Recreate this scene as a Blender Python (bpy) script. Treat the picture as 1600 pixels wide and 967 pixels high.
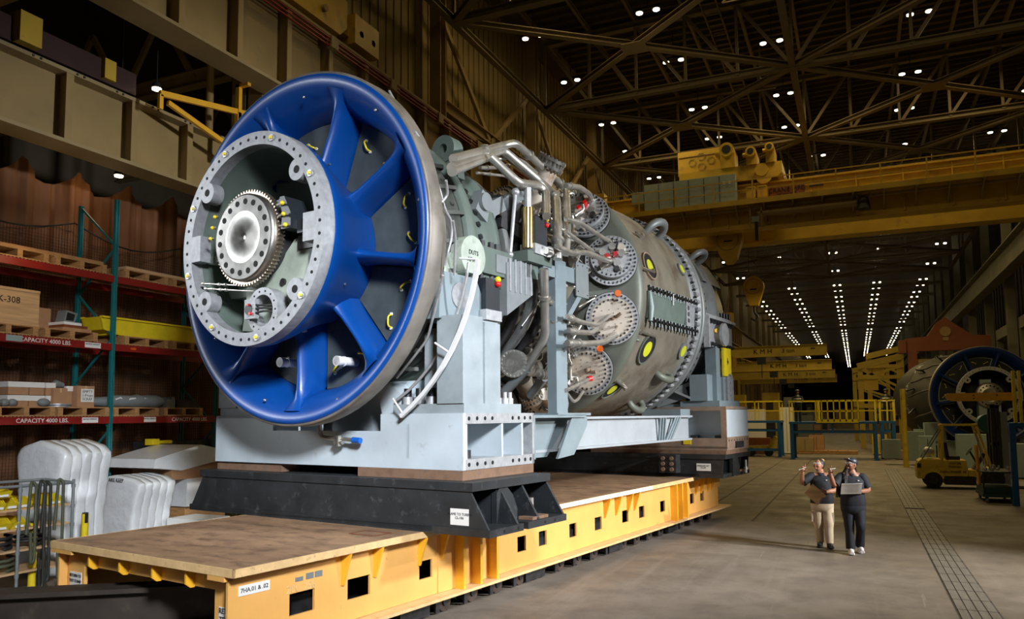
import bpy, math, random
from mathutils import Matrix, Vector
from math import sin, cos, pi, radians, atan2, sqrt, hypot

S = bpy.context.scene
COL = S.collection
for o in list(bpy.data.objects):
    bpy.data.objects.remove(o)
random.seed(7)

# ------------------------------------------------------------------ camera
cam_d = bpy.data.cameras.new('camera')
cam_d.sensor_width = 36.0
cam_d.lens = 1201.7 / 1600 * 36.0
cam_d.shift_y = 66.5 / 1600
cam_d.clip_end = 600
cam = bpy.data.objects.new('camera', cam_d)
COL.objects.link(cam)
CR = Matrix(((0.91315166, 0.04170664, 0.40548071),
             (0.40752674, -0.0721343, -0.91033983),
             (-0.00871815, 0.99652255, -0.08286613)))
cam.matrix_world = Matrix.Translation((0, 0, 2.5)) @ CR.to_4x4()
S.camera = cam

# ------------------------------------------------------------------ view and world
S.view_settings.view_transform = 'Standard'
S.view_settings.look = 'None'
S.view_settings.exposure = 0.0
S.view_settings.gamma = 1.0
S.view_settings.use_curve_mapping = False
W = bpy.data.worlds.new('world')
S.world = W
W.use_nodes = True
W.node_tree.nodes['Background'].inputs[0].default_value = (1.0, 0.72, 0.36, 1)
W.node_tree.nodes['Background'].inputs[1].default_value = 0.012


def light(kind, name, loc, target, power, color, size=1.0, spot=60, blend=0.5, size_y=None, spread=180):
    d = bpy.data.lights.new(name, kind)
    d.energy = power
    d.color = color
    if kind == 'AREA':
        d.shape = 'RECTANGLE'
        d.size = size
        d.size_y = size_y or size
        d.spread = radians(spread)
    elif kind == 'SPOT':
        d.spot_size = radians(spot)
        d.spot_blend = blend
        d.shadow_soft_size = size
    else:
        d.shadow_soft_size = size
    o = bpy.data.objects.new(name, d)
    COL.objects.link(o)
    o.location = loc
    if target is not None:
        o.rotation_euler = (Vector(target) - Vector(loc)).to_track_quat('-Z', 'Y').to_euler()
    return o


# photographic strobes standing to the right of the camera and on a high stand, then two added fills
light('SPOT', 'strobe_right', (8.0, 12.0, 6.4), (-5.6, 13.0, 3.4), 7600, (0.94, 0.97, 1.0), 0.4, 60, 0.6)
light('AREA', 'strobe_high', (3.8, -1.8, 8.2), (-6.6, 8.3, 2.2), 300, (0.93, 0.96, 1.0), 1.8, spread=48)
light('SPOT', 'strobe_low', (7.9, 13.4, 4.6), (-1.6, 13.6, 0.2), 5200, (1.0, 0.95, 0.87), 0.12, 60, 0.9)
light('AREA', 'fill_left', (-15.3, 2.4, 6.9), (-6.7, 7.0, 4.7), 62, (0.93, 0.97, 1.0), 3.0, spread=46)  # added unseen panel, gives the coupling disc something bright to reflect
light('SPOT', 'fill_floor', (-9.6, 1.6, 3.6), (-12.6, 9.6, 0.9), 170, (0.95, 0.98, 1.0), 0.4, 36, 0.9)  # added unseen spot that brightens the wrapped stacks

# the downward glow of the high bay lamps, with added unseen fills lower down
WARM = (1.0, 0.75, 0.33)
for x in (-8.5, -2.0, 5.0):
    for y in (12.0, 24.0, 36.0, 50.0):
        light('AREA', 'bay_glow_fill', (x, y, 17.7), (x, y, 0), (75 if y < 20 else 110) if y < 30 else (150 if y < 40 else 210), WARM, 2.0)
for y in (66.0, 88.0, 120.0):
    light('AREA', 'bay_glow_fill', (-2.0, y, 14.0), (-2.0, y, 0), 420, WARM, 4.0)
light('AREA', 'bay_glow_fill', (-1.0, 44.5, 9.5), (-1.0, 44.5, 0), 480, WARM, 3.0)  # added unseen fill, brightens the platforms and their railings
light('AREA', 'bay_glow_fill', (4.5, 32.0, 9.5), (4.0, 33.0, 0), 230, WARM, 3.0)  # added unseen fill over the forklift and second turbine
light('POINT', 'roof_bounce', (-6.0, 26.0, 13.0), None, 50, WARM, 1.5)
light('POINT', 'aisle_glow', (-13.2, 9.0, 5.6), None, 16, (1.0, 0.72, 0.38), 0.3)
light('POINT', 'aisle_glow', (-15.0, 11.6, 7.6), None, 12, (1.0, 0.72, 0.38), 0.3)

# ------------------------------------------------------------------ frames
HA = -0.16161                      # the turbine's axis is turned 9.3 degrees from the hall's
RT = Matrix.Rotation(HA, 3, 'Z')


def TW(x, y, z=0.0):
    return RT @ Vector((x, y, z))


# ------------------------------------------------------------------ materials
def nd(t, ty, **k):
    n = t.nodes.new(ty)
    for a, b in k.items():
        setattr(n, a, b)
    return n


def mat(name, col, rough=0.5, metal=0.0, var=0.15, vscale=6.0, bump=0.0, bscale=30.0, dirt=None, dscale=3.0,
        damt=0.5, coat=0.0, stretch=None, emit=None, estr=0.0, rvar=0.0):
    m = bpy.data.materials.new(name)
    m.use_nodes = True
    t = m.node_tree
    b = t.nodes['Principled BSDF']
    tc = nd(t, 'ShaderNodeTexCoord')
    src = tc.outputs['Object']
    if stretch:
        mp = nd(t, 'ShaderNodeMapping')
        mp.inputs['Scale'].default_value = stretch
        t.links.new(src, mp.inputs['Vector'])
        src = mp.outputs['Vector']
    nz = nd(t, 'ShaderNodeTexNoise')
    nz.inputs['Scale'].default_value = vscale
    nz.inputs['Detail'].default_value = 5
    t.links.new(src, nz.inputs['Vector'])
    mr = nd(t, 'ShaderNodeMapRange')
    mr.inputs['From Min'].default_value = 0.3
    mr.inputs['From Max'].default_value = 0.7
    mr.inputs['To Min'].default_value = 1 - var
    mr.inputs['To Max'].default_value = 1 + var
    t.links.new(nz.outputs['Fac'], mr.inputs['Value'])
    mx = nd(t, 'ShaderNodeVectorMath', operation='SCALE')
    mx.inputs[0].default_value = col
    t.links.new(mr.outputs[0], mx.inputs['Scale'])
    cout = mx.outputs[0]
    if dirt:
        n2 = nd(t, 'ShaderNodeTexNoise')
        n2.inputs['Scale'].default_value = dscale
        n2.inputs['Detail'].default_value = 7
        n2.inputs['Roughness'].default_value = 0.65
        t.links.new(src, n2.inputs['Vector'])
        cr = nd(t, 'ShaderNodeMapRange')
        cr.inputs['From Min'].default_value = 0.66 - 0.22 * damt
        cr.inputs['From Max'].default_value = 0.80 - 0.14 * damt
        cr.inputs['To Max'].default_value = 0.9
        t.links.new(n2.outputs['Fac'], cr.inputs['Value'])
        mm = nd(t, 'ShaderNodeMix', data_type='RGBA')
        t.links.new(cr.outputs[0], mm.inputs[0])
        t.links.new(cout, mm.inputs[6])
        mm.inputs[7].default_value = (*dirt, 1)
        cout = mm.outputs[2]
    t.links.new(cout, b.inputs['Base Color'])
    b.inputs['Roughness'].default_value = rough
    b.inputs['Metallic'].default_value = metal
    b.inputs['Coat Weight'].default_value = coat
    b.inputs['Coat Roughness'].default_value = 0.15
    if rvar:
        r2 = nd(t, 'ShaderNodeMapRange')
        r2.inputs['To Min'].default_value = max(0.02, rough - rvar)
        r2.inputs['To Max'].default_value = min(1, rough + rvar)
        t.links.new(nz.outputs['Fac'], r2.inputs['Value'])
        t.links.new(r2.outputs[0], b.inputs['Roughness'])
    if bump:
        n3 = nd(t, 'ShaderNodeTexNoise')
        n3.inputs['Scale'].default_value = bscale
        n3.inputs['Detail'].default_value = 4
        t.links.new(src, n3.inputs['Vector'])
        bp = nd(t, 'ShaderNodeBump')
        bp.inputs['Strength'].default_value = bump
        bp.inputs['Distance'].default_value = 0.02
        t.links.new(n3.outputs['Fac'], bp.inputs['Height'])
        t.links.new(bp.outputs[0], b.inputs['Normal'])
    if emit:
        b.inputs['Emission Color'].default_value = (*emit, 1)
        b.inputs['Emission Strength'].default_value = estr
    return m


M = dict(
    blue=mat('royal_blue_paint', (0.001, 0.058, 0.29), 0.38, 0, 0.06, 4, coat=0.15, bump=0.04, bscale=90),
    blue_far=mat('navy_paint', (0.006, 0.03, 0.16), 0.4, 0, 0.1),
    char=mat('charcoal_cover', (0.055, 0.07, 0.075), 0.75, 0, 0.2, 5, bump=0.15, bscale=120),
    rim=mat('bare_cast_rim', (0.27, 0.245, 0.215), 0.55, 0.55, 0.25, 3, rvar=0.12, dirt=(0.16, 0.13, 0.10), dscale=1.6, damt=0.5),
    flange=mat('machined_flange', (0.29, 0.30, 0.32), 0.5, 0.15, 0.18, 12, dirt=(0.24, 0.25, 0.27), dscale=7, damt=0.5),
    green=mat('grey_green_primer', (0.105, 0.14, 0.122), 0.55, 0, 0.12, 4, bump=0.08, bscale=60, dirt=(0.13, 0.15, 0.13), dscale=3, damt=0.4),
    lgreen=mat('pale_green_primer', (0.38, 0.44, 0.375), 0.6, 0, 0.15, 5, dirt=(0.2, 0.24, 0.2), dscale=4, damt=0.5),
    steel=mat('machined_steel', (0.55, 0.54, 0.52), 0.36, 1.0, 0.12, 8, rvar=0.08),
    gear=mat('worn_gear_teeth', (0.36, 0.30, 0.24), 0.4, 0.9, 0.25, 20),
    pipe=mat('stainless_pipe', (0.56, 0.54, 0.50), 0.40, 0.85, 0.12, 6, rvar=0.1),
    chrome=mat('polished_fitting', (0.62, 0.60, 0.56), 0.28, 0.9, 0.1, 10),
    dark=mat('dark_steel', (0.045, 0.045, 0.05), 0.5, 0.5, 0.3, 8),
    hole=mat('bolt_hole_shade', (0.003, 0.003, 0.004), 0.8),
    casing=mat('raw_casing', (0.215, 0.195, 0.155), 0.5, 0.35, 0.2, 2.0, bump=0.1, bscale=40, dirt=(0.095, 0.065, 0.042), dscale=1.3, damt=0.8, rvar=0.1),
    gcase=mat('olive_grey_casing', (0.125, 0.14, 0.115), 0.5, 0.15, 0.16, 2.5, bump=0.06, bscale=50, dirt=(0.13, 0.12, 0.09), dscale=1.5, damt=0.4),
    scase=mat('grey_exhaust_casing', (0.19, 0.20, 0.20), 0.5, 0.3, 0.16, 2.5, dirt=(0.12, 0.12, 0.12), dscale=1.8, damt=0.45),
    cream=mat('heat_tinted_cover', (0.72, 0.64, 0.55), 0.42, 0.35, 0.14, 4, dirt=(0.40, 0.26, 0.16), dscale=3, damt=0.5),
    ringm=mat('bright_flange', (0.50, 0.51, 0.53), 0.4, 0.5, 0.15, 12),
    bolt=mat('dark_bolt', (0.07, 0.075, 0.08), 0.38, 0.8, 0.3, 20),
    beamw=mat('pale_blue_steel_frame', (0.50, 0.58, 0.64), 0.5, 0, 0.06, 3, dirt=(0.30, 0.33, 0.35), dscale=5, damt=0.2),
    beamg=mat('grey_blue_steel', (0.20, 0.255, 0.285), 0.5, 0, 0.1, 3, dirt=(0.19, 0.22, 0.24), dscale=4, damt=0.4),
    column=mat('blotched_grey_primer', (0.30, 0.35, 0.38), 0.5, 0, 0.14, 3, dirt=(0.36, 0.40, 0.43), dscale=2.2, damt=0.7),
    black=mat('black_cradle_paint', (0.019, 0.022, 0.025), 0.5, 0, 0.3, 4, dirt=(0.075, 0.08, 0.085), dscale=7, damt=0.4, bump=0.05),
    rust=mat('rusty_spacer', (0.20, 0.115, 0.07), 0.85, 0, 0.25, 6, dirt=(0.10, 0.07, 0.06), dscale=6, damt=0.6),
    rframe=mat('rust_stained_frame', (0.27, 0.185, 0.13), 0.75, 0, 0.2, 5, dirt=(0.20, 0.20, 0.20), dscale=4, damt=0.6),
    orange=mat('transporter_yellow', (0.80, 0.43, 0.12), 0.42, 0, 0.07, 2.5, dirt=(0.40, 0.20, 0.06), dscale=10, damt=0.08),
    gusset=mat('deep_yellow_paint', (0.86, 0.45, 0.03), 0.4, 0, 0.06, 4),
    edge=mat('worn_deck_edge', (0.74, 0.50, 0.24), 0.55, 0, 0.12, 8, dirt=(0.25, 0.13, 0.06), dscale=14, damt=0.3),
    deck=mat('rusted_deck_plate', (0.34, 0.205, 0.115), 0.6, 0.0, 0.22, 2.2, bump=0.15, bscale=40, dirt=(0.13, 0.075, 0.045), dscale=2.6, damt=0.8, stretch=(1, 1.8, 1)),
    white=mat('white_paint', (0.75, 0.76, 0.77), 0.5, 0, 0.05),
    paper=mat('white_paper', (0.80, 0.80, 0.78), 0.7, 0, 0.03),
    ink=mat('black_ink', (0.01, 0.01, 0.012), 0.7, 0, 0.0),
    wrap=mat('white_shrink_wrap', (0.74, 0.77, 0.80), 0.28, 0, 0.06, 3, bump=0.5, bscale=9, coat=0.3),
    yellow=mat('safety_yellow', (0.80, 0.62, 0.02), 0.4, 0, 0.08),
    fyellow=mat('worn_yellow_paint', (0.66, 0.48, 0.05), 0.45, 0, 0.15, 4, dirt=(0.14, 0.10, 0.04), dscale=5, damt=0.4),
    cyellow=mat('crane_yellow', (0.56, 0.36, 0.03), 0.5, 0, 0.12, 1.5, dirt=(0.25, 0.16, 0.03), dscale=1.2, damt=0.4),
    jyellow=mat('jib_ochre', (0.50, 0.36, 0.05), 0.6, 0, 0.12, 1.5),
    tan=mat('tan_girder_paint', (0.30, 0.205, 0.075), 0.6, 0, 0.12, 1.2, dirt=(0.2, 0.145, 0.07), dscale=1.5, damt=0.4),
    tand=mat('dark_tan_steel', (0.30, 0.22, 0.10), 0.65, 0, 0.15, 1.2),
    truss=mat('roof_truss_paint', (0.17, 0.13, 0.07), 0.7, 0, 0.15, 1.0),
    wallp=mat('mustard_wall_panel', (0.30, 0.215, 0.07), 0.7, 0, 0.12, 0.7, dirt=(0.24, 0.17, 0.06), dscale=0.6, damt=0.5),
    teal=mat('teal_rack_paint', (0.012, 0.16, 0.17), 0.45, 0, 0.1),
    red=mat('rack_beam_red', (0.24, 0.012, 0.009), 0.45, 0, 0.1, dirt=(0.2, 0.02, 0.01), dscale=6, damt=0.3),
    wood=mat('pallet_wood', (0.40, 0.215, 0.085), 0.7, 0, 0.25, 5, stretch=(1, 1, 6)),
    ply=mat('plywood', (0.58, 0.37, 0.19), 0.65, 0, 0.2, 3, stretch=(1, 0.4, 5)),
    card=mat('cardboard', (0.42, 0.23, 0.12), 0.8, 0, 0.08),
    curtain=mat('brown_tarpaulin', (0.17, 0.062, 0.016), 0.7, 0, 0.12, 2, bump=0.2, bscale=6),
    net=mat('black_safety_net', (0.02, 0.018, 0.012), 0.9),
    orangecap=mat('orange_cap', (0.90, 0.16, 0.01), 0.5, 0, 0.05),
    redcap=mat('red_cap', (0.60, 0.01, 0.01), 0.4, 0, 0.05),
    bluecap=mat('blue_cap', (0.01, 0.12, 0.55), 0.4, 0, 0.05),
    lime=mat('lime_cover', (0.48, 0.50, 0.02), 0.5, 0, 0.08),
    brass=mat('brass_cylinder', (0.72, 0.53, 0.22), 0.22, 1.0, 0.08),
    mblack=mat('black_anodised_box', (0.016, 0.02, 0.026), 0.45, 0, 0.2, 40),
    plastic=mat('grey_metal_box', (0.20, 0.225, 0.235), 0.5, 0.1, 0.08),
    cab=mat('grey_blue_cabinet', (0.28, 0.36, 0.36), 0.5, 0, 0.06),
    dblue=mat('platform_blue', (0.012, 0.10, 0.30), 0.5, 0, 0.15),
    rubber=mat('tyre_rubber', (0.018, 0.017, 0.016), 0.8, 0, 0.3),
    lamp=mat('lamp_lens', (1, 1, 1), 0.5, 0, 0.0, emit=(1.0, 0.86, 0.58), estr=13.0),
    skin=mat('brown_skin', (0.36, 0.165, 0.095), 0.5, 0, 0.06),
    skin2=mat('deep_brown_skin', (0.25, 0.11, 0.065), 0.5, 0, 0.06),
    shirt=mat('navy_black_shirt', (0.006, 0.008, 0.014), 0.8, 0, 0.2, 8, bump=0.4, bscale=9),
    jeans=mat('dark_denim', (0.006, 0.009, 0.016), 0.8, 0, 0.2, 6, bump=0.4, bscale=8),
    khaki=mat('khaki_cotton', (0.50, 0.41, 0.30), 0.8, 0, 0.1, 6, bump=0.4, bscale=8),
    hair=mat('black_hair', (0.012, 0.009, 0.008), 0.45, 0, 0.3, 40, bump=0.6, bscale=60),
    hairb=mat('bronze_hair', (0.40, 0.22, 0.10), 0.5, 0, 0.3, 40, bump=0.6, bscale=60),
    glass=mat('clear_glasses', (0.75, 0.78, 0.8), 0.1, 0.3, 0.0),
    maroon=mat('dark_red_crane', (0.20, 0.055, 0.018), 0.6, 0, 0.15, 1.5),
    hose=mat('black_hose', (0.02, 0.022, 0.018), 0.6),
    olive=mat('olive_strap', (0.07, 0.08, 0.045), 0.7),
    case_far_dim=mat('far_casing_dimmed', (0.04, 0.038, 0.032), 0.6, 0.2, 0.2, 2),  # darkened casing for the second turbine, dimness put into the colour
    oxide_shaded=mat('shaded_oxide_paint', (0.035, 0.010, 0.007), 0.7, 0, 0.2, 2),  # near-black red, shade put into the paint to offset the strobe
    wheelm=mat('dirty_wheel', (0.07, 0.045, 0.035), 0.7, 0.2, 0.3, 9),
    cavity_shade=mat('shaded_case_steel', (0.07, 0.075, 0.068), 0.55, 0.3, 0.3, 4),  # case steel darkened, cavity shade behind the rim put into the colour
    beamr=mat('rusty_black_beam', (0.040, 0.030, 0.023), 0.6, 0.1, 0.3, 3, dirt=(0.11, 0.08, 0.055), dscale=2.5, damt=0.6),
    railm_dim=mat('rail_beam_dimmed', (0.33, 0.365, 0.40), 0.5, 0, 0.08, 3, dirt=(0.24, 0.26, 0.28), dscale=6, damt=0.25),  # frame paint darkened, so the colour takes back the side strobe's glare
    concrete=mat('concrete_beam', (0.20, 0.19, 0.13), 0.8, 0, 0.2, 1.0),
)


# ------------------------------------------------------------------ mesh builder
def basis(d):
    d = Vector(d).normalized()
    a = Vector((0, 0, 1)) if abs(d.z) < 0.9 else Vector((1, 0, 0))
    u = d.cross(a).normalized()
    v = u.cross(d).normalized()
    return u, v, d


class MB:
    def __init__(s, xf=None):
        s.v, s.f, s.mi, s.sm, s.xf, s.mats = [], [], [], [], xf, []
        s.cur = 0

    def use(s, m):
        if m not in s.mats:
            s.mats.append(m)
        s.cur = s.mats.index(m)
        return s

    def add(s, vs, fs, smooth=False):
        n = len(s.v)
        for p in vs:
            p = Vector(p)
            if s.xf is not None:
                p = s.xf @ p
            s.v.append(p)
        for f in fs:
            s.f.append([i + n for i in f])
            s.mi.append(s.cur)
            s.sm.append(smooth)
        return s

    def box(s, x0, x1, y0, y1, z0, z1):
        x0, x1 = min(x0, x1), max(x0, x1)
        y0, y1 = min(y0, y1), max(y0, y1)
        z0, z1 = min(z0, z1), max(z0, z1)
        return s.add([(x0, y0, z0), (x1, y0, z0), (x1, y1, z0), (x0, y1, z0), (x0, y0, z1), (x1, y0, z1), (x1, y1, z1), (x0, y1, z1)],
                     [(3, 2, 1, 0), (4, 5, 6, 7), (0, 1, 5, 4), (1, 2, 6, 5), (2, 3, 7, 6), (3, 0, 4, 7)])

    def bar(s, p0, p1, w, h, up=(0, 0, 1)):
        p0, p1 = Vector(p0), Vector(p1)
        d = (p1 - p0).normalized()
        up = Vector(up)
        if abs(d.dot(up)) > 0.98:
            up = Vector((0, 1, 0)) if abs(d.y) < 0.9 else Vector((1, 0, 0))
        r = d.cross(up).normalized() * (w / 2)
        u = r.cross(d).normalized() * (h / 2)
        vs = [p + a * r + b * u for p in (p0, p1) for a, b in ((-1, -1), (1, -1), (1, 1), (-1, 1))]
        return s.add(vs, [(3, 2, 1, 0), (4, 5, 6, 7), (0, 1, 5, 4), (1, 2, 6, 5), (2, 3, 7, 6), (3, 0, 4, 7)])

    def ibeam(s, p0, p1, w, h, t=0.02, up=(0, 0, 1)):
        p0, p1 = Vector(p0), Vector(p1)
        d = (p1 - p0).normalized()
        up = Vector(up)
        if abs(d.dot(up)) > 0.98:
            up = Vector((0, 1, 0)) if abs(d.y) < 0.9 else Vector((1, 0, 0))
        r = d.cross(up).normalized()
        u = r.cross(d).normalized()
        for k in (-1, 1):
            o = u * (k * (h - t) / 2)
            s.bar(p0 + o, p1 + o, w, t, u)
        s.bar(p0, p1, t, h - 2 * t, u)
        return s

    def cyl(s, p0, p1, r0, r1=None, n=16, cap=True, smooth=True):
        p0, p1 = Vector(p0), Vector(p1)
        r1 = r0 if r1 is None else r1
        u, v, d = basis(p1 - p0)
        vs = []
        for p, r in ((p0, r0), (p1, r1)):
            for i in range(n):
                a = 2 * pi * i / n
                vs.append(p + (u * cos(a) + v * sin(a)) * r)
        s.add(vs, [(i, i + n, (i + 1) % n + n, (i + 1) % n)[::-1] for i in range(n)], smooth)
        if cap:
            s.add(vs[:n], [tuple(range(n))])
            s.add(vs[n:], [tuple(range(n))[::-1]])
        return s

    def ringplate(s, p, d, r0, r1, t, n=48, smooth=True):
        """annulus of thickness t along d"""
        u, v, d = basis(d)
        p = Vector(p)
        vs = []
        for (k, r) in ((0, r0), (0, r1), (t, r1), (t, r0)):
            for i in range(n):
                a = 2 * pi * i / n
                vs.append(p + d * k + (u * cos(a) + v * sin(a)) * r)
        fs = []
        for k in range(4):
            for i in range(n):
                j = (i + 1) % n
                k2 = (k + 1) % 4
                fs.append((k * n + i, k * n + j, k2 * n + j, k2 * n + i))
        return s.add(vs, fs)

    def tube(s, pts, r, n=10, bend=0.0, cap=True, seg=4):
        P = [Vector(p) for p in pts]
        if bend > 0 and len(P) > 2:
            Q = [P[0]]
            for i in range(1, len(P) - 1):
                a, b, c = P[i - 1], P[i], P[i + 1]
                la, lc = (a - b).length, (c - b).length
                k = min(bend, la * 0.48, lc * 0.48)
                s0 = b + (a - b).normalized() * k
                s1 = b + (c - b).normalized() * k
                for q in range(seg + 1):
                    t = q / seg
                    Q.append(s0 * (1 - t) ** 2 + b * 2 * t * (1 - t) + s1 * t * t)
            Q.append(P[-1])
            P = Q
        u = None
        rings = []
        for i, p in enumerate(P):
            if i == 0:
                d = P[1] - P[0]
            elif i == len(P) - 1:
                d = P[-1] - P[-2]
            else:
                d = (P[i + 1] - P[i]).normalized() + (P[i] - P[i - 1]).normalized()
            if d.length < 1e-9:
                d = Vector((0, 0, 1))
            d.normalize()
            if u is None:
                u = basis(d)[0]
            else:
                u = (u - d * u.dot(d))
                u = u.normalized() if u.length > 1e-6 else basis(d)[0]
            v = d.cross(u)
            if isinstance(r, (list, tuple)):
                q_ = i / (len(P) - 1) * (len(r) - 1)
                i0 = min(int(q_), len(r) - 2)
                rr = r[i0] + (r[i0 + 1] - r[i0]) * (q_ - i0)
            else:
                rr = r
            rings.append([p + (u * cos(2 * pi * k / n) + v * sin(2 * pi * k / n)) * rr for k in range(n)])
        vs = [q for g in rings for q in g]
        fs = []
        for i in range(len(rings) - 1):
            for k in range(n):
                j = (k + 1) % n
                fs.append((i * n + k, i * n + j, (i + 1) * n + j, (i + 1) * n + k))
        s.add(vs, fs, True)
        if cap:
            s.add(rings[0], [tuple(range(n))[::-1]])
            s.add(rings[-1], [tuple(range(n))])
        return s

    def revolve(s, prof, o, n=96, t0=0.0, t1=360.0, smooth=True, flip=False):
        """profile (y, r) turned about the axis through o along +Y; angle from +X towards +Z"""
        full = abs(t1 - t0) >= 359.9
        m = n if full else n + 1
        vs = []
        for (y, r) in prof:
            for i in range(m):
                a = radians(t0 + (t1 - t0) * i / n)
                vs.append((o[0] + r * cos(a), y, o[2] + r * sin(a)))
        fs = []
        for k in range(len(prof) - 1):
            for i in range(n):
                j = (i + 1) % m
                q = (k * m + i, k * m + j, (k + 1) * m + j, (k + 1) * m + i)
                fs.append(q[::-1] if flip else q)
        return s.add(vs, fs, smooth)

    def prism(s, poly, axis, a0, a1):
        """poly of 2-D points extruded along axis 'x','y','z' from a0 to a1"""
        def mk(p, a):
            return {'x': (a, p[0], p[1]), 'y': (p[0], a, p[1]), 'z': (p[0], p[1], a)}[axis]
        n = len(poly)
        s.add([mk(p, a0) for p in poly] + [mk(p, a1) for p in poly],
              [tuple(range(n)), tuple(range(n, 2 * n))[::-1]] + [(i, (i + 1) % n, (i + 1) % n + n, i + n)[::-1] for i in range(n)])
        return s

    def wallholes(s, axis, a0, a1, u0, u1, w0, w1, holes):
        """plate with rectangular holes. holes: (u0,u1,w0,w1) sorted in u, not overlapping in u"""
        def bx(p0, p1, q0, q1):
            if p1 - p0 < 1e-4 or q1 - q0 < 1e-4:
                return
            if axis == 'x':
                s.box(a0, a1, p0, p1, q0, q1)
            elif axis == 'y':
                s.box(p0, p1, a0, a1, q0, q1)
            else:
                s.box(p0, p1, q0, q1, a0, a1)
        c = u0
        for (h0, h1, g0, g1) in sorted(holes):
            bx(c, h0, w0, w1)
            bx(h0, h1, w0, g0)
            bx(h0, h1, g1, w1)
            c = h1
        bx(c, u1, w0, w1)
        return s

    def ball(s, c, r, n=12, m=8, sc=(1, 1, 1)):
        c = Vector(c)
        vs, fs = [], []
        for i in range(m + 1):
            a = pi * i / m
            for j in range(n):
                b = 2 * pi * j / n
                vs.append(c + Vector((sin(a) * cos(b) * sc[0], sin(a) * sin(b) * sc[1], cos(a) * sc[2])) * r)
        for i in range(m):
            for j in range(n):
                k = (j + 1) % n
                fs.append((i * n + j, (i + 1) * n + j, (i + 1) * n + k, i * n + k))
        return s.add(vs, fs, True)

    def mesh(s, name, m, base):
        me = bpy.data.meshes.new(name)
        me.from_pydata([tuple(v - base) for v in s.v], [], s.f)
        mats = s.mats if s.mats else [m]
        for q in mats:
            me.materials.append(M[q] if isinstance(q, str) else q)
        if s.mats:
            me.polygons.foreach_set('material_index', s.mi)
        me.polygons.foreach_set('use_smooth', s.sm)
        me.validate()
        me.update()
        return me


BASE = {}


def thing(name, label, cat, loc, frame='W', group=None, rz=0.0):
    """an Empty at the thing's base; parts are modelled in the frame's own metres"""
    o = bpy.data.objects.new(name, None)
    o.empty_display_size = 0.2
    COL.objects.link(o)
    b = Vector(loc)
    if frame == 'T':
        o.location = RT @ b
        o.rotation_euler = (0, 0, HA)
    else:
        o.location = b
        o.rotation_euler = (0, 0, rz)
    BASE[o.name] = b
    o['label'] = label
    o['category'] = cat
    if group:
        o['group'] = group
    return o


SPLIT = dict(stiffeners=('stiffener', 2), conductor_bars=('conductor_bar', 1), conductor_brackets=('conductor_bracket', 1), clip_bolts=('clip_bolt', 1),
             diagonals=('diagonal', 1), posts=('post', 1), purlins=('purlin', 3), side_rails=('side_rail', 1), rungs=('rung', 1), webs=('web_member', 1),
             wheels=('wheel', 1), fins=('fin', 1), joint_bolts=('joint_bolt', 2), flange_nuts=('flange_nut', 1), foot_plates=('foot_plate', 1),
             side_plates=('side_plate', 1), end_webs=('end_web', 1), inner_webs=('inner_web', 1), end_plates=('end_plate', 1), top_plates=('top_plate', 1),
             pads=('pad', 1), cross_beams=('cross_beam', 1), feet=('foot', 1), top_boards=('top_board', 1), stringers=('stringer', 1),
             bottom_boards=('bottom_board', 1), front_gussets=('front_gusset', 1), corner_brackets=('corner_bracket', 1), flange_plates=('flange_plate', 1),
             rust_plates=('rust_plate', 1), exhaust_pads=('exhaust_pad', 1), yellow_blocks=('yellow_block', 1), brass_rods=('brass_rod', 1), timber_chock=('timber_chock', 1),
             housing_ledges=('housing_ledge', 1), sheaves=('sheave', 1), plate_nuts=('plate_nut', 1), end_ties=('end_tie', 1), struts=('strut', 3), deck_edge=('deck_edge', 1),
             brackets=('bracket', 1), skirt=('skirt', 1), data_plates=('data_plate', 1), door_gap=('door_gap', 1), rope=('rope', 1), carriage=('carriage', 1),
             yellow_cabinet=('yellow_cabinet', 1), indicator_plate=('indicator_plate', 1), handrail=('handrail', 1), cables=('cable', 1), terminals=('terminal', 1),
             tank_bars=('tank_bar', 1), gate=('gate_bar', 1), railing=('railing_bar', 1), top_rails=('top_rail', 1), battens=('batten', 1), fork=('fork', 1), lattice=('lattice_bar', 1),
             case_bolts=('case_bolt', 2), cover_bolts=('cover_bolt', 1), hangers=('hanger', 2), bolt_holes=('bolt_hole', 1), flange_bolts=('flange_bolt', 1),
             flange_studs=('flange_stud', 2), vane_levers=('vane_lever', 2), ring_bolts=('ring_bolt', 1), coupling_holes=('coupling_hole', 1), trunnion_bolts=('trunnion_bolt', 1),
             anchor_studs=('anchor_stud', 2), dark_fittings=('dark_fitting', 1), foot_holes=('foot_hole', 1), fuel_nozzles=('fuel_nozzle', 1), casing_pipes=('casing_pipe', 1),
             inner_shield=('inner_shield', 1), gusset_bracket=('gusset_bracket', 1), frame_bars=('frame_bar', 1), braids=('braid', 1), bronze_bun=('bun_lock', 1), overhead_guard=('guard_bar', 1), feet_=('foot', 1))


def islands(mb):
    key, par = {}, {}

    def find(a):
        while par[a] != a:
            par[a] = par[par[a]]
            a = par[a]
        return a
    kid = []
    for v in mb.v:
        k = (round(v.x, 5), round(v.y, 5), round(v.z, 5))
        kid.append(k)
        par.setdefault(k, k)
    for f in mb.f:
        a = find(kid[f[0]])
        for i in f[1:]:
            b = find(kid[i])
            if a != b:
                par[b] = a
    order, groups = {}, []
    for n, f in enumerate(mb.f):
        r = find(kid[f[0]])
        if r not in order:
            order[r] = len(groups)
            groups.append([])
        groups[order[r]].append(n)
    return groups


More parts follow.
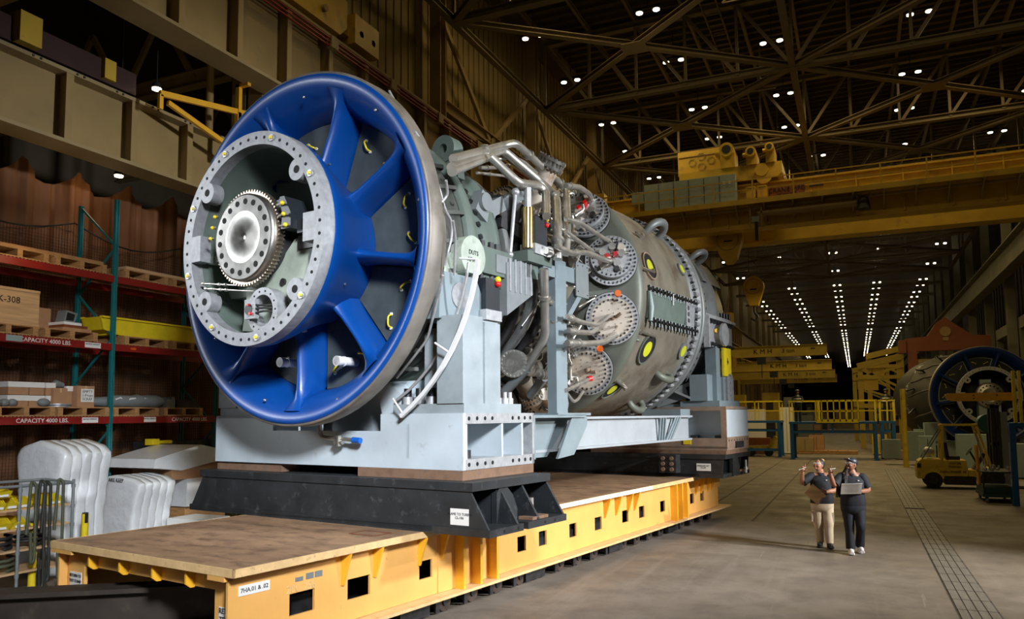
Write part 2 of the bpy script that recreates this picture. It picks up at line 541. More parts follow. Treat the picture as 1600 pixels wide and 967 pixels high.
def part(name, mb, m, parent, label=None, local=False):
    if name in SPLIT:
        nm, per = SPLIT[name]
        g = islands(mb)
        n = max(1, (len(g) + per - 1) // per)
        if 1 < n <= 100:
            first = None
            for k in range(0, len(g), per):
                q = MB()
                q.mats = list(mb.mats)
                ren = {}
                for fi in sorted(sum(g[k:k + per], [])):
                    ff = []
                    for i in mb.f[fi]:
                        if i not in ren:
                            ren[i] = len(q.v)
                            q.v.append(mb.v[i])
                        ff.append(ren[i])
                    q.f.append(ff)
                    q.mi.append(mb.mi[fi])
                    q.sm.append(mb.sm[fi])
                o = part1(nm, q, m, parent, label, local)
                first = first or o
            return first
    return part1(name, mb, m, parent, label, local)


def part1(name, mb, m, parent, label=None, local=False):
    b = BASE.get(parent.name, Vector((0, 0, 0)))
    if local:
        b = Vector((0, 0, 0))
    me = mb.mesh(name, m, b)
    o = bpy.data.objects.new(name, me)
    COL.objects.link(o)
    o.parent = parent
    BASE[o.name] = b
    if label:
        o['label'] = label
    return o


def single(name, mb, m, label, cat, loc=(0, 0, 0), frame='W', group=None, kind=None):
    b = Vector(loc)
    me = mb.mesh(name, m, b)
    o = bpy.data.objects.new(name, me)
    COL.objects.link(o)
    if frame == 'T':
        o.location = RT @ b
        o.rotation_euler = (0, 0, HA)
    else:
        o.location = b
    BASE[o.name] = b
    if label:
        o['label'] = label
    if cat:
        o['category'] = cat
    if group:
        o['group'] = group
    if kind:
        o['kind'] = kind
    return o


def struct(name, mb, m):
    return single(name, mb, m, None, None, kind='structure')


def copy_tree(o, parent=None):
    c = o.copy()
    COL.objects.link(c)
    if parent is not None:
        c.parent = parent
    BASE[c.name] = BASE.get(o.name, Vector((0, 0, 0)))
    for ch in list(o.children):
        copy_tree(ch, c)
    return c


def text(body, size, m, parent, pos, right, up, name='lettering', thick=0.002, align='CENTER', label=None):
    """flat lettering as a mesh; pos/right/up are in the parent's modelling frame"""
    cu = bpy.data.curves.new('t', 'FONT')
    cu.body = body
    cu.size = size
    cu.extrude = thick
    cu.align_x = align
    cu.align_y = 'CENTER'
    cu.resolution_u = 2
    to = bpy.data.objects.new('t', cu)
    COL.objects.link(to)
    dg = bpy.context.evaluated_depsgraph_get()
    dg.update()
    me = bpy.data.meshes.new_from_object(to.evaluated_get(dg))
    bpy.data.objects.remove(to)
    r, u = Vector(right).normalized(), Vector(up).normalized()
    n = r.cross(u)
    mx = Matrix((r, u, n)).transposed().to_4x4()
    b = BASE.get(parent.name, Vector((0, 0, 0)))
    mx.translation = Vector(pos) - b
    me.transform(mx)
    me.materials.clear()
    me.materials.append(M[m])
    for p in me.polygons:
        p.material_index = 0
    me.name = name
    o = bpy.data.objects.new(name, me)
    COL.objects.link(o)
    o.parent = parent
    BASE[o.name] = b
    return o
# ------------------------------------------------------------------ floor, roof and walls
def floor_material():
    m = bpy.data.materials.new('worn_concrete_floor')
    m.use_nodes = True
    t = m.node_tree
    b = t.nodes['Principled BSDF']
    tc = nd(t, 'ShaderNodeTexCoord')
    L = t.links.new

    def noise(scale, detail, rough=0.6, stretch=None, rot=0.0):
        mp = nd(t, 'ShaderNodeMapping')
        mp.inputs['Scale'].default_value = stretch or (1, 1, 1)
        mp.inputs['Rotation'].default_value = (0, 0, rot)
        L(tc.outputs['Object'], mp.inputs['Vector'])
        n = nd(t, 'ShaderNodeTexNoise')
        n.inputs['Scale'].default_value = scale
        n.inputs['Detail'].default_value = detail
        n.inputs['Roughness'].default_value = rough
        L(mp.outputs['Vector'], n.inputs['Vector'])
        return n.outputs['Fac']

    def ramp(src, a, b_, lo=0.0, hi=1.0):
        r = nd(t, 'ShaderNodeMapRange')
        r.inputs['From Min'].default_value = a
        r.inputs['From Max'].default_value = b_
        r.inputs['To Min'].default_value = lo
        r.inputs['To Max'].default_value = hi
        L(src, r.inputs['Value'])
        return r.outputs[0]

    def mix(fac, c1, c2):
        x = nd(t, 'ShaderNodeMix', data_type='RGBA')
        L(fac, x.inputs[0])
        for i, c in ((6, c1), (7, c2)):
            if isinstance(c, tuple):
                x.inputs[i].default_value = (*c, 1)
            else:
                L(c, x.inputs[i])
        return x.outputs[2]
    c = mix(ramp(noise(0.35, 6), 0.35, 0.68), (0.165, 0.138, 0.112), (0.25, 0.212, 0.175))
    c = mix(ramp(noise(1.6, 9, 0.7), 0.42, 0.75, 0, 0.75), c, (0.085, 0.07, 0.058))
    c = mix(ramp(noise(0.5, 7, 0.6, (6, 0.25, 1), 0.18), 0.56, 0.74, 0, 0.55), c, (0.27, 0.24, 0.215))
    c = mix(ramp(noise(2.2, 8, 0.65, (5, 0.16, 1), -0.12), 0.64, 0.70, 0, 0.5), c, (0.34, 0.30, 0.27))
    c = mix(ramp(noise(1.8, 5, 0.6, (0.3, 6, 1), 0.4), 0.66, 0.71, 0, 0.45), c, (0.06, 0.052, 0.045))
    c = mix(ramp(noise(14, 6, 0.7), 0.58, 0.8, 0, 0.5), c, (0.10, 0.085, 0.07))
    L(c, b.inputs['Base Color'])
    L(ramp(noise(1.2, 6), 0.3, 0.7, 0.5, 0.8), b.inputs['Roughness'])
    bp = nd(t, 'ShaderNodeBump')
    bp.inputs['Strength'].default_value = 0.12
    bp.inputs['Distance'].default_value = 0.01
    L(noise(22, 6), bp.inputs['Height'])
    L(bp.outputs[0], b.inputs['Normal'])
    return m


M['floor'] = floor_material()
struct('floor', MB().box(-24, 20, -8, 300, -0.3, 0), 'floor')
YC = [5.3 + 8.5 * k for k in range(0, 24)]
XL, XR = -12.0, 8.6

# steel track plates set in the floor
mb = MB()
mb.use('trackm') if 'trackm' in M else None
M['track'] = mat('floor_track_steel', (0.20, 0.19, 0.18), 0.5, 0.3, 0.15, 3, dirt=(0.10, 0.09, 0.08), dscale=5, damt=0.5, stretch=(4, 0.5, 1))
M['trackline'] = mat('track_groove', (0.06, 0.055, 0.05), 0.7)
mb = MB()
y = 6.0
mb.use('track')
for (a, b) in ((6.0, 22.6), (22.9, 38.5)):
    for k in range(4):
        x0 = 1.07 + k * 0.112
        mb.box(x0, x0 + 0.098, a, b, -0.02, 0.012)
mb.use('trackline')
mb.box(1.05, 1.53, 6.0, 38.5, -0.03, 0.004)
yy = 6.0
mb.use('trackline')
while yy < 38:
    mb.box(1.06, 1.52, yy, yy + 0.02, 0.0, 0.0135)
    yy += 0.6
single('floor_track', mb, 'track', 'long steel track strip in the floor right of the two people', 'floor track', (1.3, 6, 0))
for i, (x0, x1, lab) in enumerate(((-3.75, -3.70, 'thin dark rail groove in the floor leading to the left blue platform'),
                                   (-2.35, -2.30, 'thin dark rail groove in the floor leading under the middle blue platform'))):
    single('floor_rail', MB().box(x0, x1, 19, 45, -0.01, 0.006), 'trackline', lab, 'rail', (x0, 19, 0))

# roof deck
deckm = mat('corrugated_roof_deck', (0.085, 0.06, 0.03), 0.8, 0, 0.2, 0.5)
mb = MB()
mb.box(-30, 16, -8, 300, 19.6, 19.8)
struct('ceiling', mb, deckm)
mb = MB()
y = 14.0
while y < 80:
    mb.box(XL, XR, y, y + 0.10, 19.42, 19.6)
    y += 0.62
struct('trim_1', mb, deckm)

# left wall: ribbed mustard panels above the crane girder
mb = MB()
for k in range(len(YC) - 1):
    y0, y1 = YC[k], YC[k + 1]
    y = y0
    while y < y1 and y0 < 75:
        mb.box(-13.32, -13.26, y, y + 0.09, 12.0, 19.6)
        y += 0.45
mb.box(-13.5, -13.3, 13.8, 300, 12.0, 19.6)
struct('wall_left', mb, 'wallp')
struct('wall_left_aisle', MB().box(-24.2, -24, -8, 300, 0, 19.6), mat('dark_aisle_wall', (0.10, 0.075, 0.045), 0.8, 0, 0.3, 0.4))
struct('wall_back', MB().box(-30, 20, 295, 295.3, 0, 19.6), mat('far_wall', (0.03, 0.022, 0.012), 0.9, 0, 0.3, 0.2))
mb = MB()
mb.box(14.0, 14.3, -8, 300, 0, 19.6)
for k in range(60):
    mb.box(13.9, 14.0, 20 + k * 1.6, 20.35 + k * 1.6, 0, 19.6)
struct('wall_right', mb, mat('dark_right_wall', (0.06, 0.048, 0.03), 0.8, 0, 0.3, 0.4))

ORD = ['first', 'second', 'third', 'fourth', 'fifth', 'sixth', 'seventh', 'eighth', 'ninth', 'tenth', 'eleventh', 'twelfth', 'thirteenth', 'fourteenth', 'fifteenth',
       'sixteenth', 'seventeenth', 'eighteenth', 'nineteenth', 'twentieth', 'twenty-first', 'twenty-second', 'twenty-third', 'twenty-fourth']

# columns of the two runway lines
for k, y in enumerate(YC):
    if y < 12 or y > 150:
        continue
    t = thing('steel_column', '%s mustard steel column along the left side of the hall' % ORD[k - 1], 'column', (XL - 0.6, y, 0),
              group='left columns')
    m1 = MB()
    m1.ibeam((XL - 0.62, y, 0), (XL - 0.62, y, 19.4), 0.42, 0.42, 0.05, (0, 1, 0))
    part('shaft', m1, 'tan', t)
    m1 = MB()
    m1.ibeam((XL - 1.12, y, 0), (XL - 1.12, y, 12.0), 0.42, 0.42, 0.05, (0, 1, 0))
    z = 1.0
    while z < 11.5:
        m1.bar((XL - 0.6, y, z), (XL - 0.95, y, z + 0.5), 0.05, 0.1)
        m1.bar((XL - 0.6, y, z + 1.0), (XL - 0.95, y, z + 0.5), 0.05, 0.1)
        z += 1.0
    part('laced_leg', m1, 'tand', t)
    part('base_plate', MB().box(XL - 1.4, XL - 0.15, y - 0.35, y + 0.35, 0, 0.05), 'tand', t)
for k, y in enumerate(YC):
    if y < 46 or y > 200:
        continue
    single('steel_column', MB().ibeam((XR + 0.5, y, 0), (XR + 0.5, y, 19.4), 0.5, 0.5, 0.05, (0, 1, 0)), 'concrete',
           '%s dim steel column on the right, beyond the crane bridge' % ORD[k - 5], 'column', (XR + 0.5, y, 0), group='right columns')


# crane runway girders
def girder(name, x, z0, z1, y0, y1, w, lab, step, bolts=False, m='tan', web=None):
    t = thing(name, lab, 'crane girder', (x, y0, z0))
    mb = MB()
    mb.box(x - w / 2, x + w / 2, y0, y1, z1 - 0.07, z1)
    mb.box(x - w / 2, x + w / 2, y0, y1, z0, z0 + 0.07)
    part('flange_plates', mb, 'tand' if m == 'tan' else m, t)
    part('web_plate', MB().box(x - 0.02, x + 0.02, y0, y1, z0 + 0.07, z1 - 0.07), web or m, t)
    mb = MB()
    y = y0 + step * 0.5
    while y < min(y1, y0 + 90):
        mb.box(x + 0.02, x + w / 2 - 0.02, y, y + 0.035, z0 + 0.07, z1 - 0.07)
        mb.box(x + w / 2 - 0.04, x + w / 2 - 0.01, y - 0.06, y + 0.09, z0 + 0.07, z1 - 0.07)
        y += step
    part('stiffeners', mb, m, t)
    part('rail', MB().box(x - 0.05, x + 0.05, y0, y1, z1, z1 + 0.13), 'dark', t)
    if bolts:
        mb = MB()
        y = y0 + 0.3
        while y < y0 + 18:
            for d in (0, 0.14):
                mb.cyl((x + w / 2, y + d, z1 - 0.035), (x + w / 2 + 0.02, y + d, z1 - 0.035), 0.022, n=8)
            y += 0.85
        part('clip_bolts', mb, 'bolt', t)
    return t


g = girder('runway_girder', -12.0, 10.05, 12.1, 2.0, 150, 0.7, 'long tan crane girder behind the blue bell mouth, running to the far crane bridge', 1.55)
mb = MB()
for d in (0.0, 0.09, 0.18):
    y = 8.0
    mb.box(-11.60 + d * 0.2, -11.56 + d * 0.2, 8, 60, 11.70 + d, 11.73 + d)
part('conductor_bars', mb, 'red', g)
mb = MB()
y = 9.6
while y < 50:
    mb.box(-11.66, -11.50, y, y + 0.28, 11.68, 11.98)
    y += 2.7
part('conductor_brackets', mb, 'tand', g)
girder('runway_girder', -13.4, 7.6, 9.0, 1.5, 60, 0.6, 'lower tan riveted girder crossing above the storage rack at the upper left', 1.42, True)
girder('runway_girder', XR - 0.1, 10.7, 12.3, 20, 200, 0.7, 'dim crane girder receding along the right side of the hall', 2.2, m='concrete')

# lower mezzanine beams on the right
t = thing('mezzanine_edge', 'sloping looking mezzanine edge beam on columns at the far right', 'mezzanine', (9.2, 46, 6))
part('edge_beam', MB().box(9.4, 9.9, 46, 140, 7.6, 8.3), 'concrete', t)
part('floor_slab', MB().box(9.9, 13.9, 46, 140, 8.0, 8.3), 'concrete', t)
mb = MB()
for k in range(12):
    mb.box(9.42, 9.8, 47.2 + k * 8.5, 47.7 + k * 8.5, 0, 7.6)
part('posts', mb, 'concrete', t)

# wall struts in the left bays above the girder
for k in range(2, 10):
    y0, y1 = YC[k], YC[k + 1]
    t = thing('wall_bracing', '%s bay of diagonal bracing on the left wall above the girder' % ORD[k - 2], 'bracing', (-12.8, y0, 12.2),
              group='left wall bracing')
    mb = MB()
    ym = (y0 + y1) / 2
    mb.bar((-12.7, y0 + 0.2, 16.6), (-12.7, ym, 13.2), 0.12, 0.2)
    mb.bar((-12.7, y1 - 0.2, 16.6), (-12.7, ym, 13.2), 0.12, 0.2)
    mb.bar((-12.7, y0 + 0.2, 12.6), (-12.7, ym, 13.2), 0.10, 0.14)
    part('diagonals', mb, 'tan', t)
    part('wall_rail', MB().ibeam((-12.75, y0 + 0.2, 13.3), (-12.75, y1 - 0.2, 13.3), 0.35, 0.45, 0.04), 'tan', t)
    part('walkway', MB().box(-13.25, -12.4, y0 + 0.2, y1 - 0.2, 12.16, 12.2), 'dark', t)

# roof trusses
for k in range(1, 16):
    y = YC[k]
    if k == 1 and y < 13:
        continue
    t = thing('roof_truss', '%s steel roof truss from the camera spanning the hall' % ORD[k - 1], 'roof truss', (XL, y, 15.9), group='roof trusses')
    n = 10
    dx = (XR - XL) / n
    zb, zt = 15.95, 18.95
    part('bottom_chord', MB().ibeam((XL, y, zb), (XR, y, zb), 0.32, 0.26, 0.03), 'truss', t)
    part('top_chord', MB().ibeam((XL, y, zt), (XR, y, zt), 0.3, 0.26, 0.03), 'truss', t)
    if k < 9:
        mb = MB()
        for i in range(n + 1):
            mb.bar((XL + i * dx, y, zb), (XL + i * dx, y, zt), 0.11, 0.11)
        part('posts', mb, 'truss', t)
        mb = MB()
        for i in range(n):
            xa, xb = XL + i * dx, XL + (i + 1) * dx
            if i < n // 2:
                mb.bar((xa, y, zt), (xb, y, zb), 0.10, 0.13)
            else:
                mb.bar((xb, y, zt), (xa, y, zb), 0.10, 0.13)
        part('diagonals', mb, 'truss', t)
for k in range(1, 9):
    y0, y1 = YC[k], YC[k + 1]
    t = thing('roof_bracing', '%s bay of crossed horizontal roof bracing from the camera' % ORD[k - 1], 'roof bracing', (-1.7, y0, 15.8), group='roof bracing')
    for (a, b) in ((XL, -1.7), (-1.7, XR)):
        mb = MB()
        mb.ibeam((a, y0, 15.95), (b, y1, 15.95), 0.26, 0.2, 0.025)
        mb.ibeam((b, y0, 15.93), (a, y1, 15.93), 0.26, 0.2, 0.025)
        mb.box((a + b) / 2 - 0.45, (a + b) / 2 + 0.45, (y0 + y1) / 2 - 0.45, (y0 + y1) / 2 + 0.45, 15.82, 15.85)
        part('crossed_braces', mb, 'truss', t)
    mb = MB()
    for x in (XL, -1.7, XR):
        mb.ibeam((x, y0, 15.95), (x, y1, 15.95), 0.24, 0.24, 0.025)
    part('struts', mb, 'truss', t)
    mb = MB()
    for x in [XL + i * 2.06 for i in range(11)]:
        mb.ibeam((x, y0, 19.2), (x, y1, 19.2), 0.12, 0.22, 0.02)
    part('purlins', mb, 'truss', t)

# cable trays and catwalk hanging from the roof
t = thing('roof_catwalk', 'dark slatted cable tray running lengthwise below the roof left of centre', 'cable tray', (-4.6, 24, 18.2))
mb = MB()
for x in (-4.9, -4.3):
    mb.box(x, x + 0.05, 22, 62, 18.3, 18.42)
part('side_rails', mb, 'truss', t)
mb = MB()
y = 22.0
while y < 62:
    mb.box(-4.85, -4.3, y, y + 0.06, 18.32, 18.36)
    y += 0.45
part('rungs', mb, 'truss', t)
mb = MB()
for y in (26, 34, 42, 50):
    mb.tube([(-3.2, y, 19), (-3.2, y, 16.9), (-3.6, y, 16.5)], 0.04, 6)
    mb.bar((-3.6, y, 16.5), (-2.6, y, 16.5), 0.04, 0.04)
part('hangers', mb, 'truss', t)

# ------------------------------------------------------------------ high bay lights
rows = []
y = 28.2
while y < 285:
    rows.append(y)
    rows.append(y + 4.6 if y < 28.3 or True else y)
    y += 10.4
cols = (-11.5, -6.7, -2.6, 2.9, 7.8)
CN = ('leftmost', 'second from left', 'middle', 'second from right', 'rightmost')


def fixture_near():
    t = thing('high_bay_light', 'x', 'ceiling light', (0, 0, 18))
    mb = MB().box(-0.5, 0.5, -0.05, 0.05, 18.12, 18.2)
    mb.bar((0, 0, 18.2), (0, 0, 19.6), 0.03, 0.03)
    part('hanger_bar', mb, 'dark', t)
    for s in (-0.33, 0.33):
        h = part('lamp_housing', MB().cyl((s, 0, 18.02), (s, 0, 18.16), 0.17, 0.10, 12), 'dark', t)
        part('lamp_lens', MB().cyl((s, 0, 17.99), (s, 0, 18.02), 0.125, n=14), 'lamp', h)
    return t


near = fixture_near()
mbf = MB()
mbf.use('dark').box(-0.5, 0.5, -0.05, 0.05, 18.1, 18.2).bar((0, 0, 18.2), (0, 0, 19.6), 0.03, 0.03)
mbf.use('lamp')
for s in (-0.33, 0.33):
    mbf.box(s - 0.11, s + 0.11, -0.11, 0.11, 18.0, 18.1)
farproto = single('high_bay_light', mbf, 'lamp', 'x', 'ceiling light', (0, 0, 18))
used_n = used_f = False
for j, y in enumerate(rows):
    for i, x in enumerate(cols):
        if y < 49 and i == 4 and y < 43:
            continue
        if y > 232 and i not in (2,):
            continue
        xx = -1.5 if (i == 2 and y > 48) else x
        lab = '%s roof lamp pair in the %s row of high bay lights' % (CN[i], ORD[j] if j < len(ORD) else 'far')
        if y < 50:
            o = near if not used_n else copy_tree(near)
            used_n = True
        else:
            o = farproto if not used_f else copy_tree(farproto)
            used_f = True
            lab = 'tiny roof lamp pair, %s line, %s row from the camera' % (CN[i], ORD[j] if j < len(ORD) else 'far')
            if j >= len(ORD):
                lab = 'tiny roof lamp at the far end of the %s line of lights' % CN[i]
        o.location = (xx, y, 18.0)
        o['label'] = lab
        o['group'] = 'high bay roof lights in the %s line' % CN[i]

# small lamps over the aisle on the left
for n_, (x, y, z, lab) in enumerate(((-13.0, 11.15, 9.35, 'bright aisle lamp just above the top edge of the lower left girder'),
                                     (-14.6, 11.6, 7.85, 'bright aisle lamp hanging in front of the brown tarpaulin'),
                                     (-11.0, 9.0, 12.55, 'bright lamp under the roof at the upper left edge of the picture'))):
    t = thing('aisle_lamp', lab, 'lamp', (x, y, z))
    part('lamp_housing', MB().cyl((x, y, z), (x, y, z + 0.12), 0.11, 0.06, 12).bar((x, y, z + 0.1), (x, y, 19.6), 0.015, 0.015), 'dark', t)
    part('lamp_lens', MB().cyl((x, y, z - 0.03), (x, y, z), 0.09, n=12), 'lamp', t)
# ------------------------------------------------------------------ overhead crane across the hall
Y0 = 37.0
t = thing('overhead_crane', 'big yellow bridge crane spanning the hall behind the turbine, with sign and walkway', 'crane', (-1.7, 39.5, 12.2))
mb = MB()
mb.box(-11.6, 8.4, 37.6, 37.9, 11.35, 13.42)
mb.box(-11.7, 8.5, 37.45, 38.35, 13.36, 13.45)
mb.box(-11.6, 8.4, 37.5, 38.3, 11.3, 11.36)
mb.box(-11.6, 8.4, 38.1, 38.2, 11.35, 13.42)
for x in [-11 + i * 1.9 for i in range(11)]:
    mb.box(x, x + 0.06, 37.5, 37.6, 11.4, 13.35)
mb.box(-4.6, 8.4, 37.52, 37.6, 13.05, 13.12)
part('near_girder', mb, 'cyellow', t)
mb = MB()
mb.box(-11.6, 8.4, 41.5, 42.3, 11.5, 13.4)
mb.box(-11.6, 8.4, 41.4, 42.4, 11.42, 11.5)
part('far_girder', mb, 'cyellow', t)
e = part('end_truck', MB().box(-12.25, -11.6, 35.8, 43.6, 12.35, 13.1).box(-11.9, -11.1, 36.4, 37.0, 12.3, 13.6), 'cyellow', t)
mb = MB()
for y in (36.3, 37.3, 42.2, 43.2):
    mb.cyl((-12.1, y, 12.45), (-11.9, y, 12.45), 0.22, n=20)
part('wheels', mb, 'dark', e)
part('end_truck', MB().box(8.2, 8.8, 35.8, 43.6, 12.4, 13.1), 'cyellow', t)
# walkway
w = part('walkway', MB().box(-11.2, 8.4, 36.3, 37.6, 12.24, 12.30).box(-11.2, 8.4, 36.26, 36.32, 12.16, 12.40), 'cyellow', t)
mb = MB()
for x in [-11 + i * 1.25 for i in range(16)]:
    mb.bar((x, 36.35, 12.2), (x, 37.55, 11.6), 0.06, 0.08)
    mb.box(x, x + 0.06, 36.3, 37.6, 12.12, 12.24)
mb.box(-11.2, 8.4, 36.8, 36.9, 12.02, 12.14)
mb.box(-3.8, 0.5, 36.6, 37.2, 11.75, 11.85)
part('brackets', mb, 'tand', w)
mb = MB()
for x in [-11.1 + i * 1.78 for i in range(12)]:
    mb.box(x, x + 0.06, 36.28, 36.34, 12.3, 13.32)
mb.box(-11.1, 8.4, 36.29, 36.33, 13.28, 13.33)
mb.box(-11.1, 8.4, 36.29, 36.33, 12.82, 12.86)
part('handrail', mb, 'cyellow', w)
# electrical cabinets
c = part('cabinet_row', MB().box(-9.1, -4.75, 36.62, 37.45, 12.32, 13.78), 'cab', t, 'grey electrical cabinets on the walkway')
mb = MB()
for i in range(1, 6):
    x = -9.1 + i * 4.35 / 6
    mb.box(x - 0.012, x + 0.012, 36.60, 36.63, 12.36, 13.74)
part('door_gap', mb, 'dark', c)
mb = MB()
for x in (-5.3, -5.05):
    mb.box(x, x + 0.10, 36.59, 36.63, 13.32, 13.44)
    mb.cyl((x + 0.05, 36.60, 13.2), (x + 0.05, 36.62, 13.2), 0.02, n=8)
part('indicator_plate', mb, 'white', c)
part('small_cabinet', MB().box(-9.75, -9.15, 36.7, 37.4, 12.9, 13.5), 'cab', t)
mb = MB()
for x in (-4.3, -3.8):
    mb.box(x, x + 0.42, 36.9, 37.4, 12.32, 13.15)
d = part('yellow_cabinet', mb, 'cyellow', t)
mb = MB()
for x in (-4.3, -3.8):
    mb.box(x + 0.05, x + 0.37, 36.88, 36.9, 13.02, 13.06)
part('vent', mb, 'ink', d)
s_ = part('sign_board', MB().box(-3.3, -1.78, 37.44, 37.5, 12.45, 13.1), 'maroon', t, 'dark red maker sign with black lettering')
text('CRANE MFG', 0.30, 'ink', s_, (-2.54, 37.43, 12.95), (1, 0, 0), (0, 0, 1), thick=0.01)
text('MILWAUKEE', 0.15, 'ink', s_, (-2.54, 37.43, 12.74), (1, 0, 0), (0, 0, 1), thick=0.01)
text('WISCONSIN  53208', 0.15, 'ink', s_, (-2.54, 37.43, 12.56), (1, 0, 0), (0, 0, 1), thick=0.01)
part('girder_label', MB().box(-1.55, -0.95, 37.46, 37.5, 12.95, 13.03).box(-1.4, -1.1, 37.46, 37.5, 12.62, 12.68), 'ink', t)
# trolley on top
tr = thing('crane_trolley', 'yellow hoist trolley with motors standing on the bridge crane', 'crane trolley', (-5, 39.5, 13.5))
mb = MB()
mb.prism([(-7.5, 13.62), (-2.9, 13.62), (-2.7, 13.8), (-2.7, 14.32), (-7.5, 14.32)], 'y', 37.3, 42.2)
part('frame', mb, 'cyellow', tr)
mb = MB()
mb.box(-7.6, -5.4, 37.6, 40, 14.3, 15.5)
part('machinery_house', mb, 'cyellow', tr)
mb = MB()
for (x, z) in ((-6.9, 14.9), (-6.45, 14.65), (-6.45, 15.15), (-6.0, 14.9)):
    mb.ringplate((x, 37.58, z), (0, -1, 0), 0.17, 0.2, 0.02, 6)
mb.box(-7.55, -5.4, 37.56, 37.6, 14.38, 14.41)
mb.box(-7.55, -5.4, 37.56, 37.6, 15.2, 15.23)
part('panel_seams', mb, 'tand', tr)
for (x, z, r, lab) in ((-5.15, 15.1, 0.34, 'large motor'), (-4.05, 14.85, 0.24, None), (-3.2, 14.95, 0.2, None)):
    mb = MB()
    mb.cyl((x, 36.9, z), (x, 38.4, z), r, n=20).box(x - r, x + r, 37.2, 38.4, 14.3, z)
    mb.cyl((x - r * 0.9, 37.4, z), (x - r * 1.7, 37.4, z), r * 0.45, n=14)
    mo = part('hoist_motor', mb, 'cyellow', tr)
    part('motor_opening', MB().cyl((x, 36.88, z), (x, 36.91, z), r * 0.62, n=20), 'ink', mo)
mb = MB()
mb.cyl((-3.6, 37.1, 13.95), (-3.6, 37.32, 13.95), 0.3, n=20)
mb.cyl((-3.5, 37.15, 13.65), (-3.5, 37.3, 13.65), 0.36, n=20)
part('sheaves', mb, 'cyellow', tr)
# hooks
h = thing('hook_block', 'large tapering yellow hook block hanging under the crane beside the far end of the turbine', 'hook block', (-5.5, 38.9, 11))
mb = MB()
mb.prism([(-6.15, 11.6), (-4.8, 11.6), (-4.75, 11.2), (-5.05, 10.2), (-5.3, 9.95), (-5.6, 9.95), (-5.85, 10.3), (-6.2, 11.2)], 'y', 38.6, 39.2)
part('cheek_plate', mb, 'cyellow', h)
mb = MB()
mb.ringplate((-5.47, 38.6, 11.1), (0, -1, 0), 0.5, 0.54, 0.02, 30)
part('sheave_rim', mb, 'tand', h)
part('label', MB().box(-5.65, -5.25, 38.57, 38.6, 11.0, 11.06), 'ink', h)
part('rope', MB().box(-5.7, -5.66, 38.8, 38.84, 11.6, 13.6).box(-5.3, -5.26, 38.8, 38.84, 11.6, 13.6), 'dark', h)
h = thing('hook_block', 'rounded yellow hook block hanging in front of the distant roof lights', 'hook block', (-5.0, 46, 9.9))
cx, cz, yy = -5.12, 9.82, 46.0
poly = []
for i in range(13):
    a = radians(-10 + 200 * i / 12)
    poly.append((cx + 0.58 * cos(a), cz + 0.6 * sin(a)))
poly += [(cx - 0.24, cz - 1.1), (cx + 0.24, cz - 1.1)]
part('cheek_plate', MB().prism(poly[::-1], 'y', yy - 0.25, yy + 0.25), 'cyellow', h)
part('sheave_rim', MB().ringplate((cx, yy - 0.25, cz), (0, -1, 0), 0.42, 0.46, 0.02, 30), 'tand', h)
part('label', MB().box(cx - 0.18, cx + 0.18, yy - 0.28, yy - 0.25, cz - 0.2, cz - 0.13), 'ink', h)
part('hook', MB().tube([(cx, yy, cz - 1.05), (cx, yy, cz - 1.5), (cx + 0.22, yy, cz - 1.75), (cx + 0.05, yy, cz - 1.98), (cx - 0.2, yy, cz - 1.8)], 0.07, 8, 0.1), 'dark', h)
part('rope', MB().box(cx - 0.25, cx - 0.22, yy, yy + 0.03, cz + 0.5, 19.4).box(cx + 0.22, cx + 0.25, yy, yy + 0.03, cz + 0.5, 19.4), 'dark', h)
# flood lamp / siren on the walkway underside
l = thing('crane_horn', 'black floodlight hanging below the middle of the crane walkway', 'floodlight', (0.55, 36.6, 11.8))
part('bracket', MB().box(0.4, 0.44, 36.5, 36.6, 11.5, 12.1).box(0.9, 0.94, 36.5, 36.6, 11.5, 12.1), 'dark', l)
part('horn', MB().cyl((0.67, 36.5, 11.9), (0.67, 36.5, 11.4), 0.12, 0.3, 16).ball((0.67, 36.5, 11.75), 0.24), 'ink', l)
l = thing('crane_camera', 'grey device on a black post hanging below the crane walkway near the cabinets', 'device', (-3.9, 36.6, 11.2))
part('bracket', MB().box(-4.15, -4.1, 36.6, 36.65, 11.1, 12.2).box(-3.65, -3.6, 36.6, 36.65, 11.1, 12.2), 'tan', l)
part('housing', MB().box(-4.05, -3.7, 36.5, 36.8, 11.35, 11.6), 'plastic', l)
part('post', MB().box(-3.93, -3.8, 36.55, 36.7, 10.5, 11.35), 'ink', l)

# ------------------------------------------------------------------ near crane bogies on the left girders
t = thing('crane_bogie', 'yellow crane end carriage standing on the tan girder above the blue bell mouth', 'crane', (-12, 15.0, 12.2))
mb = MB()
mb.prism([(13.3, 12.3), (15.6, 12.3), (15.9, 12.6), (15.9, 13.3), (15.2, 13.6), (13.6, 14.8), (13.3, 14.8)], 'x', -12.3, -11.7)
mb.box(-12.2, -11.6, 16.1, 17.2, 12.3, 13.1)
mb.box(-12.1, -11.8, 15.5, 16.6, 12.5, 12.9)
part('carriage', mb, 'cyellow', t)
mb = MB()
for y in (13.7, 14.9, 16.4, 16.95):
    mb.cyl((-11.72, y, 12.65), (-11.6, y, 12.65), 0.09, n=14)
part('pin', mb, 'tand', t)
t = thing('crane_bogie', 'small yellow crane carriage at the upper left corner above the lower girder', 'crane', (-13.4, 8.6, 9.15))
part('carriage', MB().box(-13.7, -13.1, 8.35, 8.75, 9.15, 9.7).box(-13.7, -13.2, 10.1, 10.35, 9.2, 9.6), 'cyellow', t)
part('beam', MB().box(-13.75, -13.3, 4.0, 10.9, 9.15, 9.6), 'oxide_shaded', t)
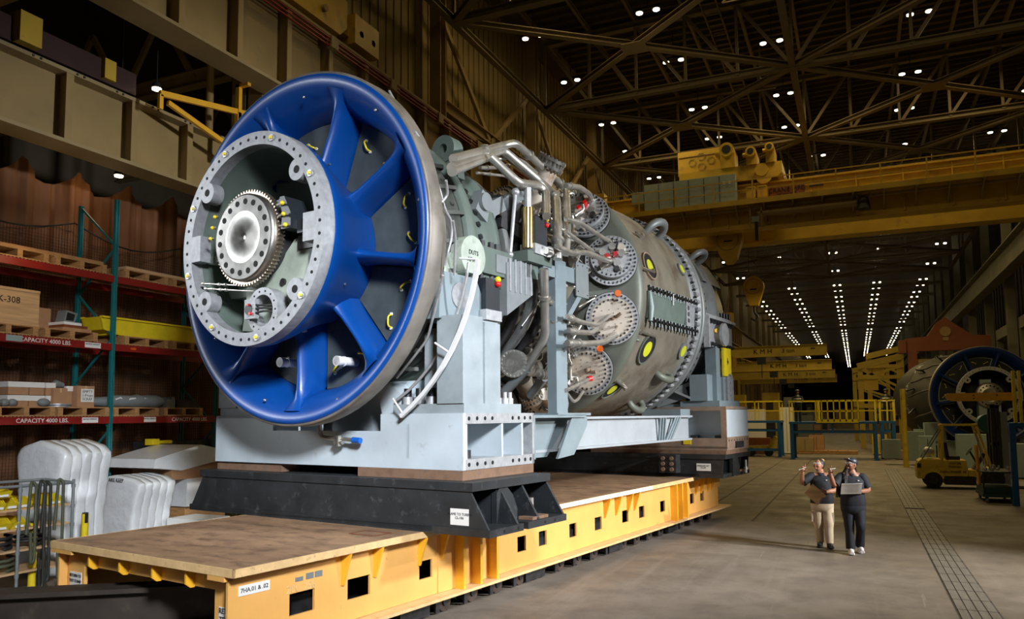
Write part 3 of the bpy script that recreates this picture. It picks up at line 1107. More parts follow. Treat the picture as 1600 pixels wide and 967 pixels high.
# yellow bracket frame behind the bell mouth
t = thing('bracket_frame', 'thin orange-yellow steel bracket frame sticking out behind the blue bell mouth', 'bracket', (-12.5, 10.8, 8.6))
mb = MB()
mb.bar((-12.5, 10.8, 9.02), (-12.5, 13.4, 9.5), 0.07, 0.12)
mb.bar((-12.5, 11.0, 8.9), (-12.5, 13.1, 8.45), 0.07, 0.10)
mb.bar((-12.5, 10.82, 9.0), (-12.5, 10.82, 8.7), 0.07, 0.09)
mb.bar((-12.5, 12.95, 8.3), (-12.5, 12.95, 9.4), 0.1, 0.14)
part('frame_bars', mb, 'gusset', t)
part('hanging_post', MB().box(-12.55, -12.45, 12.9, 13.0, 8.3, 10.05).box(-12.55, -12.2, 12.9, 13.0, 9.98, 10.05), 'gusset', t)
# vertical pipes behind the frame
for i, (y, x, r, m_) in enumerate(((13.5, -13.95, 0.09, 'tan'), (14.2, -13.9, 0.04, 'dark'), (14.4, -13.9, 0.03, 'plastic'), (15.2, -13.7, 0.12, 'tan'), (15.7, -13.7, 0.05, 'tan'), (16.0, -13.7, 0.05, 'tan'))):
    single('riser_pipe', MB().cyl((x, y, 7.9), (x, y, 19.6), r, n=10), m_, '%s upright pipe from the left between the girders behind the bell mouth' % ORD[i], 'pipe', (x, y, 7.9), group='riser pipes')
# roof beams over the left aisle
for i, y in enumerate((9.5, 14.2, 19, 24)):
    t = thing('aisle_rafter', '%s dark rafter from the camera over the left storage aisle' % ORD[i], 'rafter', (-17, y, 11), group='aisle rafters')
    part('rafter_beam', MB().ibeam((-23.9, y, 11.2), (-13.5, y, 11.2), 0.25, 0.4, 0.03), 'tand', t)
    mb = MB()
    for k in range(3):
        mb.bar((-23 + 2.6 * k, y, 11.2), (-21.7 + 2.6 * k, y, 13.2), 0.1, 0.14)
        mb.bar((-20.4 + 2.6 * k, y, 11.2), (-21.7 + 2.6 * k, y, 13.2), 0.1, 0.14)
    part('webs', mb, 'tand', t)
# ------------------------------------------------------------------ turbine (modelled in its own axis frame T)
AX, AZ = -7.89, 4.73
AO = (AX, 0, AZ)
CT = (RT.transposed() @ CR)


def ray_t(px, py):
    """direction, in the turbine frame, of a sight line of the survey camera"""
    d = Vector((px - 800.0, -(py - 550.0), -1201.7))
    return CT @ d


def tx(px, py, x):
    r = ray_t(px, py)
    p = r * (x / r.x)
    return Vector((p.x, p.y, p.z + 2.5))


def ty(px, py, y):
    r = ray_t(px, py)
    p = r * (y / r.y)
    return Vector((p.x, p.y, p.z + 2.5))


def tc(px, py, R):
    """first point of a sight line on the cylinder of radius R about the turbine axis"""
    q = ray_t(px, py)
    zc = AZ - 2.5
    a = q.x ** 2 + q.z ** 2
    b = -2 * (AX * q.x + zc * q.z)
    c = AX ** 2 + zc ** 2 - R * R
    D = max(b * b - 4 * a * c, 0)
    p = q * ((-b - sqrt(D)) / 2 / a)
    return Vector((p.x, p.y, p.z + 2.5))


def P(r, th, y):
    a = radians(th)
    return Vector((AX + r * cos(a), y, AZ + r * sin(a)))


def er(th):
    a = radians(th)
    return Vector((cos(a), 0, sin(a)))


def build_inlet(t, c):
    """bell mouth, struts, covers, front flange and shaft end. c maps roles to materials"""
    mb = MB()
    mb.revolve([(7.42, 1.84), (7.3, 1.855), (7.18, 1.885), (7.05, 1.94), (6.95, 2.0), (6.87, 2.07), (6.8, 2.15), (6.765, 2.21), (6.75, 2.27), (6.755, 2.30), (6.78, 2.315)],
               AO, 128)
    bell = part('bell_mouth', mb, c['blue'], t)
    mb = MB()
    mb.revolve([(6.775, 2.31), (6.775, 2.335), (6.79, 2.345), (7.0, 2.345), (7.02, 2.33), (7.05, 2.24), (7.25, 2.1), (7.5, 2.0), (7.55, 1.9)], AO, 128)
    part('outer_rim', mb, c['rim'], t)
    mb = MB()
    mb.revolve([(6.2, 1.33), (6.26, 1.345), (6.34, 1.335), (6.5, 1.27), (6.7, 1.17), (6.9, 1.085), (7.1, 1.01), (7.3, 0.955), (7.45, 0.94)], AO, 96)
    hub = part('inner_cone', mb, c['blue'], t)
    for k in range(9):
        th = 30 + 40 * k
        e, tg = er(th), er(th + 90)
        mb = MB()
        secs = [(0.95, 6.72, 0.150), (1.02, 6.79, 0.110), (1.10, 6.83, 0.088), (1.25, 6.87, 0.075), (1.6, 6.89, 0.072), (1.85, 6.88, 0.076), (1.98, 6.86, 0.09), (2.06, 6.82, 0.115), (2.14, 6.77, 0.16)]
        vs, n = [], 0
        for (r, yl, h) in secs:
            ring = []
            for (dy, k_) in ((0.62, 0.55), (0.3, 1.0), (0.12, 0.86), (0.045, 0.58), (0.01, 0.26), (0.0, 0.0)):
                ye = 7.5 if r < 1.83 else (7.33 if r < 1.9 else (7.02 if r < 2.0 else (6.92 if r < 2.1 else 6.84)))
                sc_ = min(1.0, (ye - yl) / 0.62)
                ring.append((yl + dy * sc_, k_ * h))
            full = [(y_, s_) for y_, s_ in ring] + [(y_, -s_) for y_, s_ in ring[-2::-1]]
            n = len(full)
            for (y_, s_) in full:
                vs.append(Vector((AX, y_, AZ)) + e * r + tg * s_)
        fs = []
        for i in range(len(secs) - 1):
            for j in range(n - 1):
                fs.append((i * n + j, i * n + j + 1, (i + 1) * n + j + 1, (i + 1) * n + j))
        mb.add(vs, fs, True)
        part('strut', mb, c['blue'], t)
    for k in range(9):
        th = 50 + 40 * k
        mb = MB()
        vs = []
        nn = 12
        for r in (0.955, 1.845):
            dl = math.degrees(0.085 / r)
            for i in range(nn + 1):
                a = th - 20 + dl + (40 - 2 * dl) * i / nn
                vs.append(P(r, a, 7.33))
        for r in (0.955, 1.845):
            dl = math.degrees(0.085 / r)
            for i in range(nn + 1):
                a = th - 20 + dl + (40 - 2 * dl) * i / nn
                vs.append(P(r, a, 7.36))
        fs = []
        m_ = nn + 1
        for i in range(nn):
            fs.append((i, i + 1, m_ + i + 1, m_ + i))
            fs.append((2 * m_ + i, 3 * m_ + i, 3 * m_ + i + 1, 2 * m_ + i + 1))
        mb.add(vs, fs)
        cov = part('intake_cover', mb, c['char'], t)
        for dth in (-9, 9):
            p = P(1.60, th + dth, 7.33)
            tg = (er(th + dth + 90) * 0.8 + er(th + dth) * 0.6 * (1 if dth > 0 else -1)).normalized()
            mb = MB().use('yellow')
            mb.tube([p - tg * 0.09, p - tg * 0.06 + Vector((0, -0.07, 0)), p + tg * 0.06 + Vector((0, -0.07, 0)), p + tg * 0.09], 0.013, 8, 0.05)
            mb.use('paper')
            for s_ in (-1, 1):
                mb.cyl(p + tg * 0.09 * s_, p + tg * 0.09 * s_ + Vector((0, -0.02, 0)), 0.022, n=8)
            part('handle', mb, 'yellow', cov)
        if c.get('edge'):
            mb = MB()
            for r in (0.97, 1.83):
                dl = math.degrees(0.09 / r)
                mb.tube([P(r, th - 20 + dl + (40 - 2 * dl) * i / 8, 7.31) for i in range(9)], 0.022, 5)
            for s_ in (-1, 1):
                d0, d1 = math.degrees(0.1 / 0.97), math.degrees(0.1 / 1.83)
                mb.tube([P(0.97, th + s_ * (20 - d0), 7.31), P(1.83, th + s_ * (20 - d1), 7.31)], 0.022, 5)
            part('edging', mb, c['edge'], cov)
    # front flange
    mb = MB()
    mb.revolve([(6.24, 1.18), (6.08, 1.18), (6.08, 1.345), (6.24, 1.345)], AO, 120, smooth=False)
    for a in (40, 140, -140, -40):
        mb.cyl(P(1.12, a, 6.078), P(1.12, a, 6.24), 0.135, n=28)
    for s_ in (-1, 1):
        mb.box(AX + s_ * 0.98, AX + s_ * 1.24, 6.079, 6.24, AZ - 0.17, AZ + 0.17)
    fl = part('front_flange', mb, c['flange'], t)
    mb = MB()
    for a in (40, 140, -140, -40):
        mb.cyl(P(1.12, a, 6.074), P(1.12, a, 6.079), 0.048, n=16)
    for k in range(52):
        a = k * 360 / 52 + 2
        if k % 6 != 4:
            mb.cyl(P(1.265, a, 6.076), P(1.265, a, 6.08), 0.0205, n=10)
    part('bolt_holes', mb, 'hole', fl)
    for k in range(52):
        if k % 6 == 4 and k < 50:
            a = k * 360 / 52 + 2
            mb = MB().use('ringm')
            mb.cyl(P(1.265, a, 6.06), P(1.265, a, 6.08), 0.045, n=6)
            mb.use('yellow').cyl(P(1.265, a, 6.04), P(1.265, a, 6.06), 0.022, n=8)
            part('plug', mb, 'yellow', fl, 'yellow plug')
    # shaft end
    mb = MB()
    mb.revolve([(6.02, 0.0), (6.02, 0.05), (6.0, 0.06), (6.0, 0.27), (5.985, 0.30), (5.985, 0.33), (5.99, 0.34), (5.99, 0.52), (6.0, 0.545), (6.05, 0.55)], AO, 96)
    mb.revolve([(6.14, 0.55), (6.14, 0.42), (6.6, 0.42), (6.95, 0.42)], AO, 64)
    sh = part('coupling_disc', mb, 'steel', t)
    mb = MB()
    vs = []
    nt = 72
    for yy in (6.05, 6.14):
        for i in range(nt * 4):
            r = 0.605 if (i % 4) in (1, 2) else 0.575
            vs.append(P(r, 360 * i / (nt * 4), yy))
    for yy in (6.05, 6.14):
        for i in range(nt * 4):
            vs.append(P(0.54, 360 * i / (nt * 4), yy))
    N = nt * 4
    fs = []
    for i in range(N):
        j = (i + 1) % N
        fs += [(i, j, N + j, N + i), (i, 2 * N + i, 2 * N + j, j), (N + i, N + j, 3 * N + j, 3 * N + i)]
    mb.add(vs, fs)
    part('gear_ring', mb, 'gear', sh)
    mb = MB()
    for k in range(18):
        a = 20 * k + 5
        mb.cyl(P(0.445, a, 5.985), P(0.445, a, 5.991), 0.037, n=14)
    part('coupling_holes', mb, 'hole', sh)
    # bowl behind the flange
    mb = MB()
    mb.revolve([(6.24, 1.18), (6.5, 1.16), (6.75, 1.08), (6.95, 0.9), (7.1, 0.6), (7.12, 0.4)], AO, 72)
    part('inner_bowl', mb, c['green'], t)
    return bell


turb = thing('gas_turbine', 'huge gas turbine with royal blue bell mouth, pipe-wrapped casing and round burner covers', 'gas turbine',
             (AX, 12.0, 2.45), 'T')
CM = dict(blue='blue', rim='rim', char='char', flange='flange', green='green')
build_inlet(turb, CM)

# bearing housing inside the bowl
mb = MB()
pts = []
for i in range(15):
    a = -2 - 88 * i / 14
    pts.append((AX + 1.15 * cos(radians(a)), AZ + 1.15 * sin(radians(a))))
pts += [(AX - 0.35, AZ - 1.12), (AX - 0.28, AZ - 0.8), (AX - 0.28, AZ - 0.35), (AX + 0.3, AZ - 0.35), (AX + 0.62, AZ - 0.05)]
mb.prism(pts, 'y', 6.28, 6.6)
lh = part('bearing_housing', mb, 'lgreen', turb)
mb = MB()
mb.prism([(AX + 0.92, AZ - 0.18), (AX + 1.09, AZ - 0.12), (AX + 1.07, AZ - 0.42), (AX + 0.98, AZ - 0.66), (AX + 0.88, AZ - 0.62), (AX + 0.86, AZ - 0.3)], 'y', 6.275, 6.29)
part('recess', mb, 'green', lh)
part('housing_plug', MB().cyl(ty(441, 440, 6.25), ty(441, 440, 6.25) + Vector((0, 0.06, 0)), 0.045, n=8), 'dark', lh)
mb = MB()
mb.box(AX - 1.12, AX - 0.5, 6.3, 6.9, AZ - 0.16, AZ - 0.06)
mb.box(AX - 1.1, AX - 0.28, 6.55, 6.9, AZ - 0.62, AZ - 0.5)
mb.box(AX - 0.5, AX - 0.38, 6.3, 6.9, AZ - 0.36, AZ - 0.1)
mb.box(AX - 1.0, AX - 0.25, 6.7, 6.75, AZ - 0.95, AZ - 0.1)
part('housing_ledges', mb, 'lgreen', turb)
mb = MB()
mb.cyl(P(0.5, 0, 6.2) + Vector((-0.5, 0, 0)), P(0.5, 0, 6.9) + Vector((-0.5, 0, 0)), 0.5, n=48)
part('shaft_collar', mb, 'dark', turb)
# access ring
mc = Vector((AX + 0.24, 6.14, AZ - 0.92))
mb = MB()
mb.ringplate(mc + Vector((0, -0.03, 0)), (0, 1, 0), 0.195, 0.285, 0.22, 40)
ar = part('access_ring', mb, 'flange', turb)
part('access_hollow', MB().cyl(mc + Vector((0, 0.17, 0)), mc + Vector((0, 0.18, 0)), 0.2, n=32), 'hole', ar)
mb = MB()
for k in range(14):
    a = 2 * pi * k / 14
    c_ = mc + Vector((cos(a) * 0.24, -0.033, sin(a) * 0.24))
    mb.cyl(c_, c_ + Vector((0, 0.004, 0)), 0.013, n=8)
part('ring_bolts', mb, 'hole', ar)
jb = ty(393, 483, 6.05)
mb = MB()
mb.box(jb.x - 0.11, jb.x + 0.09, 6.03, 6.09, jb.z - 0.12, jb.z + 0.12)
jp = part('junction_plate', mb, 'flange', turb)
mb = MB().use('dark')
mb.cyl((jb.x - 0.03, 6.025, jb.z), (jb.x - 0.03, 6.035, jb.z), 0.07, n=20)
mb.use('redcap').cyl((jb.x - 0.02, 6.0, jb.z + 0.05), (jb.x - 0.02, 6.03, jb.z + 0.05), 0.015, n=8).cyl((jb.x + 0.02, 6.0, jb.z - 0.06), (jb.x + 0.02, 6.03, jb.z - 0.06), 0.02, n=8)
part('socket', mb, 'dark', jp)
mb = MB()
for dz in (0.05, 0.0, -0.06):
    mb.tube([(jb.x + 0.05, 6.04, jb.z + dz), (jb.x + 0.2, 6.06, jb.z + dz * 0.6), (jb.x + 0.4, 6.3, jb.z + 0.02 + dz)], 0.013, 6, 0.1)
part('cables', mb, 'hose', jp)
# two thin pipes left of the access ring
for i, (a, b) in enumerate((((317, 443), (400, 447)), ((321, 451), (397, 455)))):
    p0, p1 = ty(*a, 6.12), ty(*b, 6.2)
    mb = MB().tube([p0, p1], 0.011, 8)
    for k in (0.0, 0.12, 0.3, 0.42):
        q = p0.lerp(p1, k)
        mb.tube([q, q + (p1 - p0).normalized() * 0.035], 0.024, 6)
    part('sensor_pipe', mb, 'chrome', turb)
# probe bracket right of the coupling
mb = MB()
b0 = AX + 0.60
mb.prism([(b0, AZ + 0.42), (b0 + 0.08, AZ + 0.42), (b0 + 0.2, AZ + 0.2), (b0 + 0.2, AZ + 0.02), (b0 + 0.03, AZ + 0.02), (b0 + 0.05, AZ + 0.2)], 'y', 6.05, 6.35)
mb.box(b0 + 0.2, b0 + 0.48, 6.15, 6.5, AZ - 0.03, AZ + 0.13)
mb.box(b0 + 0.1, b0 + 0.45, 6.25, 6.6, AZ - 0.2, AZ - 0.03)
pb = part('probe_bracket', mb, 'mblack', turb)
for (a, b) in (((433, 320), (441, 317)), ((436, 337), (443, 334)), ((438, 353), (446, 351))):
    p0 = ty(*a, 6.03)
    p1 = ty(*b, 6.0)
    mb = MB().use('chrome').tube([p0, p1], 0.014, 8).use('yellow').ball(p1, 0.028)
    part('probe_tip', mb, 'yellow', pb)
for (a, b) in (((340, 341), (336, 339)), ((336, 358), (332, 356)), ((333, 375), (329, 373))):
    p0 = ty(*a, 6.05)
    p1 = ty(*b, 6.02)
    part('probe_tip', MB().use('chrome').tube([p0, p1 + Vector((0.05, 0, 0))], 0.012, 8).use('yellow').ball(p1, 0.024), 'yellow', pb)
mb = MB()
p0, p1 = ty(434, 318, 6.3), ty(470, 330, 6.4)
mb.tube([p0, p1], 0.05, 10)
for k in (0.1, 0.45, 0.6, 0.9):
    q = p0.lerp(p1, k)
    mb.tube([q, q + (p1 - p0).normalized() * 0.07], 0.085, 6)
part('lube_fitting', mb, 'plastic', turb)
part('housing_cover', MB().prism([(AX + 0.7, AZ + 0.12), (AX + 0.8, AZ + 0.38), (AX + 0.98, AZ + 0.38), (AX + 1.1, AZ + 0.16)], 'y', 6.45, 6.8), 'lgreen', turb)

# studs and vents on the blue surfaces
for k, (px, py, y) in enumerate(((530, 337, 6.75), (533, 445, 6.75), (473, 518, 6.75), (510, 259, 6.78))):
    p = ty(px, py, y)
    part('stud', MB().cyl(p, p + Vector((0.09, -0.02, 0.0)), 0.014, n=8), 'chrome', turb)
for (px, py) in ((475, 152), (587, 172), (337, 529), (414, 625), (655, 312), (528, 624)):
    p = tc(px, py, 2.2)
    p = ty(px, py, 6.80)
    part('stud', MB().ball(p, 0.022, 8, 6), 'chrome', turb)
for (px, py) in ((557, 566), (469, 568)):
    p = ty(px, py, 7.33)
    mb = MB().cyl(p, p + Vector((0, -0.36, 0)), 0.058, n=20).cyl(p + Vector((0, -0.36, 0)), p + Vector((0, -0.30, 0)), 0.066, n=20).cyl(p + Vector((0, -0.24, 0)), p + Vector((0, -0.22, 0)), 0.066, n=20)
    part('vent_tube', mb, 'white', turb)

# ---- intake case behind the bell mouth
mb = MB()
mb.revolve([(7.4, 1.95), (7.6, 1.86), (8.0, 1.82), (8.15, 1.82)], AO, 96)
part('intake_case', mb, 'cavity_shade', turb)
mb = MB()
for a in range(-60, 90, 12):
    for y in (7.75, 7.95):
        p = P(1.83, a + y * 10, y)
        mb.cyl(p, p + er(a) * 0.05, 0.03, n=6)
    mb.bar(P(1.84, a, 7.55), P(1.88, a + 3, 8.1), 0.04, 0.05)
part('case_bolts', mb, 'cavity_shade', turb)
mb = MB()
mb.revolve([(8.12, 1.6), (8.12, 1.88), (8.18, 1.915), (8.3, 1.9), (8.42, 1.78), (8.72, 1.735), (8.80, 1.80), (8.84, 1.85), (8.94, 1.85), (8.96, 1.5)], AO, 128)
st = part('inlet_flange', mb, 'green', turb)
for k in range(10):
    th = 8.5 + k * 6.0
    p = P(1.745, th, 8.58)
    mb = MB().cyl(p, p + er(th) * 0.045, 0.040, n=18).cyl(p + er(th) * 0.045, p + er(th) * 0.055, 0.022, n=6)
    part('bolt', mb, 'bolt', st)
lc = P(1.99, 53, 8.55)
mb = MB()
mb.ringplate(lc + Vector((0, -0.11, 0)), (0, 1, 0), 0.075, 0.2, 0.22, 28)
mb.bar(lc + er(53) * -0.1 + er(143) * 0.0, lc - er(53) * 0.3, 0.2, 0.36, (0, 1, 0))
mb.bar(lc + er(143) * -0.14, lc - er(53) * 0.28 - er(143) * 0.4, 0.2, 0.16, (0, 1, 0))
part('lifting_lug', mb, 'green', turb)
# trunnion on the camera side
mb = MB()
tcn = Vector((-6.35, 8.06, 4.60))
pl = []
for i in range(33):
    a = radians(-60 + 300 * i / 32)
    pl.append((tcn.y + 0.27 * cos(a), tcn.z + 0.27 * sin(a)))
mb.prism(pl, 'x', -6.3, -5.88)
mb.box(-6.9, -6.05, 7.55, 8.5, 4.3, 4.62)
tr_ = part('trunnion', mb, 'lgreen', turb)
text('DUTS', 0.085, 'dark', tr_, (-5.875, tcn.y, tcn.z + 0.04), (0, 1, 0), (0, 0, 1))
text('A7W5L', 0.085, 'dark', tr_, (-5.875, tcn.y, tcn.z - 0.06), (0, 1, 0), (0, 0, 1))
mb = MB().box(-6.5, -5.98, 8.42, 9.15, 4.45, 4.82)
mb.box(-6.4, -6.05, 8.5, 8.95, 4.3, 4.5)
bk = part('instrument_bracket', mb, 'green', turb)
part('name_plate', MB().box(-5.98, -5.965, 8.72, 9.12, 4.5, 4.75), 'plastic', bk, 'silver plate')
mb = MB()
for (y, z) in ((8.5, 4.85), (8.7, 4.86), (8.85, 4.86), (8.45, 4.4), (8.7, 4.38), (8.8, 4.34)):
    mb.cyl((-6.05, y, z - 0.06), (-6.05, y, z + 0.06), 0.04, n=8)
part('terminals', mb, 'dark', bk)

# ---- compressor section
mb = MB()
mb.revolve([(8.9, 1.62), (9.15, 1.6), (9.2, 1.50), (9.7, 1.45), (9.75, 1.5), (10.1, 1.5), (10.15, 1.38), (10.8, 1.32), (11.0, 1.30), (11.05, 1.42), (11.15, 1.42), (11.2, 1.30), (12.1, 1.32)], AO, 96)
part('compressor_case', mb, 'casing', turb)
for i, (y, r) in enumerate(((9.3, 1.75), (9.85, 1.66), (10.35, 1.58), (10.8, 1.52))):
    mb = MB()
    mb.revolve([(y - 0.02, r - 0.13), (y - 0.05, r - 0.02), (y - 0.03, r + 0.01), (y + 0.07, r + 0.01), (y + 0.09, r - 0.03), (y + 0.06, r - 0.13), (y - 0.02, r - 0.13)], AO, 96)
    rg = part('vane_ring', mb, 'dark' if i % 2 else 'scase', turb)
    mb = MB()
    for k in range(28):
        a = k * 360 / 28 + 3
        mb.bar(P(r - 0.12, a, y + 0.02), P(r - 0.14, a + 1, y + 0.22), 0.03, 0.045)
        mb.cyl(P(r - 0.22, a + 1, y + 0.22), P(r - 0.09, a + 1, y + 0.22), 0.028, n=8)
    part('vane_levers', mb, 'pipe', rg)
for (ry, rr) in ((11.1, 1.44), (11.55, 1.36)):
    mb = MB()
    for k in range(60):
        a = k * 6
        mb.cyl(P(rr, a, ry - 0.07), P(rr, a, ry + 0.07), 0.035, n=8)
    part('flange_bolts', mb, 'bolt', turb)

# actuator linkage near the top
mb = MB()
lk = [tx(*p, -6.25) for p in ((742, 312), (760, 330), (783, 318), (806, 302), (828, 292))]
mb.bar(lk[0], lk[1] + Vector((0, .1, -.1)), 0.16, 0.36)
mb.bar(lk[1], lk[2], 0.12, 0.22)
mb.bar(lk[2] + Vector((0, 0, -.05)), lk[3] + Vector((0, 0.1, 0.02)), 0.10, 0.20)
mb.bar(lk[3], lk[4], 0.10, 0.14)
mb.cyl(lk[0] + Vector((0.06, .12, -.02)), lk[0] + Vector((0.13, .12, -.02)), 0.13, n=24)
part('linkage', mb, 'plastic', turb)
mb = MB()
mb.bar(tx(768, 322, -6.35), tx(822, 345, -6.35), 0.3, 0.32)
mb.bar(tx(775, 345, -6.3), tx(818, 372, -6.3), 0.2, 0.2)
part('actuator_beam', mb, 'dark', turb)
mb = MB()
a_, b_ = tx(805.5, 300, -6.0), tx(797, 398, -6.0)
mb.cyl(a_, b_, 0.028, n=10).ball(a_, 0.06).ball(b_, 0.05)
part('turnbuckle_rod', mb, 'ringm', turb)


def actuator(px, top, mid, bot, x, boxpx):
    """steel rod, brass cylinder and black servo box"""
    mb = MB().cyl(tx(px, top, x), tx(px, mid, x), 0.058, n=18)
    a = part('actuator', mb, 'ringm', turb)
    mb = MB().cyl(tx(px, mid, x), tx(px, bot, x), 0.088, n=22).cyl(tx(px + 8, mid, x), tx(px + 8, bot, x), 0.018, n=8)
    part('brass_cylinder', mb, 'brass', a)
    q0, q1 = tx(boxpx[0], boxpx[1], x + 0.12), tx(boxpx[2], boxpx[3], x + 0.12)
    mb = MB().box(x - 0.12, x + 0.12, q0.y, q1.y, q1.z, q0.z)
    sb = part('servo_box', mb, 'mblack', a)
    mb = MB().box(x - 0.13, x + 0.13, q0.y - 0.02, q1.y + 0.02, q1.z - 0.15, q1.z)
    part('servo_base', mb, 'ringm', a)
    c_ = tx(boxpx[2] - 1, boxpx[1] + 6, x + 0.13)
    part('yellow_button', MB().ball(c_, 0.04), 'yellow', sb)
    part('red_button', MB().ball(c_ - Vector((0, 0, 0.09)), 0.04), 'redcap', sb)


actuator(824.5, 294, 325, 388, -5.95, (836, 337, 855, 386))
mb = MB()
g0 = tx(824, 396, -5.95)
mb.box(-6.2, -5.85, g0.y - 0.15, g0.y + 0.55, g0.z - 0.14, g0.z + 0.02)
mb.box(-6.3, -5.95, g0.y - 0.05, g0.y + 0.3, g0.z - 0.35, g0.z - 0.14)
part('actuator_bracket', mb, 'green', turb)
q0, q1 = tx(759, 433, -5.85), tx(781, 487, -5.85)
mb = MB().box(-6.15, -5.85, q0.y, q1.y, q1.z, q0.z)
sb = part('servo_box', mb, 'mblack', turb)
part('servo_base', MB().box(-6.17, -5.83, q0.y - 0.02, q1.y + 0.02, q1.z - 0.14, q1.z), 'ringm', sb)
part('yellow_button', MB().ball(tx(778, 437, -5.83), 0.045), 'yellow', sb)
part('red_button', MB().ball(tx(778, 444, -5.83), 0.045), 'redcap', sb)
mb = MB().cyl(tx(749, 415, -6.15), tx(750, 470, -6.15), 0.05, n=14).cyl(tx(755, 418, -6.1), tx(758, 488, -6.1), 0.02, n=8)
part('brass_rods', mb, 'brass', turb)
# finned grey box
q0, q1 = tx(792, 432, -5.95), tx(832, 424, -5.95)
mb = MB()
y0_, y1_ = q0.y, q1.y
zt = 4.72
mb.prism([(y0_, zt - 0.05), (y1_, zt + 0.1), (y1_, tx(833, 461, -5.95).z), (y0_, tx(790, 492, -5.95).z)], 'x', -6.4, -5.95)
fb = part('finned_box', mb, 'plastic', turb)
mb = MB()
for k in range(5):
    y = y0_ + (y1_ - y0_) * (k + 0.5) / 5
    mb.box(-5.955, -5.93, y - 0.012, y + 0.012, zt - 0.45, zt + 0.02)
part('fins', mb, 'ringm', fb)

# ---- combustion case, cans
mb = MB()
mb.revolve([(11.95, 1.25), (12.2, 1.42), (12.62, 2.24), (12.66, 2.31), (12.72, 2.35), (12.80, 2.36), (12.86, 2.31), (12.95, 2.27), (13.4, 2.27), (14.4, 2.29), (15.2, 2.26), (15.55, 2.24)], AO, 144)
cc = part('combustion_case', mb, 'casing', turb)
mb = MB()
mb.revolve([(12.1, 1.30), (12.19, 1.43), (12.60, 2.25), (12.65, 2.325), (12.72, 2.357), (12.78, 2.362)], AO, 144)
part('front_cone', mb, 'gcase', turb)

RHO, YC_, ALP = 2.02, 12.30, 30


def can_frame(th):
    e, tg = er(th), er(th + 90)
    n = (e * sin(radians(ALP)) + Vector((0, -cos(radians(ALP)), 0))).normalized()
    u = tg
    v = n.cross(u).normalized()      # points outwards along the disc
    if v.dot(e) < 0:
        v = -v
    o = P(RHO, th, YC_)
    m_ = Matrix((u, v, n)).transposed().to_4x4()
    m_.translation = o
    return m_


def build_can(th, kind):
    X = can_frame(th)
    mb = MB(X)
    mb.cyl((0, 0, -0.5), (0, 0, -0.06), 0.43, n=48)
    # local: x tangential, y outward, z towards viewer
    root = part('combustor_can', mb, 'gcase', turb)
    mb = MB(X)
    mb.use('ink').cyl((0, 0, -0.08), (0, 0, -0.05), 0.475, n=64)
    mb.use('ringm').ringplate((0, 0, -0.05), (0, 0, 1), 0.37, 0.465, 0.05, 64)
    if kind == 1:
        mb.use('scase').cyl((0, 0.0, -0.05), (0, 0.0, 0.10), 0.375, 0.36, n=48)
    part('can_flange', mb, 'ringm', root)
    mb = MB(X)
    z1 = 0.16 if kind == 1 else 0.0
    mb.cyl((0, 0, z1 - 0.06), (0, 0, z1 + 0.02), 0.372 if kind == 0 else 0.37, n=64)
    cov = part('end_cover', mb, 'cream' if kind == 0 else 'ringm', root)
    mb = MB(X)
    for k in range(36):
        a = 2 * pi * k / 36
        mb.cyl((0.425 * cos(a), 0.425 * sin(a), 0.0), (0.425 * cos(a), 0.425 * sin(a), 0.03), 0.018, n=8)
    for k in range(26):
        a = 2 * pi * k / 26 + 0.05
        mb.cyl((0.335 * cos(a), 0.335 * sin(a), z1 + 0.02), (0.335 * cos(a), 0.335 * sin(a), z1 + 0.045), 0.019, n=8)
    for k in range(14):
        a = k * 2.4
        r = 0.1 + 0.013 * k
        mb.cyl((r * cos(a), r * sin(a), z1 + 0.02), (r * cos(a), r * sin(a), z1 + 0.03), 0.008, n=6)
    part('cover_bolts', mb, 'bolt', root)
    return root, X, cov, z1


CANS = {}
for k in range(12):
    th = 15 + 30 * k
    if 130 < th < 230:
        continue
    CANS[th] = build_can(th, 1 if th in (15, 45) else 0)


def fit(th, name, m, fn):
    root, X, cov, z1 = CANS[th]
    mb = MB(X)
    fn(mb, z1)
    return part(name, mb, m, root)


def star(mb, z1):
    for k in range(5):
        a = 2 * pi * k / 5 + 0.3
        c_ = (0.17 * cos(a), 0.17 * sin(a))
        mb.cyl((*c_, z1), (*c_, z1 + 0.10), 0.055, 0.045, 16)
        mb.cyl((*c_, z1 + 0.10), (*c_, z1 + 0.12), 0.066, n=16)
        mb.tube([(0.05 * cos(a), 0.05 * sin(a), z1 + 0.04), (0.30 * cos(a), 0.30 * sin(a), z1 + 0.03)], 0.03, 8)


for th in (15, 45):
    fit(th, 'fuel_nozzles', 'chrome', star)
    fit(th, 'cone_pocket', 'cream', lambda mb, z1: mb.cyl((-0.04, -0.12, z1), (-0.04, -0.12, z1 + 0.14), 0.15, 0.07, 24).cyl((0.12, 0.2, z1), (0.12, 0.2, z1 + 0.08), 0.09, 0.07, 20))
    fit(th, 'red_fitting', 'redcap', lambda mb, z1: mb.box(-0.03, 0.03, 0.02, 0.09, z1 + 0.05, z1 + 0.2).box(-0.02, 0.035, -0.12, -0.05, z1 + 0.05, z1 + 0.18))
    fit(th, 'dark_fitting', 'dark', lambda mb, z1: mb.tube([(0.1, 0.1, z1), (0.1, 0.1, z1 + 0.1), (0.2, 0.16, z1 + 0.14), (0.25, 0.1, z1 + 0.02)], 0.02, 8, 0.04).tube([(-0.25, 0.02, z1), (-0.25, 0.02, z1 + 0.12)], 0.05, 10))
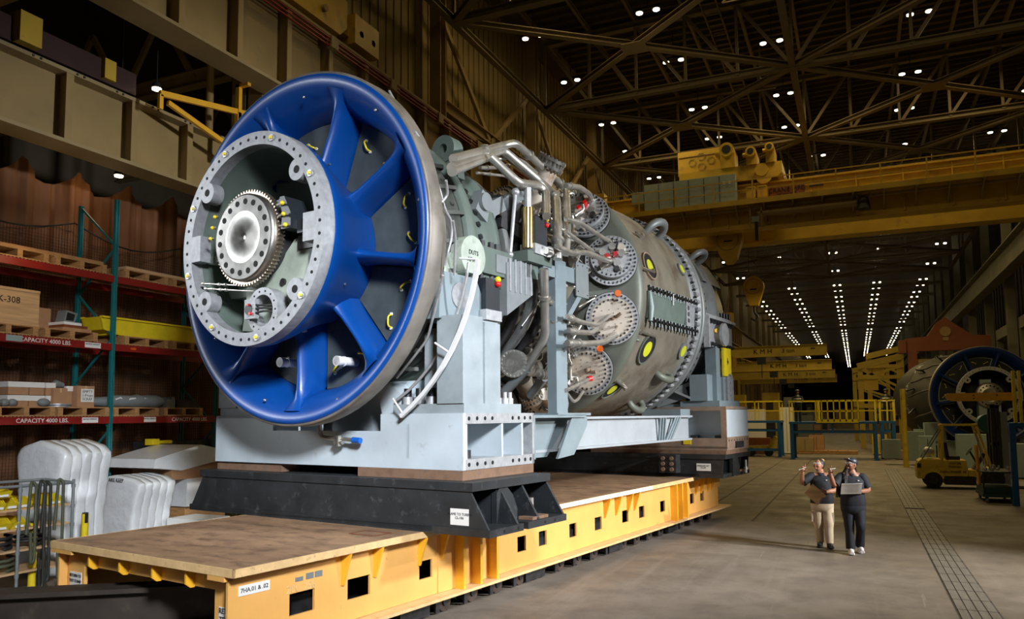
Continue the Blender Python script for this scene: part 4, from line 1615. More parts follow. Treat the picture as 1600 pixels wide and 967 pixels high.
for th in (-15, -45, -75, 75, 105, 285, 315, 345):
    if th in CANS:
        fit(th, 'spark_plug', 'rframe', lambda mb, z1: mb.tube([(0.05, 0.06, z1), (0.05, 0.06, z1 + 0.1), (0.12, 0.12, z1 + 0.12)], 0.03, 8, 0.03).tube([(-0.12, 0.1, z1), (-0.12, 0.1, z1 + 0.12)], 0.022, 8).ball((0.02, 0.0, z1 + 0.05), 0.05))


def pipe(name, pts, r, m='pipe', bend=0.12, parent=None, clamps=(), n=12):
    mb = MB().tube(pts, r, n, bend)
    for (i, k) in clamps:
        a, b = Vector(pts[i]), Vector(pts[i + 1])
        q = a.lerp(b, k)
        d = (b - a).normalized()
        mb.tube([q - d * 0.025, q + d * 0.025], r * 1.45, n)
    return part(name, mb, m, parent or turb)


def C(l, R):
    if isinstance(R, (int, float)):
        R = [R] * len(l)
    return [tc(p[0], p[1], q) for p, q in zip(l, R)]


# fuel pipes to the cans
k345, k315, k15, k45 = CANS[345], CANS[315], CANS[15], CANS[45]
pipe('fuel_pipe', [tx(886, 494, -5.72), tx(908, 503, -5.75), tx(933, 508, -5.8), tx(950, 494, -5.86), tx(964, 491, -5.98)], 0.038, parent=k345[0], clamps=((0, 0.3),))
part('red_cap', MB().cyl(tx(963, 491, -5.95), tx(967, 493, -5.93), 0.05, n=10), 'redcap', k345[0])
pipe('fuel_pipe', [tx(886, 536, -5.62), tx(915, 537, -5.66), tx(943, 535, -5.75), tx(960, 524, -5.86), tx(966, 517, -6.02)], 0.05, parent=k345[0], clamps=((0, 0.2), (0, 0.6)))
pipe('fuel_pipe', [tx(888, 516, -5.72), tx(905, 519, -5.75), tx(925, 520, -5.85), tx(932, 513, -6.0)], 0.042, parent=k345[0], clamps=((0, 0.5),))
pipe('fuel_pipe', [tx(884, 610, -5.85), tx(905, 600, -6.0), tx(921, 592, -6.2)], 0.034, parent=k315[0], clamps=((0, 0.9),))
part('red_cap', MB().cyl(tx(919, 592, -6.18), tx(924, 591, -6.15), 0.05, n=10), 'redcap', k315[0])
pipe('fuel_pipe', [tx(884, 612, -5.9), tx(896, 628, -6.0), tx(903, 624, -6.1), tx(911, 612, -6.35)], 0.026, parent=k315[0])
pipe('fuel_pipe', [tx(870, 385, -5.6), tx(893, 396, -5.65), tx(914, 394, -5.72), tx(940, 404, -5.78), tx(955, 408, -5.85), tx(972, 407, -5.95)], 0.045, parent=k15[0], clamps=((1, 0.3), (3, 0.9)))
pipe('fuel_pipe', [tx(884, 342, -5.75), tx(905, 347, -5.75), tx(946, 374, -5.85), tx(953, 376, -5.9), tx(958, 386, -6.0)], 0.036, parent=k15[0], clamps=((0, 0.9),))
pipe('fuel_pipe', [tx(884, 362, -5.65), tx(903, 376, -5.7), tx(925, 392, -5.75)], 0.036, parent=k15[0])
pipe('fuel_pipe', [tx(884, 290, -6.0), tx(905, 292, -6.1), tx(922, 304, -6.2), tx(926, 318, -6.3), tx(927, 330, -6.45)], 0.045, parent=k45[0], clamps=((0, 0.3),))

# big manifold pipes over the compressor
TR = 2.2
A_ = C(((708, 248), (785, 227.5), (804.5, 222.6), (822, 238), (862, 275), (875, 286), (885, 296), (886, 328), (886, 372), (884, 397)), TR)
pipe('manifold_pipe', A_, 0.062, clamps=((0, 0.6), (3, 0.1), (4, 0.95)))
B_ = C(((706, 262), (783, 235), (789, 237), (846, 286), (869, 308), (871, 353), (871, 398), (871, 405)), TR)
pipe('manifold_pipe', B_, 0.072, clamps=((3, 0.9), (5, 0.5)))
C1 = C(((767, 245), (810, 286), (842, 290), (853, 300), (854, 338)), TR + 0.08)
pipe('manifold_pipe', C1, 0.065)
pipe('manifold_pipe', C(((706, 268), (768, 243)), TR + 0.02), 0.065)
for l, r in ((((760, 250), (800, 246), (818, 252), (838, 270)), 0.03), (((750, 262), (775, 262), (795, 258)), 0.03), (((745, 270), (790, 275), (830, 300)), 0.022),
             (((850, 420), (852, 528), (822, 577), (789, 612)), 0.068), (((866, 500), (864, 567), (829, 618)), 0.06), (((885, 520), (889, 560), (890, 590), (884, 610)), 0.03),
             (((872, 616), (838, 652)), 0.09)):
    mm = 'plastic' if r == 0.09 else 'pipe'
    pipe('manifold_pipe', C(l, 2.12 if r > 0.05 else 2.0), r, mm, clamps=((0, 0.4),))
pipe('pipe_sleeve', C(((822, 577), (789, 612)), 2.12), 0.078, 'plastic')
pipe('pipe_sleeve', C(((850, 590), (829, 618)), 2.12), 0.078, 'plastic')

# dense fittings behind the blue post and between the cans
rnd = random.Random(5)
for i in range(46):
    px = rnd.uniform(858, 905)
    py = rnd.uniform(300, 400) if i % 2 else rnd.uniform(478, 640)
    R = rnd.uniform(1.9, 2.1)
    p = tc(px, py, R)
    d = Vector((rnd.uniform(-.5, .5), rnd.uniform(-1, 1), rnd.uniform(-1, 1))).normalized()
    L_ = rnd.uniform(0.08, 0.25)
    mb = MB()
    mb.tube([p, p + d * L_, p + d * L_ + Vector((0, rnd.uniform(-.2, .2), rnd.uniform(-.2, .2)))], rnd.uniform(0.02, 0.035), 8, 0.06)
    mb.tube([p - d * 0.03, p + d * 0.02], rnd.uniform(0.045, 0.07), 10)
    if i % 3 == 0:
        mb.tube([p + d * L_ * 0.8, p + d * (L_ * 0.8 + 0.04)], 0.06, 6)
    part('pipe_fitting', mb, 'chrome' if i % 3 else 'pipe', turb)
for (px, py) in ((895, 378), (893, 516), (891, 536), (872, 352), (848, 585), (880, 360), (862, 395)):
    p = tc(px, py, 2.12)
    mb = MB()
    for k in range(3):
        mb.tube([p + Vector((0, -0.09 + k * 0.07, 0)), p + Vector((0, -0.06 + k * 0.07, 0))], 0.085, 14)
    mb.tube([p + Vector((0, -0.16, 0)), p + Vector((0, 0.18, 0))], 0.045, 12)
    part('valve', mb, 'chrome', turb)
for i in range(40):
    a = rnd.uniform(-70, 75)
    y = rnd.uniform(10.4, 11.9)
    p = P(1.55, a, y)
    q = P(1.75, a + rnd.uniform(-14, 14), y + rnd.uniform(-.4, .4))
    s_ = P(1.6, a + rnd.uniform(-20, 20), y + rnd.uniform(-.6, .6))
    part('thin_line', MB().tube([p, q, s_], rnd.uniform(0.012, 0.028), 7, 0.15), 'pipe' if i % 2 else 'chrome', turb)

# extraction nozzles with large flanges


def nozzle(p0, p1, r0, r1, m, rf):
    d = (p1 - p0).normalized()
    mb = MB().cyl(p0, p1, r0, r1, 32)
    nz = part('extraction_nozzle', mb, m, turb)
    mb = MB()
    mb.cyl(p1 - d * 0.05, p1, rf, n=40).cyl(p1 - d * 0.17, p1 - d * 0.12, rf, n=40).cyl(p1 - d * 0.12, p1 - d * 0.05, rf * 0.86, n=40)
    for k in range(20):
        u, v, _ = basis(d)
        a = 2 * pi * k / 20
        c_ = p1 + (u * cos(a) + v * sin(a)) * rf * 0.9
        mb.cyl(c_ - d * 0.2, c_ + d * 0.02, 0.02, n=6)
    part('nozzle_flange', mb, 'chrome', nz)


nozzle(P(1.5, 58, 11.25), P(2.6, 58, 11.25), 0.21, 0.19, 'cream', 0.27)
nozzle(tc(835, 575, 1.5), tc(802, 568, 1.95), 0.16, 0.17, 'pipe', 0.22)
nozzle(tc(815, 590, 1.7), tc(832, 622, 2.0), 0.17, 0.17, 'casing', 0.21)
for (px, py) in ((853, 620), (868, 640)):
    p = tc(px, py, 2.05)
    part('pipe_fitting', MB().cyl(p, p + Vector((0.03, -0.06, 0.05)), 0.14, n=24).cyl(p, p + Vector((-0.06, 0.2, -0.1)), 0.11, n=20), 'chrome', turb)

# orange caps on the can flanges
for (px, py, R) in ((965, 459, 2.2), (937, 545, 2.15)):
    p = tc(px, py, R)
    part('orange_cap', MB().cyl(p, p + Vector((0.05, -0.09, 0.0)), 0.06, 0.055, 16), 'orangecap', turb)

# ---- casing details between the ridge and the big flange
RC = 2.275


def surf(px, py, R=RC):
    p = tc(px, py, R)
    n = Vector((p.x - AX, 0, p.z - AZ)).normalized()
    return p, n


for (px, py, rr, lm) in ((1014, 416, 0.25, 1), (1010, 545, 0.28, 1), (955, 608, 0.22, 1), (1064, 421, 0.13, 2), (1066, 548, 0.16, 2)):
    p, n = surf(px, py)
    u, v, d = basis(n)
    if lm == 1:
        mb = MB().cyl(p - n * 0.03, p + n * 0.012, rr, n=32)
        ho = part('man_hole', mb, 'hole', turb)
        part('lime_cover', MB().cyl(p - n * 0.01 + Vector((0, 0.02, 0)), p + n * 0.02 + Vector((0, 0.02, 0)), rr * 0.55, n=28), 'lime', ho)
        part('hole_rim', MB().ringplate(p - n * 0.02, n, rr, rr * 1.12, 0.05, 32), 'rframe' if py < 500 else 'gcase', ho)
    else:
        part('lime_cover', MB().cyl(p, p + n * 0.03, rr * 0.75, n=28), 'lime', turb)
        part('hole_rim', MB().ringplate(p - n * 0.01, n, rr * 0.75, rr * 1.1, 0.035, 32), 'scase', turb)
for (a0, b0) in (((1015, 425), (998, 420)), ((995, 516), (1018, 524)), ((1000, 372), (990, 366)), ((974, 603), (958, 590))):
    p, n = surf(*a0)
    q, n2 = surf(*b0)
    mb = MB().tube([p + n * 0.04, q + n2 * 0.06], 0.028, 8).tube([p + n * 0.0, p + n * 0.1], 0.05, 10)
    part('bleed_fitting', mb, 'chrome', turb)
p, n = surf(1012, 480)
part('plastic_bag', MB().tube([p + n * 0.05 + Vector((0, 0, 0.3)), p + n * 0.07, p + n * 0.05 - Vector((0, 0, 0.25))], [0.03, 0.06, 0.04], 8), 'cab', turb)
# pads along the horizontal joint
for (za, zb, ya, yb, m_) in ((4.28, 4.78, 13.1, 15.0, 'green'), (4.28, 4.80, 15.0, 15.55, 'flange')):
    mb = MB()
    vs = []
    for y in (ya, yb):
        for z in (za, zb):
            a = math.asin((z - AZ) / 2.3)
            for r in (2.2, 2.315):
                vs.append((AX + r * cos(a), y, AZ + r * sin(a)))
    mb.add(vs, [(1, 3, 7, 5), (0, 1, 5, 4), (2, 6, 7, 3), (0, 2, 3, 1), (4, 5, 7, 6)])
    part('joint_pad', mb, m_, turb)
for z0_, nm in ((4.83, 'upper'), (4.24, 'lower')):
    mb = MB()
    for k in range(15):
        y = 13.2 + k * 0.168 + 0.02 * (k % 3)
        a = math.asin((z0_ - AZ) / 2.3)
        mb.cyl((AX + 2.26, y, z0_), (AX + 2.345, y, z0_), 0.034, n=10)
        mb.cyl((AX + 2.30, y, z0_ - 0.1), (AX + 2.30, y, z0_ + 0.07), 0.032, n=8)
    part('joint_bolts', mb, 'bolt', turb)
part('tie_strap', MB().cyl(tx(1052, 459, -5.55), tx(1052, 477, -5.55), 0.012, n=6), 'white', turb)
mb = MB()
mb.prism([(14.98, 4.30), (15.2, 4.30), (15.2, 4.75), (14.98, 4.8)], 'x', -5.6, -5.56)
pl_ = part('marked_plate', mb, 'ringm', turb)
mb = MB()
for z in (4.42, 4.55, 4.68):
    mb.ringplate((-5.555, 15.09, z), (1, 0, 0), 0.022, 0.045, 0.003, 14)
part('marks', mb, 'ink', pl_)


def eye(th, y, rr, wd, m, ln=0.0):
    c_ = P(2.27 + rr * 0.15, th, y)
    e = er(th)
    vs = []
    mb = MB()
    # ring standing along the casing, thick in the tangential direction
    pts = [c_ + Vector((0, cos(a) * rr * (1.25 + ln), 0)) + e * sin(a) * rr for a in [pi * i / 12 for i in range(13)]]
    pts = [pts[0] - e * rr * 0.8] + pts + [pts[-1] - e * rr * 0.8]
    mb.tube(pts, wd, 12)
    part('lifting_eye', mb, m, turb)


eye(43, 14.9, 0.27, 0.085, 'scase')
eye(36, 17.0, 0.22, 0.07, 'scase')
eye(-38, 14.9, 0.17, 0.075, 'gcase', 0.5)
eye(-60, 15.0, 0.17, 0.075, 'gcase', 0.5)
eye(-22, 12.95, 0.05, 0.03, 'gcase')

# ---- big bolted flange pair and exhaust section
mb = MB()
mb.revolve([(15.5, 2.2), (15.55, 2.27), (15.80, 2.29), (15.82, 2.345), (15.93, 2.345), (15.94, 2.30), (16.04, 2.30), (16.05, 2.33), (16.15, 2.33), (16.2, 2.22)], AO, 160)
bf = part('turbine_flange', mb, 'scase', turb)
mb = MB()
for k in range(90):
    a = k * 4
    if -100 < (a if a < 180 else a - 360) < 100:
        mb.cyl(P(2.30, a, 15.62), P(2.30, a, 15.83), 0.045, n=10)
part('flange_nuts', mb, 'flange', bf)
mb = MB()
for k in range(90):
    a = k * 4 + 2
    if -100 < (a if a < 180 else a - 360) < 100:
        mb.cyl(P(2.315, a, 15.58), P(2.315, a, 15.64), 0.026, n=8)
        mb.cyl(P(2.28, a, 16.14), P(2.28, a, 16.26), 0.035, n=8)
part('flange_studs', mb, 'bolt', bf)
mb = MB()
mb.revolve([(16.15, 2.22), (16.25, 2.14), (16.5, 2.10), (17.2, 2.12), (17.25, 2.2), (17.4, 2.2), (17.45, 2.1), (18.2, 2.05), (18.4, 2.0), (18.42, 1.4), (18.3, 1.0)], AO, 128)
part('exhaust_case', mb, 'scase', turb)
mb = MB()
vs = []
mb.prism([(tx(1113, 420, -6.3).y - 0.3, 5.9), (18.35, 5.9), (18.35, 5.1), (16.9, 5.1)], 'x', -6.3, -6.05)
for a0, a1 in ((22, 40),):
    mb.revolve([(16.95, 2.12), (16.95, 2.18), (18.3, 2.14), (18.3, 2.05)], AO, 6, a0, a1, smooth=False)
part('exhaust_pads', mb, 'scase', turb)
mb = MB()
for (px, py) in ((1141, 497), (1145, 566)):
    p = tx(px, py, -5.75)
    mb.box(-5.95, -5.7, p.y - 0.1, p.y + 0.14, p.z - 0.12, p.z + 0.13)
part('yellow_blocks', mb, 'gusset', turb)
# rear trunnion assembly on the camera side
r0_, r1_ = tx(1084, 505, -5.6), tx(1137, 545, -5.6)
mb = MB()
mb.box(-6.4, -5.6, 16.35, 18.05, 4.0, 4.62)
tb = part('rear_trunnion_block', mb, 'flange', turb)
mb = MB().box(-6.2, -5.52, 16.2, 18.1, 4.6, 4.66).box(-5.62, -5.5, 16.15, 16.22, 3.95, 4.66)
mb.box(-6.3, -5.62, 16.3, 18.1, 4.62, 4.72)
part('bright_edge_plate', mb, 'ringm', tb)
cy = Vector((-5.6, 17.0, 4.28))
mb = MB().use('casing').cyl(cy + Vector((-0.2, 0, 0)), cy + Vector((0.12, 0, 0)), 0.24, n=28)
mb.use('ringm').cyl(cy + Vector((0.12, 0.02, 0)), cy + Vector((0.18, 0.02, 0)), 0.26, n=32)
mb.use('gusset').cyl(cy + Vector((0.02, -0.18, 0.06)), cy + Vector((0.06, -0.23, 0.08)), 0.05, n=10)
part('trunnion_pin', mb, 'casing', tb)
mb = MB()
for i in range(18):
    y = 16.35 + (i % 9) * 0.2
    z = 4.05 + (i // 9) * 0.5
    mb.cyl((-5.6, y, z), (-5.54, y, z), 0.045, n=8)
for i in range(10):
    mb.cyl((-5.9 + 0.03 * i, 17.0 + 0.11 * i, 4.72), (-5.9 + 0.03 * i, 17.0 + 0.11 * i, 4.86), 0.03, n=6)
part('trunnion_bolts', mb, 'bolt', tb)
# thin harness pipes beside the bell rim
hp = [((608, 142), (622, 168)), ((648, 205), (672, 240), (680, 275), (688, 300), (696, 330), (706, 345), (706, 372), (697, 404), (692, 430))]
hp2 = [((697, 282), (700, 305), (690, 316)), ((708, 345), (712, 375), (710, 430)), ((692, 430), (683, 470), (668, 530), (645, 560), (620, 590))]
for l in hp + hp2:
    pts = [tc(px, py, 2.36 if i < 1 else (2.3 - 0.06 * i)) for i, (px, py) in enumerate(l)]
    part('harness_line', MB().tube(pts, 0.017, 8, 0.1), 'ringm', turb)
mb = MB()
ring = [P(2.28, a, 7.62) for a in range(-62, -6, 6)]
mb.tube(ring, 0.02, 8)
mb2 = MB()
rp = [P(2.62, a, 7.35) for a in range(-58, -4, 5)]
for i in range(len(rp) - 1):
    mb2.bar(rp[i], rp[i + 1], 0.045, 0.05, er(-30))
for a in (-8, -34, -57):
    mb2.tube([P(2.62, a, 7.35), P(2.38, a, 7.3)], 0.014, 6)
dd = part('white_conduit', mb2, 'white', turb)
part('conduit_line', mb, 'ringm', dd)
# ------------------------------------------------------------------ support frames under the turbine
t = thing('front_support_frame', 'pale blue-grey steel frame with tall pedestals carrying the bell mouth end of the turbine', 'support frame', (-7.99, 8.3, 1.85), 'T')
x0, x1, y0, y1, zb, zt = -10.37, -5.61, 7.46, 9.09, 1.85, 2.54
mb = MB()
mb.wallholes('y', y0, y0 + 0.05, x0, x1, zb, zt, [(-9.05, -6.95, 2.32, 2.6)])
mb.box(x0, -9.05, y0, y0 + 0.05, 2.50, zt)
part('front_plate', mb, 'beamw', t)
mb = MB()
mb.box(x0, x1, y0 + 0.05, y1, zb, zb + 0.13)
mb.box(x0, x0 + 0.9, y0 + 0.05, y1, zt - 0.13, zt)
mb.box(x1 - 1.1, x1, y0 + 0.05, y1, zt - 0.13, zt)
mb.box(x0, x1, y1 - 0.05, y1, zb, zt)
part('end_plates', mb, 'ringm', t)
mb = MB()
for y in (7.52, 8.30, 8.78):
    mb.box(x1 - 0.9, x1 - 0.01, y, y + 0.04, zb + 0.13, zt - 0.13)
    mb.box(x0, x0 + 0.9, y, y + 0.04, zb + 0.13, zt - 0.13)
mb.box(x1 - 0.9, x1 - 0.85, y0, y1, zb + 0.13, zt - 0.13)
mb.box(-8.4, -6.55, 8.0, 8.05, zb + 0.1, zt + 0.45)
mb.prism([(-7.1, 2.35), (-6.75, 2.35), (-6.75, 2.75), (-7.0, 2.95), (-7.25, 2.95)], 'y', 7.7, 8.0)
part('inner_webs', mb, 'beamw', t)
mb = MB()
for z in (zb + 0.065, zt - 0.065):
    for y in (7.58, 7.75, 7.92, 8.08, 8.55, 8.70, 8.85, 8.99):
        mb.cyl((x1 - 0.002, y, z), (x1 + 0.003, y, z), 0.026, n=12)
part('bolt_holes', mb, 'hole', t)
part('lifting_block', MB().cyl((x1 - 0.22, 7.75, zb + 0.13), (x1 - 0.22, 7.75, zb + 0.23), 0.1, n=12), 'dark', t)
for sgn, xa, xb, nm in ((1, -6.75, -5.61, 'right'), (-1, -10.3, -9.2, 'left')):
    mb = MB()
    mb.box(xa, xb, y0 + 0.02, 8.76, zt, zt + 0.12)
    xi = xa if sgn > 0 else xb
    mb.box(-6.01 if sgn > 0 else x0 + 0.05, xb if sgn > 0 else -9.9, y0, y0 + 0.42, zt + 0.12, 3.75)
    mb.box(-6.2 if sgn > 0 else -10.2, -5.66 if sgn > 0 else -9.7, y0 + 0.3, 8.29, zt + 0.12, 3.72)
    mb.box(-6.02 if sgn > 0 else -10.3, -5.63 if sgn > 0 else -9.85, 7.95, 8.3, zt + 0.12, 3.7)
    mb.box(-6.45 if sgn > 0 else -9.9, -6.2 if sgn > 0 else -9.6, 7.75, 7.85, zt + 0.12, 3.6)
    pd = part('pedestal', mb, 'column', t)
    mb = MB()
    if sgn > 0:
        q = [(tx(684, 492, -5.95).y, 3.72), (tx(686, 428, -5.95).y, 4.32), (tx(742, 430, -5.95).y, 4.32), (tx(757, 470, -5.95).y, 3.95), (tx(757, 497, -5.95).y, 3.72)]
        mb.prism(q, 'x', -6.35, -5.93)
        ub = part('upper_bracket', mb, 'beamg', pd)
        c_ = tx(718, 462, -5.93)
        mb = MB().cyl(c_, c_ + Vector((0.015, 0, 0)), 0.17, n=28)
        part('round_cover', mb, 'flange', ub)
    else:
        mb.box(-10.1, -9.6, 7.6, 8.3, 3.7, 4.3)
        part('upper_bracket', mb, 'beamg', pd)
    mb = MB()
    for x in ((-6.30, -6.5, -6.7) if sgn > 0 else (-9.5, -9.3)):
        mb.use('ringm').cyl((x, y0 + 0.25, zt + 0.12), (x, y0 + 0.25, zt + 0.22), 0.072, n=8)
        mb.use('bolt').cyl((x, y0 + 0.25, zt + 0.22), (x, y0 + 0.25, zt + 0.33), 0.052, n=14)
    for y in (8.42, 8.58, 8.7):
        x = -5.75 if sgn > 0 else -10.1
        mb.use('ringm').cyl((x, y, zt + 0.12), (x, y, zt + 0.2), 0.05, n=8)
        mb.use('ringm').cyl((x, y, zt + 0.2), (x, y, zt + 0.28), 0.03, n=10)
    part('anchor_studs', mb, 'bolt', pd)
# drain pipe at the front plate
mb = MB().use('pipe')
d0 = ty(500, 660, y0 - 0.12)
mb.tube([(d0.x, y0 - 0.12, 2.54), (d0.x, y0 - 0.12, 2.24), (d0.x + 0.7, y0 - 0.12, 2.20)], 0.028, 10, 0.1)
mb.use('chrome').tube([(d0.x + 0.38, y0 - 0.14, 2.26), (d0.x + 0.38, y0 - 0.14, 2.12)], 0.04, 8).tube([(d0.x + 0.3, y0 - 0.14, 2.17), (d0.x + 0.46, y0 - 0.14, 2.17)], 0.03, 8)
mb.use('bluecap').tube([(d0.x + 0.62, y0 - 0.12, 2.205), (d0.x + 0.76, y0 - 0.12, 2.197)], 0.04, 10)
part('drain_pipe', mb, 'pipe', t)

# rail beam and pipe stand
t = thing('side_rail_frame', 'pale steel side beam joining the frames, with an upright blue-grey pipe stand', 'support frame', (-6.1, 12.8, 1.96), 'T')
mb = MB()
mb.box(-6.12, -6.08, 9.1, 16.3, 1.98, 2.44)
mb.box(-6.3, -5.98, 9.1, 16.3, 2.44, 2.48)
mb.box(-6.25, -6.0, 9.1, 16.3, 1.95, 1.99)
part('beam', mb, 'railm_dim', t)
mb = MB()
mb.box(-6.2, -5.62, 9.1, 9.14, 1.9, 2.5)
mb.prism([(9.14, 2.47), (10.75, 2.47), (10.75, 2.40), (10.1, 1.88), (9.14, 1.88)], 'x', -6.05, -6.01)
mb.box(-6.3, -5.72, 9.14, 10.85, 2.47, 2.51)
mb.prism([(10.45, 2.47), (10.95, 2.47), (10.95, 2.35), (10.5, 1.9), (10.0, 1.86)], 'x', -5.80, -5.76)
part('gusset_bracket', mb, 'beamg', t)
mb = MB()
mb.box(-6.03, -5.87, 10.18, 10.52, 2.5, 4.92)
mb.box(-6.2, -5.72, 9.95, 11.0, 2.5, 2.54)
mb.box(-6.03, -5.87, 9.83, 10.2, 4.62, 4.80)
mb.box(-6.02, -5.88, 10.5, 11.0, 4.62, 4.86)
mb.bar((-5.95, 10.48, 3.95), (-5.95, 11.1, 4.55), 0.1, 0.16, (1, 0, 0))
st_ = part('pipe_stand', mb, 'beamg', t)
mb = MB()
mb.box(-5.87, -5.85, 10.82, 11.25, 4.42, 4.98)
part('stand_plate', mb, 'plastic', st_)
mb = MB()
for (y, z) in ((10.88, 4.92), (11.05, 4.94), (11.2, 4.93), (10.88, 4.5), (11.2, 4.47)):
    mb.cyl((-5.85, y, z), (-5.845, y, z), 0.012, n=8)
part('plate_holes', mb, 'hole', st_)
mb = MB()
for k in range(6):
    y = 14.55 + k * 0.13
    mb.bar((-6.05, y, 1.98), (-5.98, y + 0.35 if k > 2 else y - 0.06, 2.44), 0.03, 0.05)
part('end_ties', mb, 'beamg', t)
# the same beam on the far side
t = thing('side_rail_frame', 'far side steel beam under the turbine seen only in glimpses below the casing', 'support frame', (-9.7, 12.8, 1.96), 'T')
part('beam', MB().box(-9.72, -9.68, 9.1, 16.3, 1.98, 2.44).box(-9.8, -9.5, 9.1, 16.3, 2.44, 2.48), 'beamw', t)

# rear frame
t = thing('rear_support_frame', 'rust-edged pale box frame and uprights carrying the exhaust end of the turbine', 'support frame', (-7.9, 17.3, 1.72), 'T')
X0, X1, Y0_, Y1_ = -10.45, -5.3, 16.5, 18.08
lx = ty(1069, 660, Y0_).x
mb = MB()
mb.wallholes('y', Y0_, Y0_ + 0.04, X0, X1, 1.75, 2.67, [(X1 - 1.0, X1 - 0.12, 1.98, 2.58), (X0 + 0.12, X0 + 1.0, 1.98, 2.58)])
part('front_frame', mb, 'rframe', t)
mb = MB()
mb.box(X1 - 0.03, X1, Y0_ + 0.04, Y1_, 2.0, 2.62)
mb.box(X1 - 1.05, X1 - 0.03, Y0_ + 0.28, Y0_ + 0.32, 1.75, 2.62)
mb.box(X0 + 0.03, X0 + 1.05, Y0_ + 0.28, Y0_ + 0.32, 1.75, 2.62)
mb.box(X1 - 1.1, X1 - 1.05, Y0_ + 0.04, Y1_, 1.75, 2.62)
part('inner_webs', mb, 'beamw', t)
mb = MB()
mb.box(X0, X1, Y0_, Y1_, 1.72, 1.80)
mb.box(X1 - 0.03, X1 + 0.01, Y0_ + 0.0, Y1_, 1.78, 2.0)
mb.box(X0, X1, Y0_ + 0.04, Y1_, 2.60, 2.67)
part('rust_plates', mb, 'rframe', t)
mb = MB()
for k in range(8):
    mb.cyl((X1 + 0.008, Y0_ + 0.12 + k * 0.19, 1.93), (X1 + 0.014, Y0_ + 0.12 + k * 0.19, 1.93), 0.022, n=8)
for x in (X1 - 0.85, X1 - 0.3):
    mb.box(x, x + 0.14, Y0_ + 0.1, Y0_ + 0.3, 1.97, 2.04)
mb.box(X1 + 0.01, X1 + 0.04, Y0_ + 0.55, Y0_ + 1.1, 1.76, 1.9)
part('dark_fittings', mb, 'dark', t)
mb = MB()
mb.box(-6.35, -5.45, 16.55, 18.0, 2.67, 2.80)
mb.box(-7.4, -6.35, 16.6, 17.6, 2.67, 2.74)
mb.box(-7.0, -6.1, 15.9, 16.48, 2.42, 2.62)
part('top_plates', mb, 'beamg', t)
mb = MB()
mb.box(-5.85, -5.6, 16.85, 17.15, 2.8, 4.0)
mb.box(-6.0, -5.55, 17.15, 17.75, 2.8, 3.42)
mb.box(-6.1, -5.7, 16.5, 16.85, 2.8, 3.38)
mb.box(-6.5, -5.9, 17.3, 17.5, 2.8, 4.0)
up = part('upright', mb, 'beamg', t)
pts = [(17.2 + 0.1, 2.8), (17.75, 2.8), (17.75, 3.3), (17.65, 3.42), (17.4, 3.42), (17.3, 3.3)]
part('clevis_plate', MB().prism(pts, 'x', -5.55, -5.50).cyl((-5.5, 17.52, 3.22), (-5.49, 17.52, 3.22), 0.03, n=10).cyl((-5.5, 17.52, 3.05), (-5.49, 17.52, 3.05), 0.04, n=10).cyl((-5.5, 17.52, 2.92), (-5.49, 17.52, 2.92), 0.03, n=10), 'flange', up)
yp = part('yellow_panel', MB().box(-5.55, -5.50, 17.1, 17.62, 3.36, 4.0), 'yellow', up)
part('panel_mark', MB().box(-5.5, -5.497, 17.33, 17.37, 3.62, 3.78).box(-5.5, -5.497, 17.38, 17.42, 3.66, 3.72), 'dark', yp)
mb = MB()
mb.tube([(-7.4, 16.6, 2.9), (-6.5, 16.9, 3.3), (-6.0, 17.0, 3.9)], [0.16, 0.14, 0.10], 12, 0.3)
mb.bar((-7.0, 16.5, 2.85), (-6.15, 16.75, 3.2), 0.3, 0.08)
mb.bar((-6.9, 16.45, 2.8), (-6.2, 16.6, 3.02), 0.05, 0.3)
mb.bar((-6.6, 16.4, 3.1), (-6.1, 16.6, 2.85), 0.2, 0.05)
part('cable_shroud', mb, 'scase', t)
mb = MB()
for k in range(5):
    mb.cyl((-7.3 + k * 0.18, 16.75, 2.74), (-7.3 + k * 0.18, 16.75, 2.79), 0.04, n=8)
part('plate_nuts', mb, 'ringm', t)
part('number_tag', MB().box(X1 - 0.98, X1 - 0.80, Y0_ - 0.012, Y0_, 1.84, 1.98), 'yellow', t)
mb = MB().box(-10.2, -9.8, 16.8, 17.3, 2.8, 4.0).box(-10.3, -9.4, 16.55, 18.0, 2.67, 2.8)
part('upright', mb, 'beamg', t)

# rusty spacers
SP = [((-10.37, -8.9), (7.5, 8.3), 'left'), ((-7.35, -5.62), (7.46, 9.08), 'right'), ((-8.9, -8.2), (8.3, 9.0), 'middle')]
for i, ((a, b), (c_, d_), nm) in enumerate(SP):
    single('spacer_block', MB().box(a, b, c_, d_, 1.73, 1.85), 'rust', '%s flat rusty steel spacer between black cradle and pale front frame' % nm, 'spacer', ((a + b) / 2, (c_ + d_) / 2, 1.73), 'T', group='front spacers')
single('spacer_block', MB().box(-6.9, -5.32, 16.5, 18.05, 1.63, 1.72).box(-8.6, -6.9, 16.5, 17.2, 1.63, 1.72), 'rust', 'rusty steel spacer between black rear cradle and rust-edged rear frame', 'spacer', (-6.1, 17.3, 1.63), 'T')


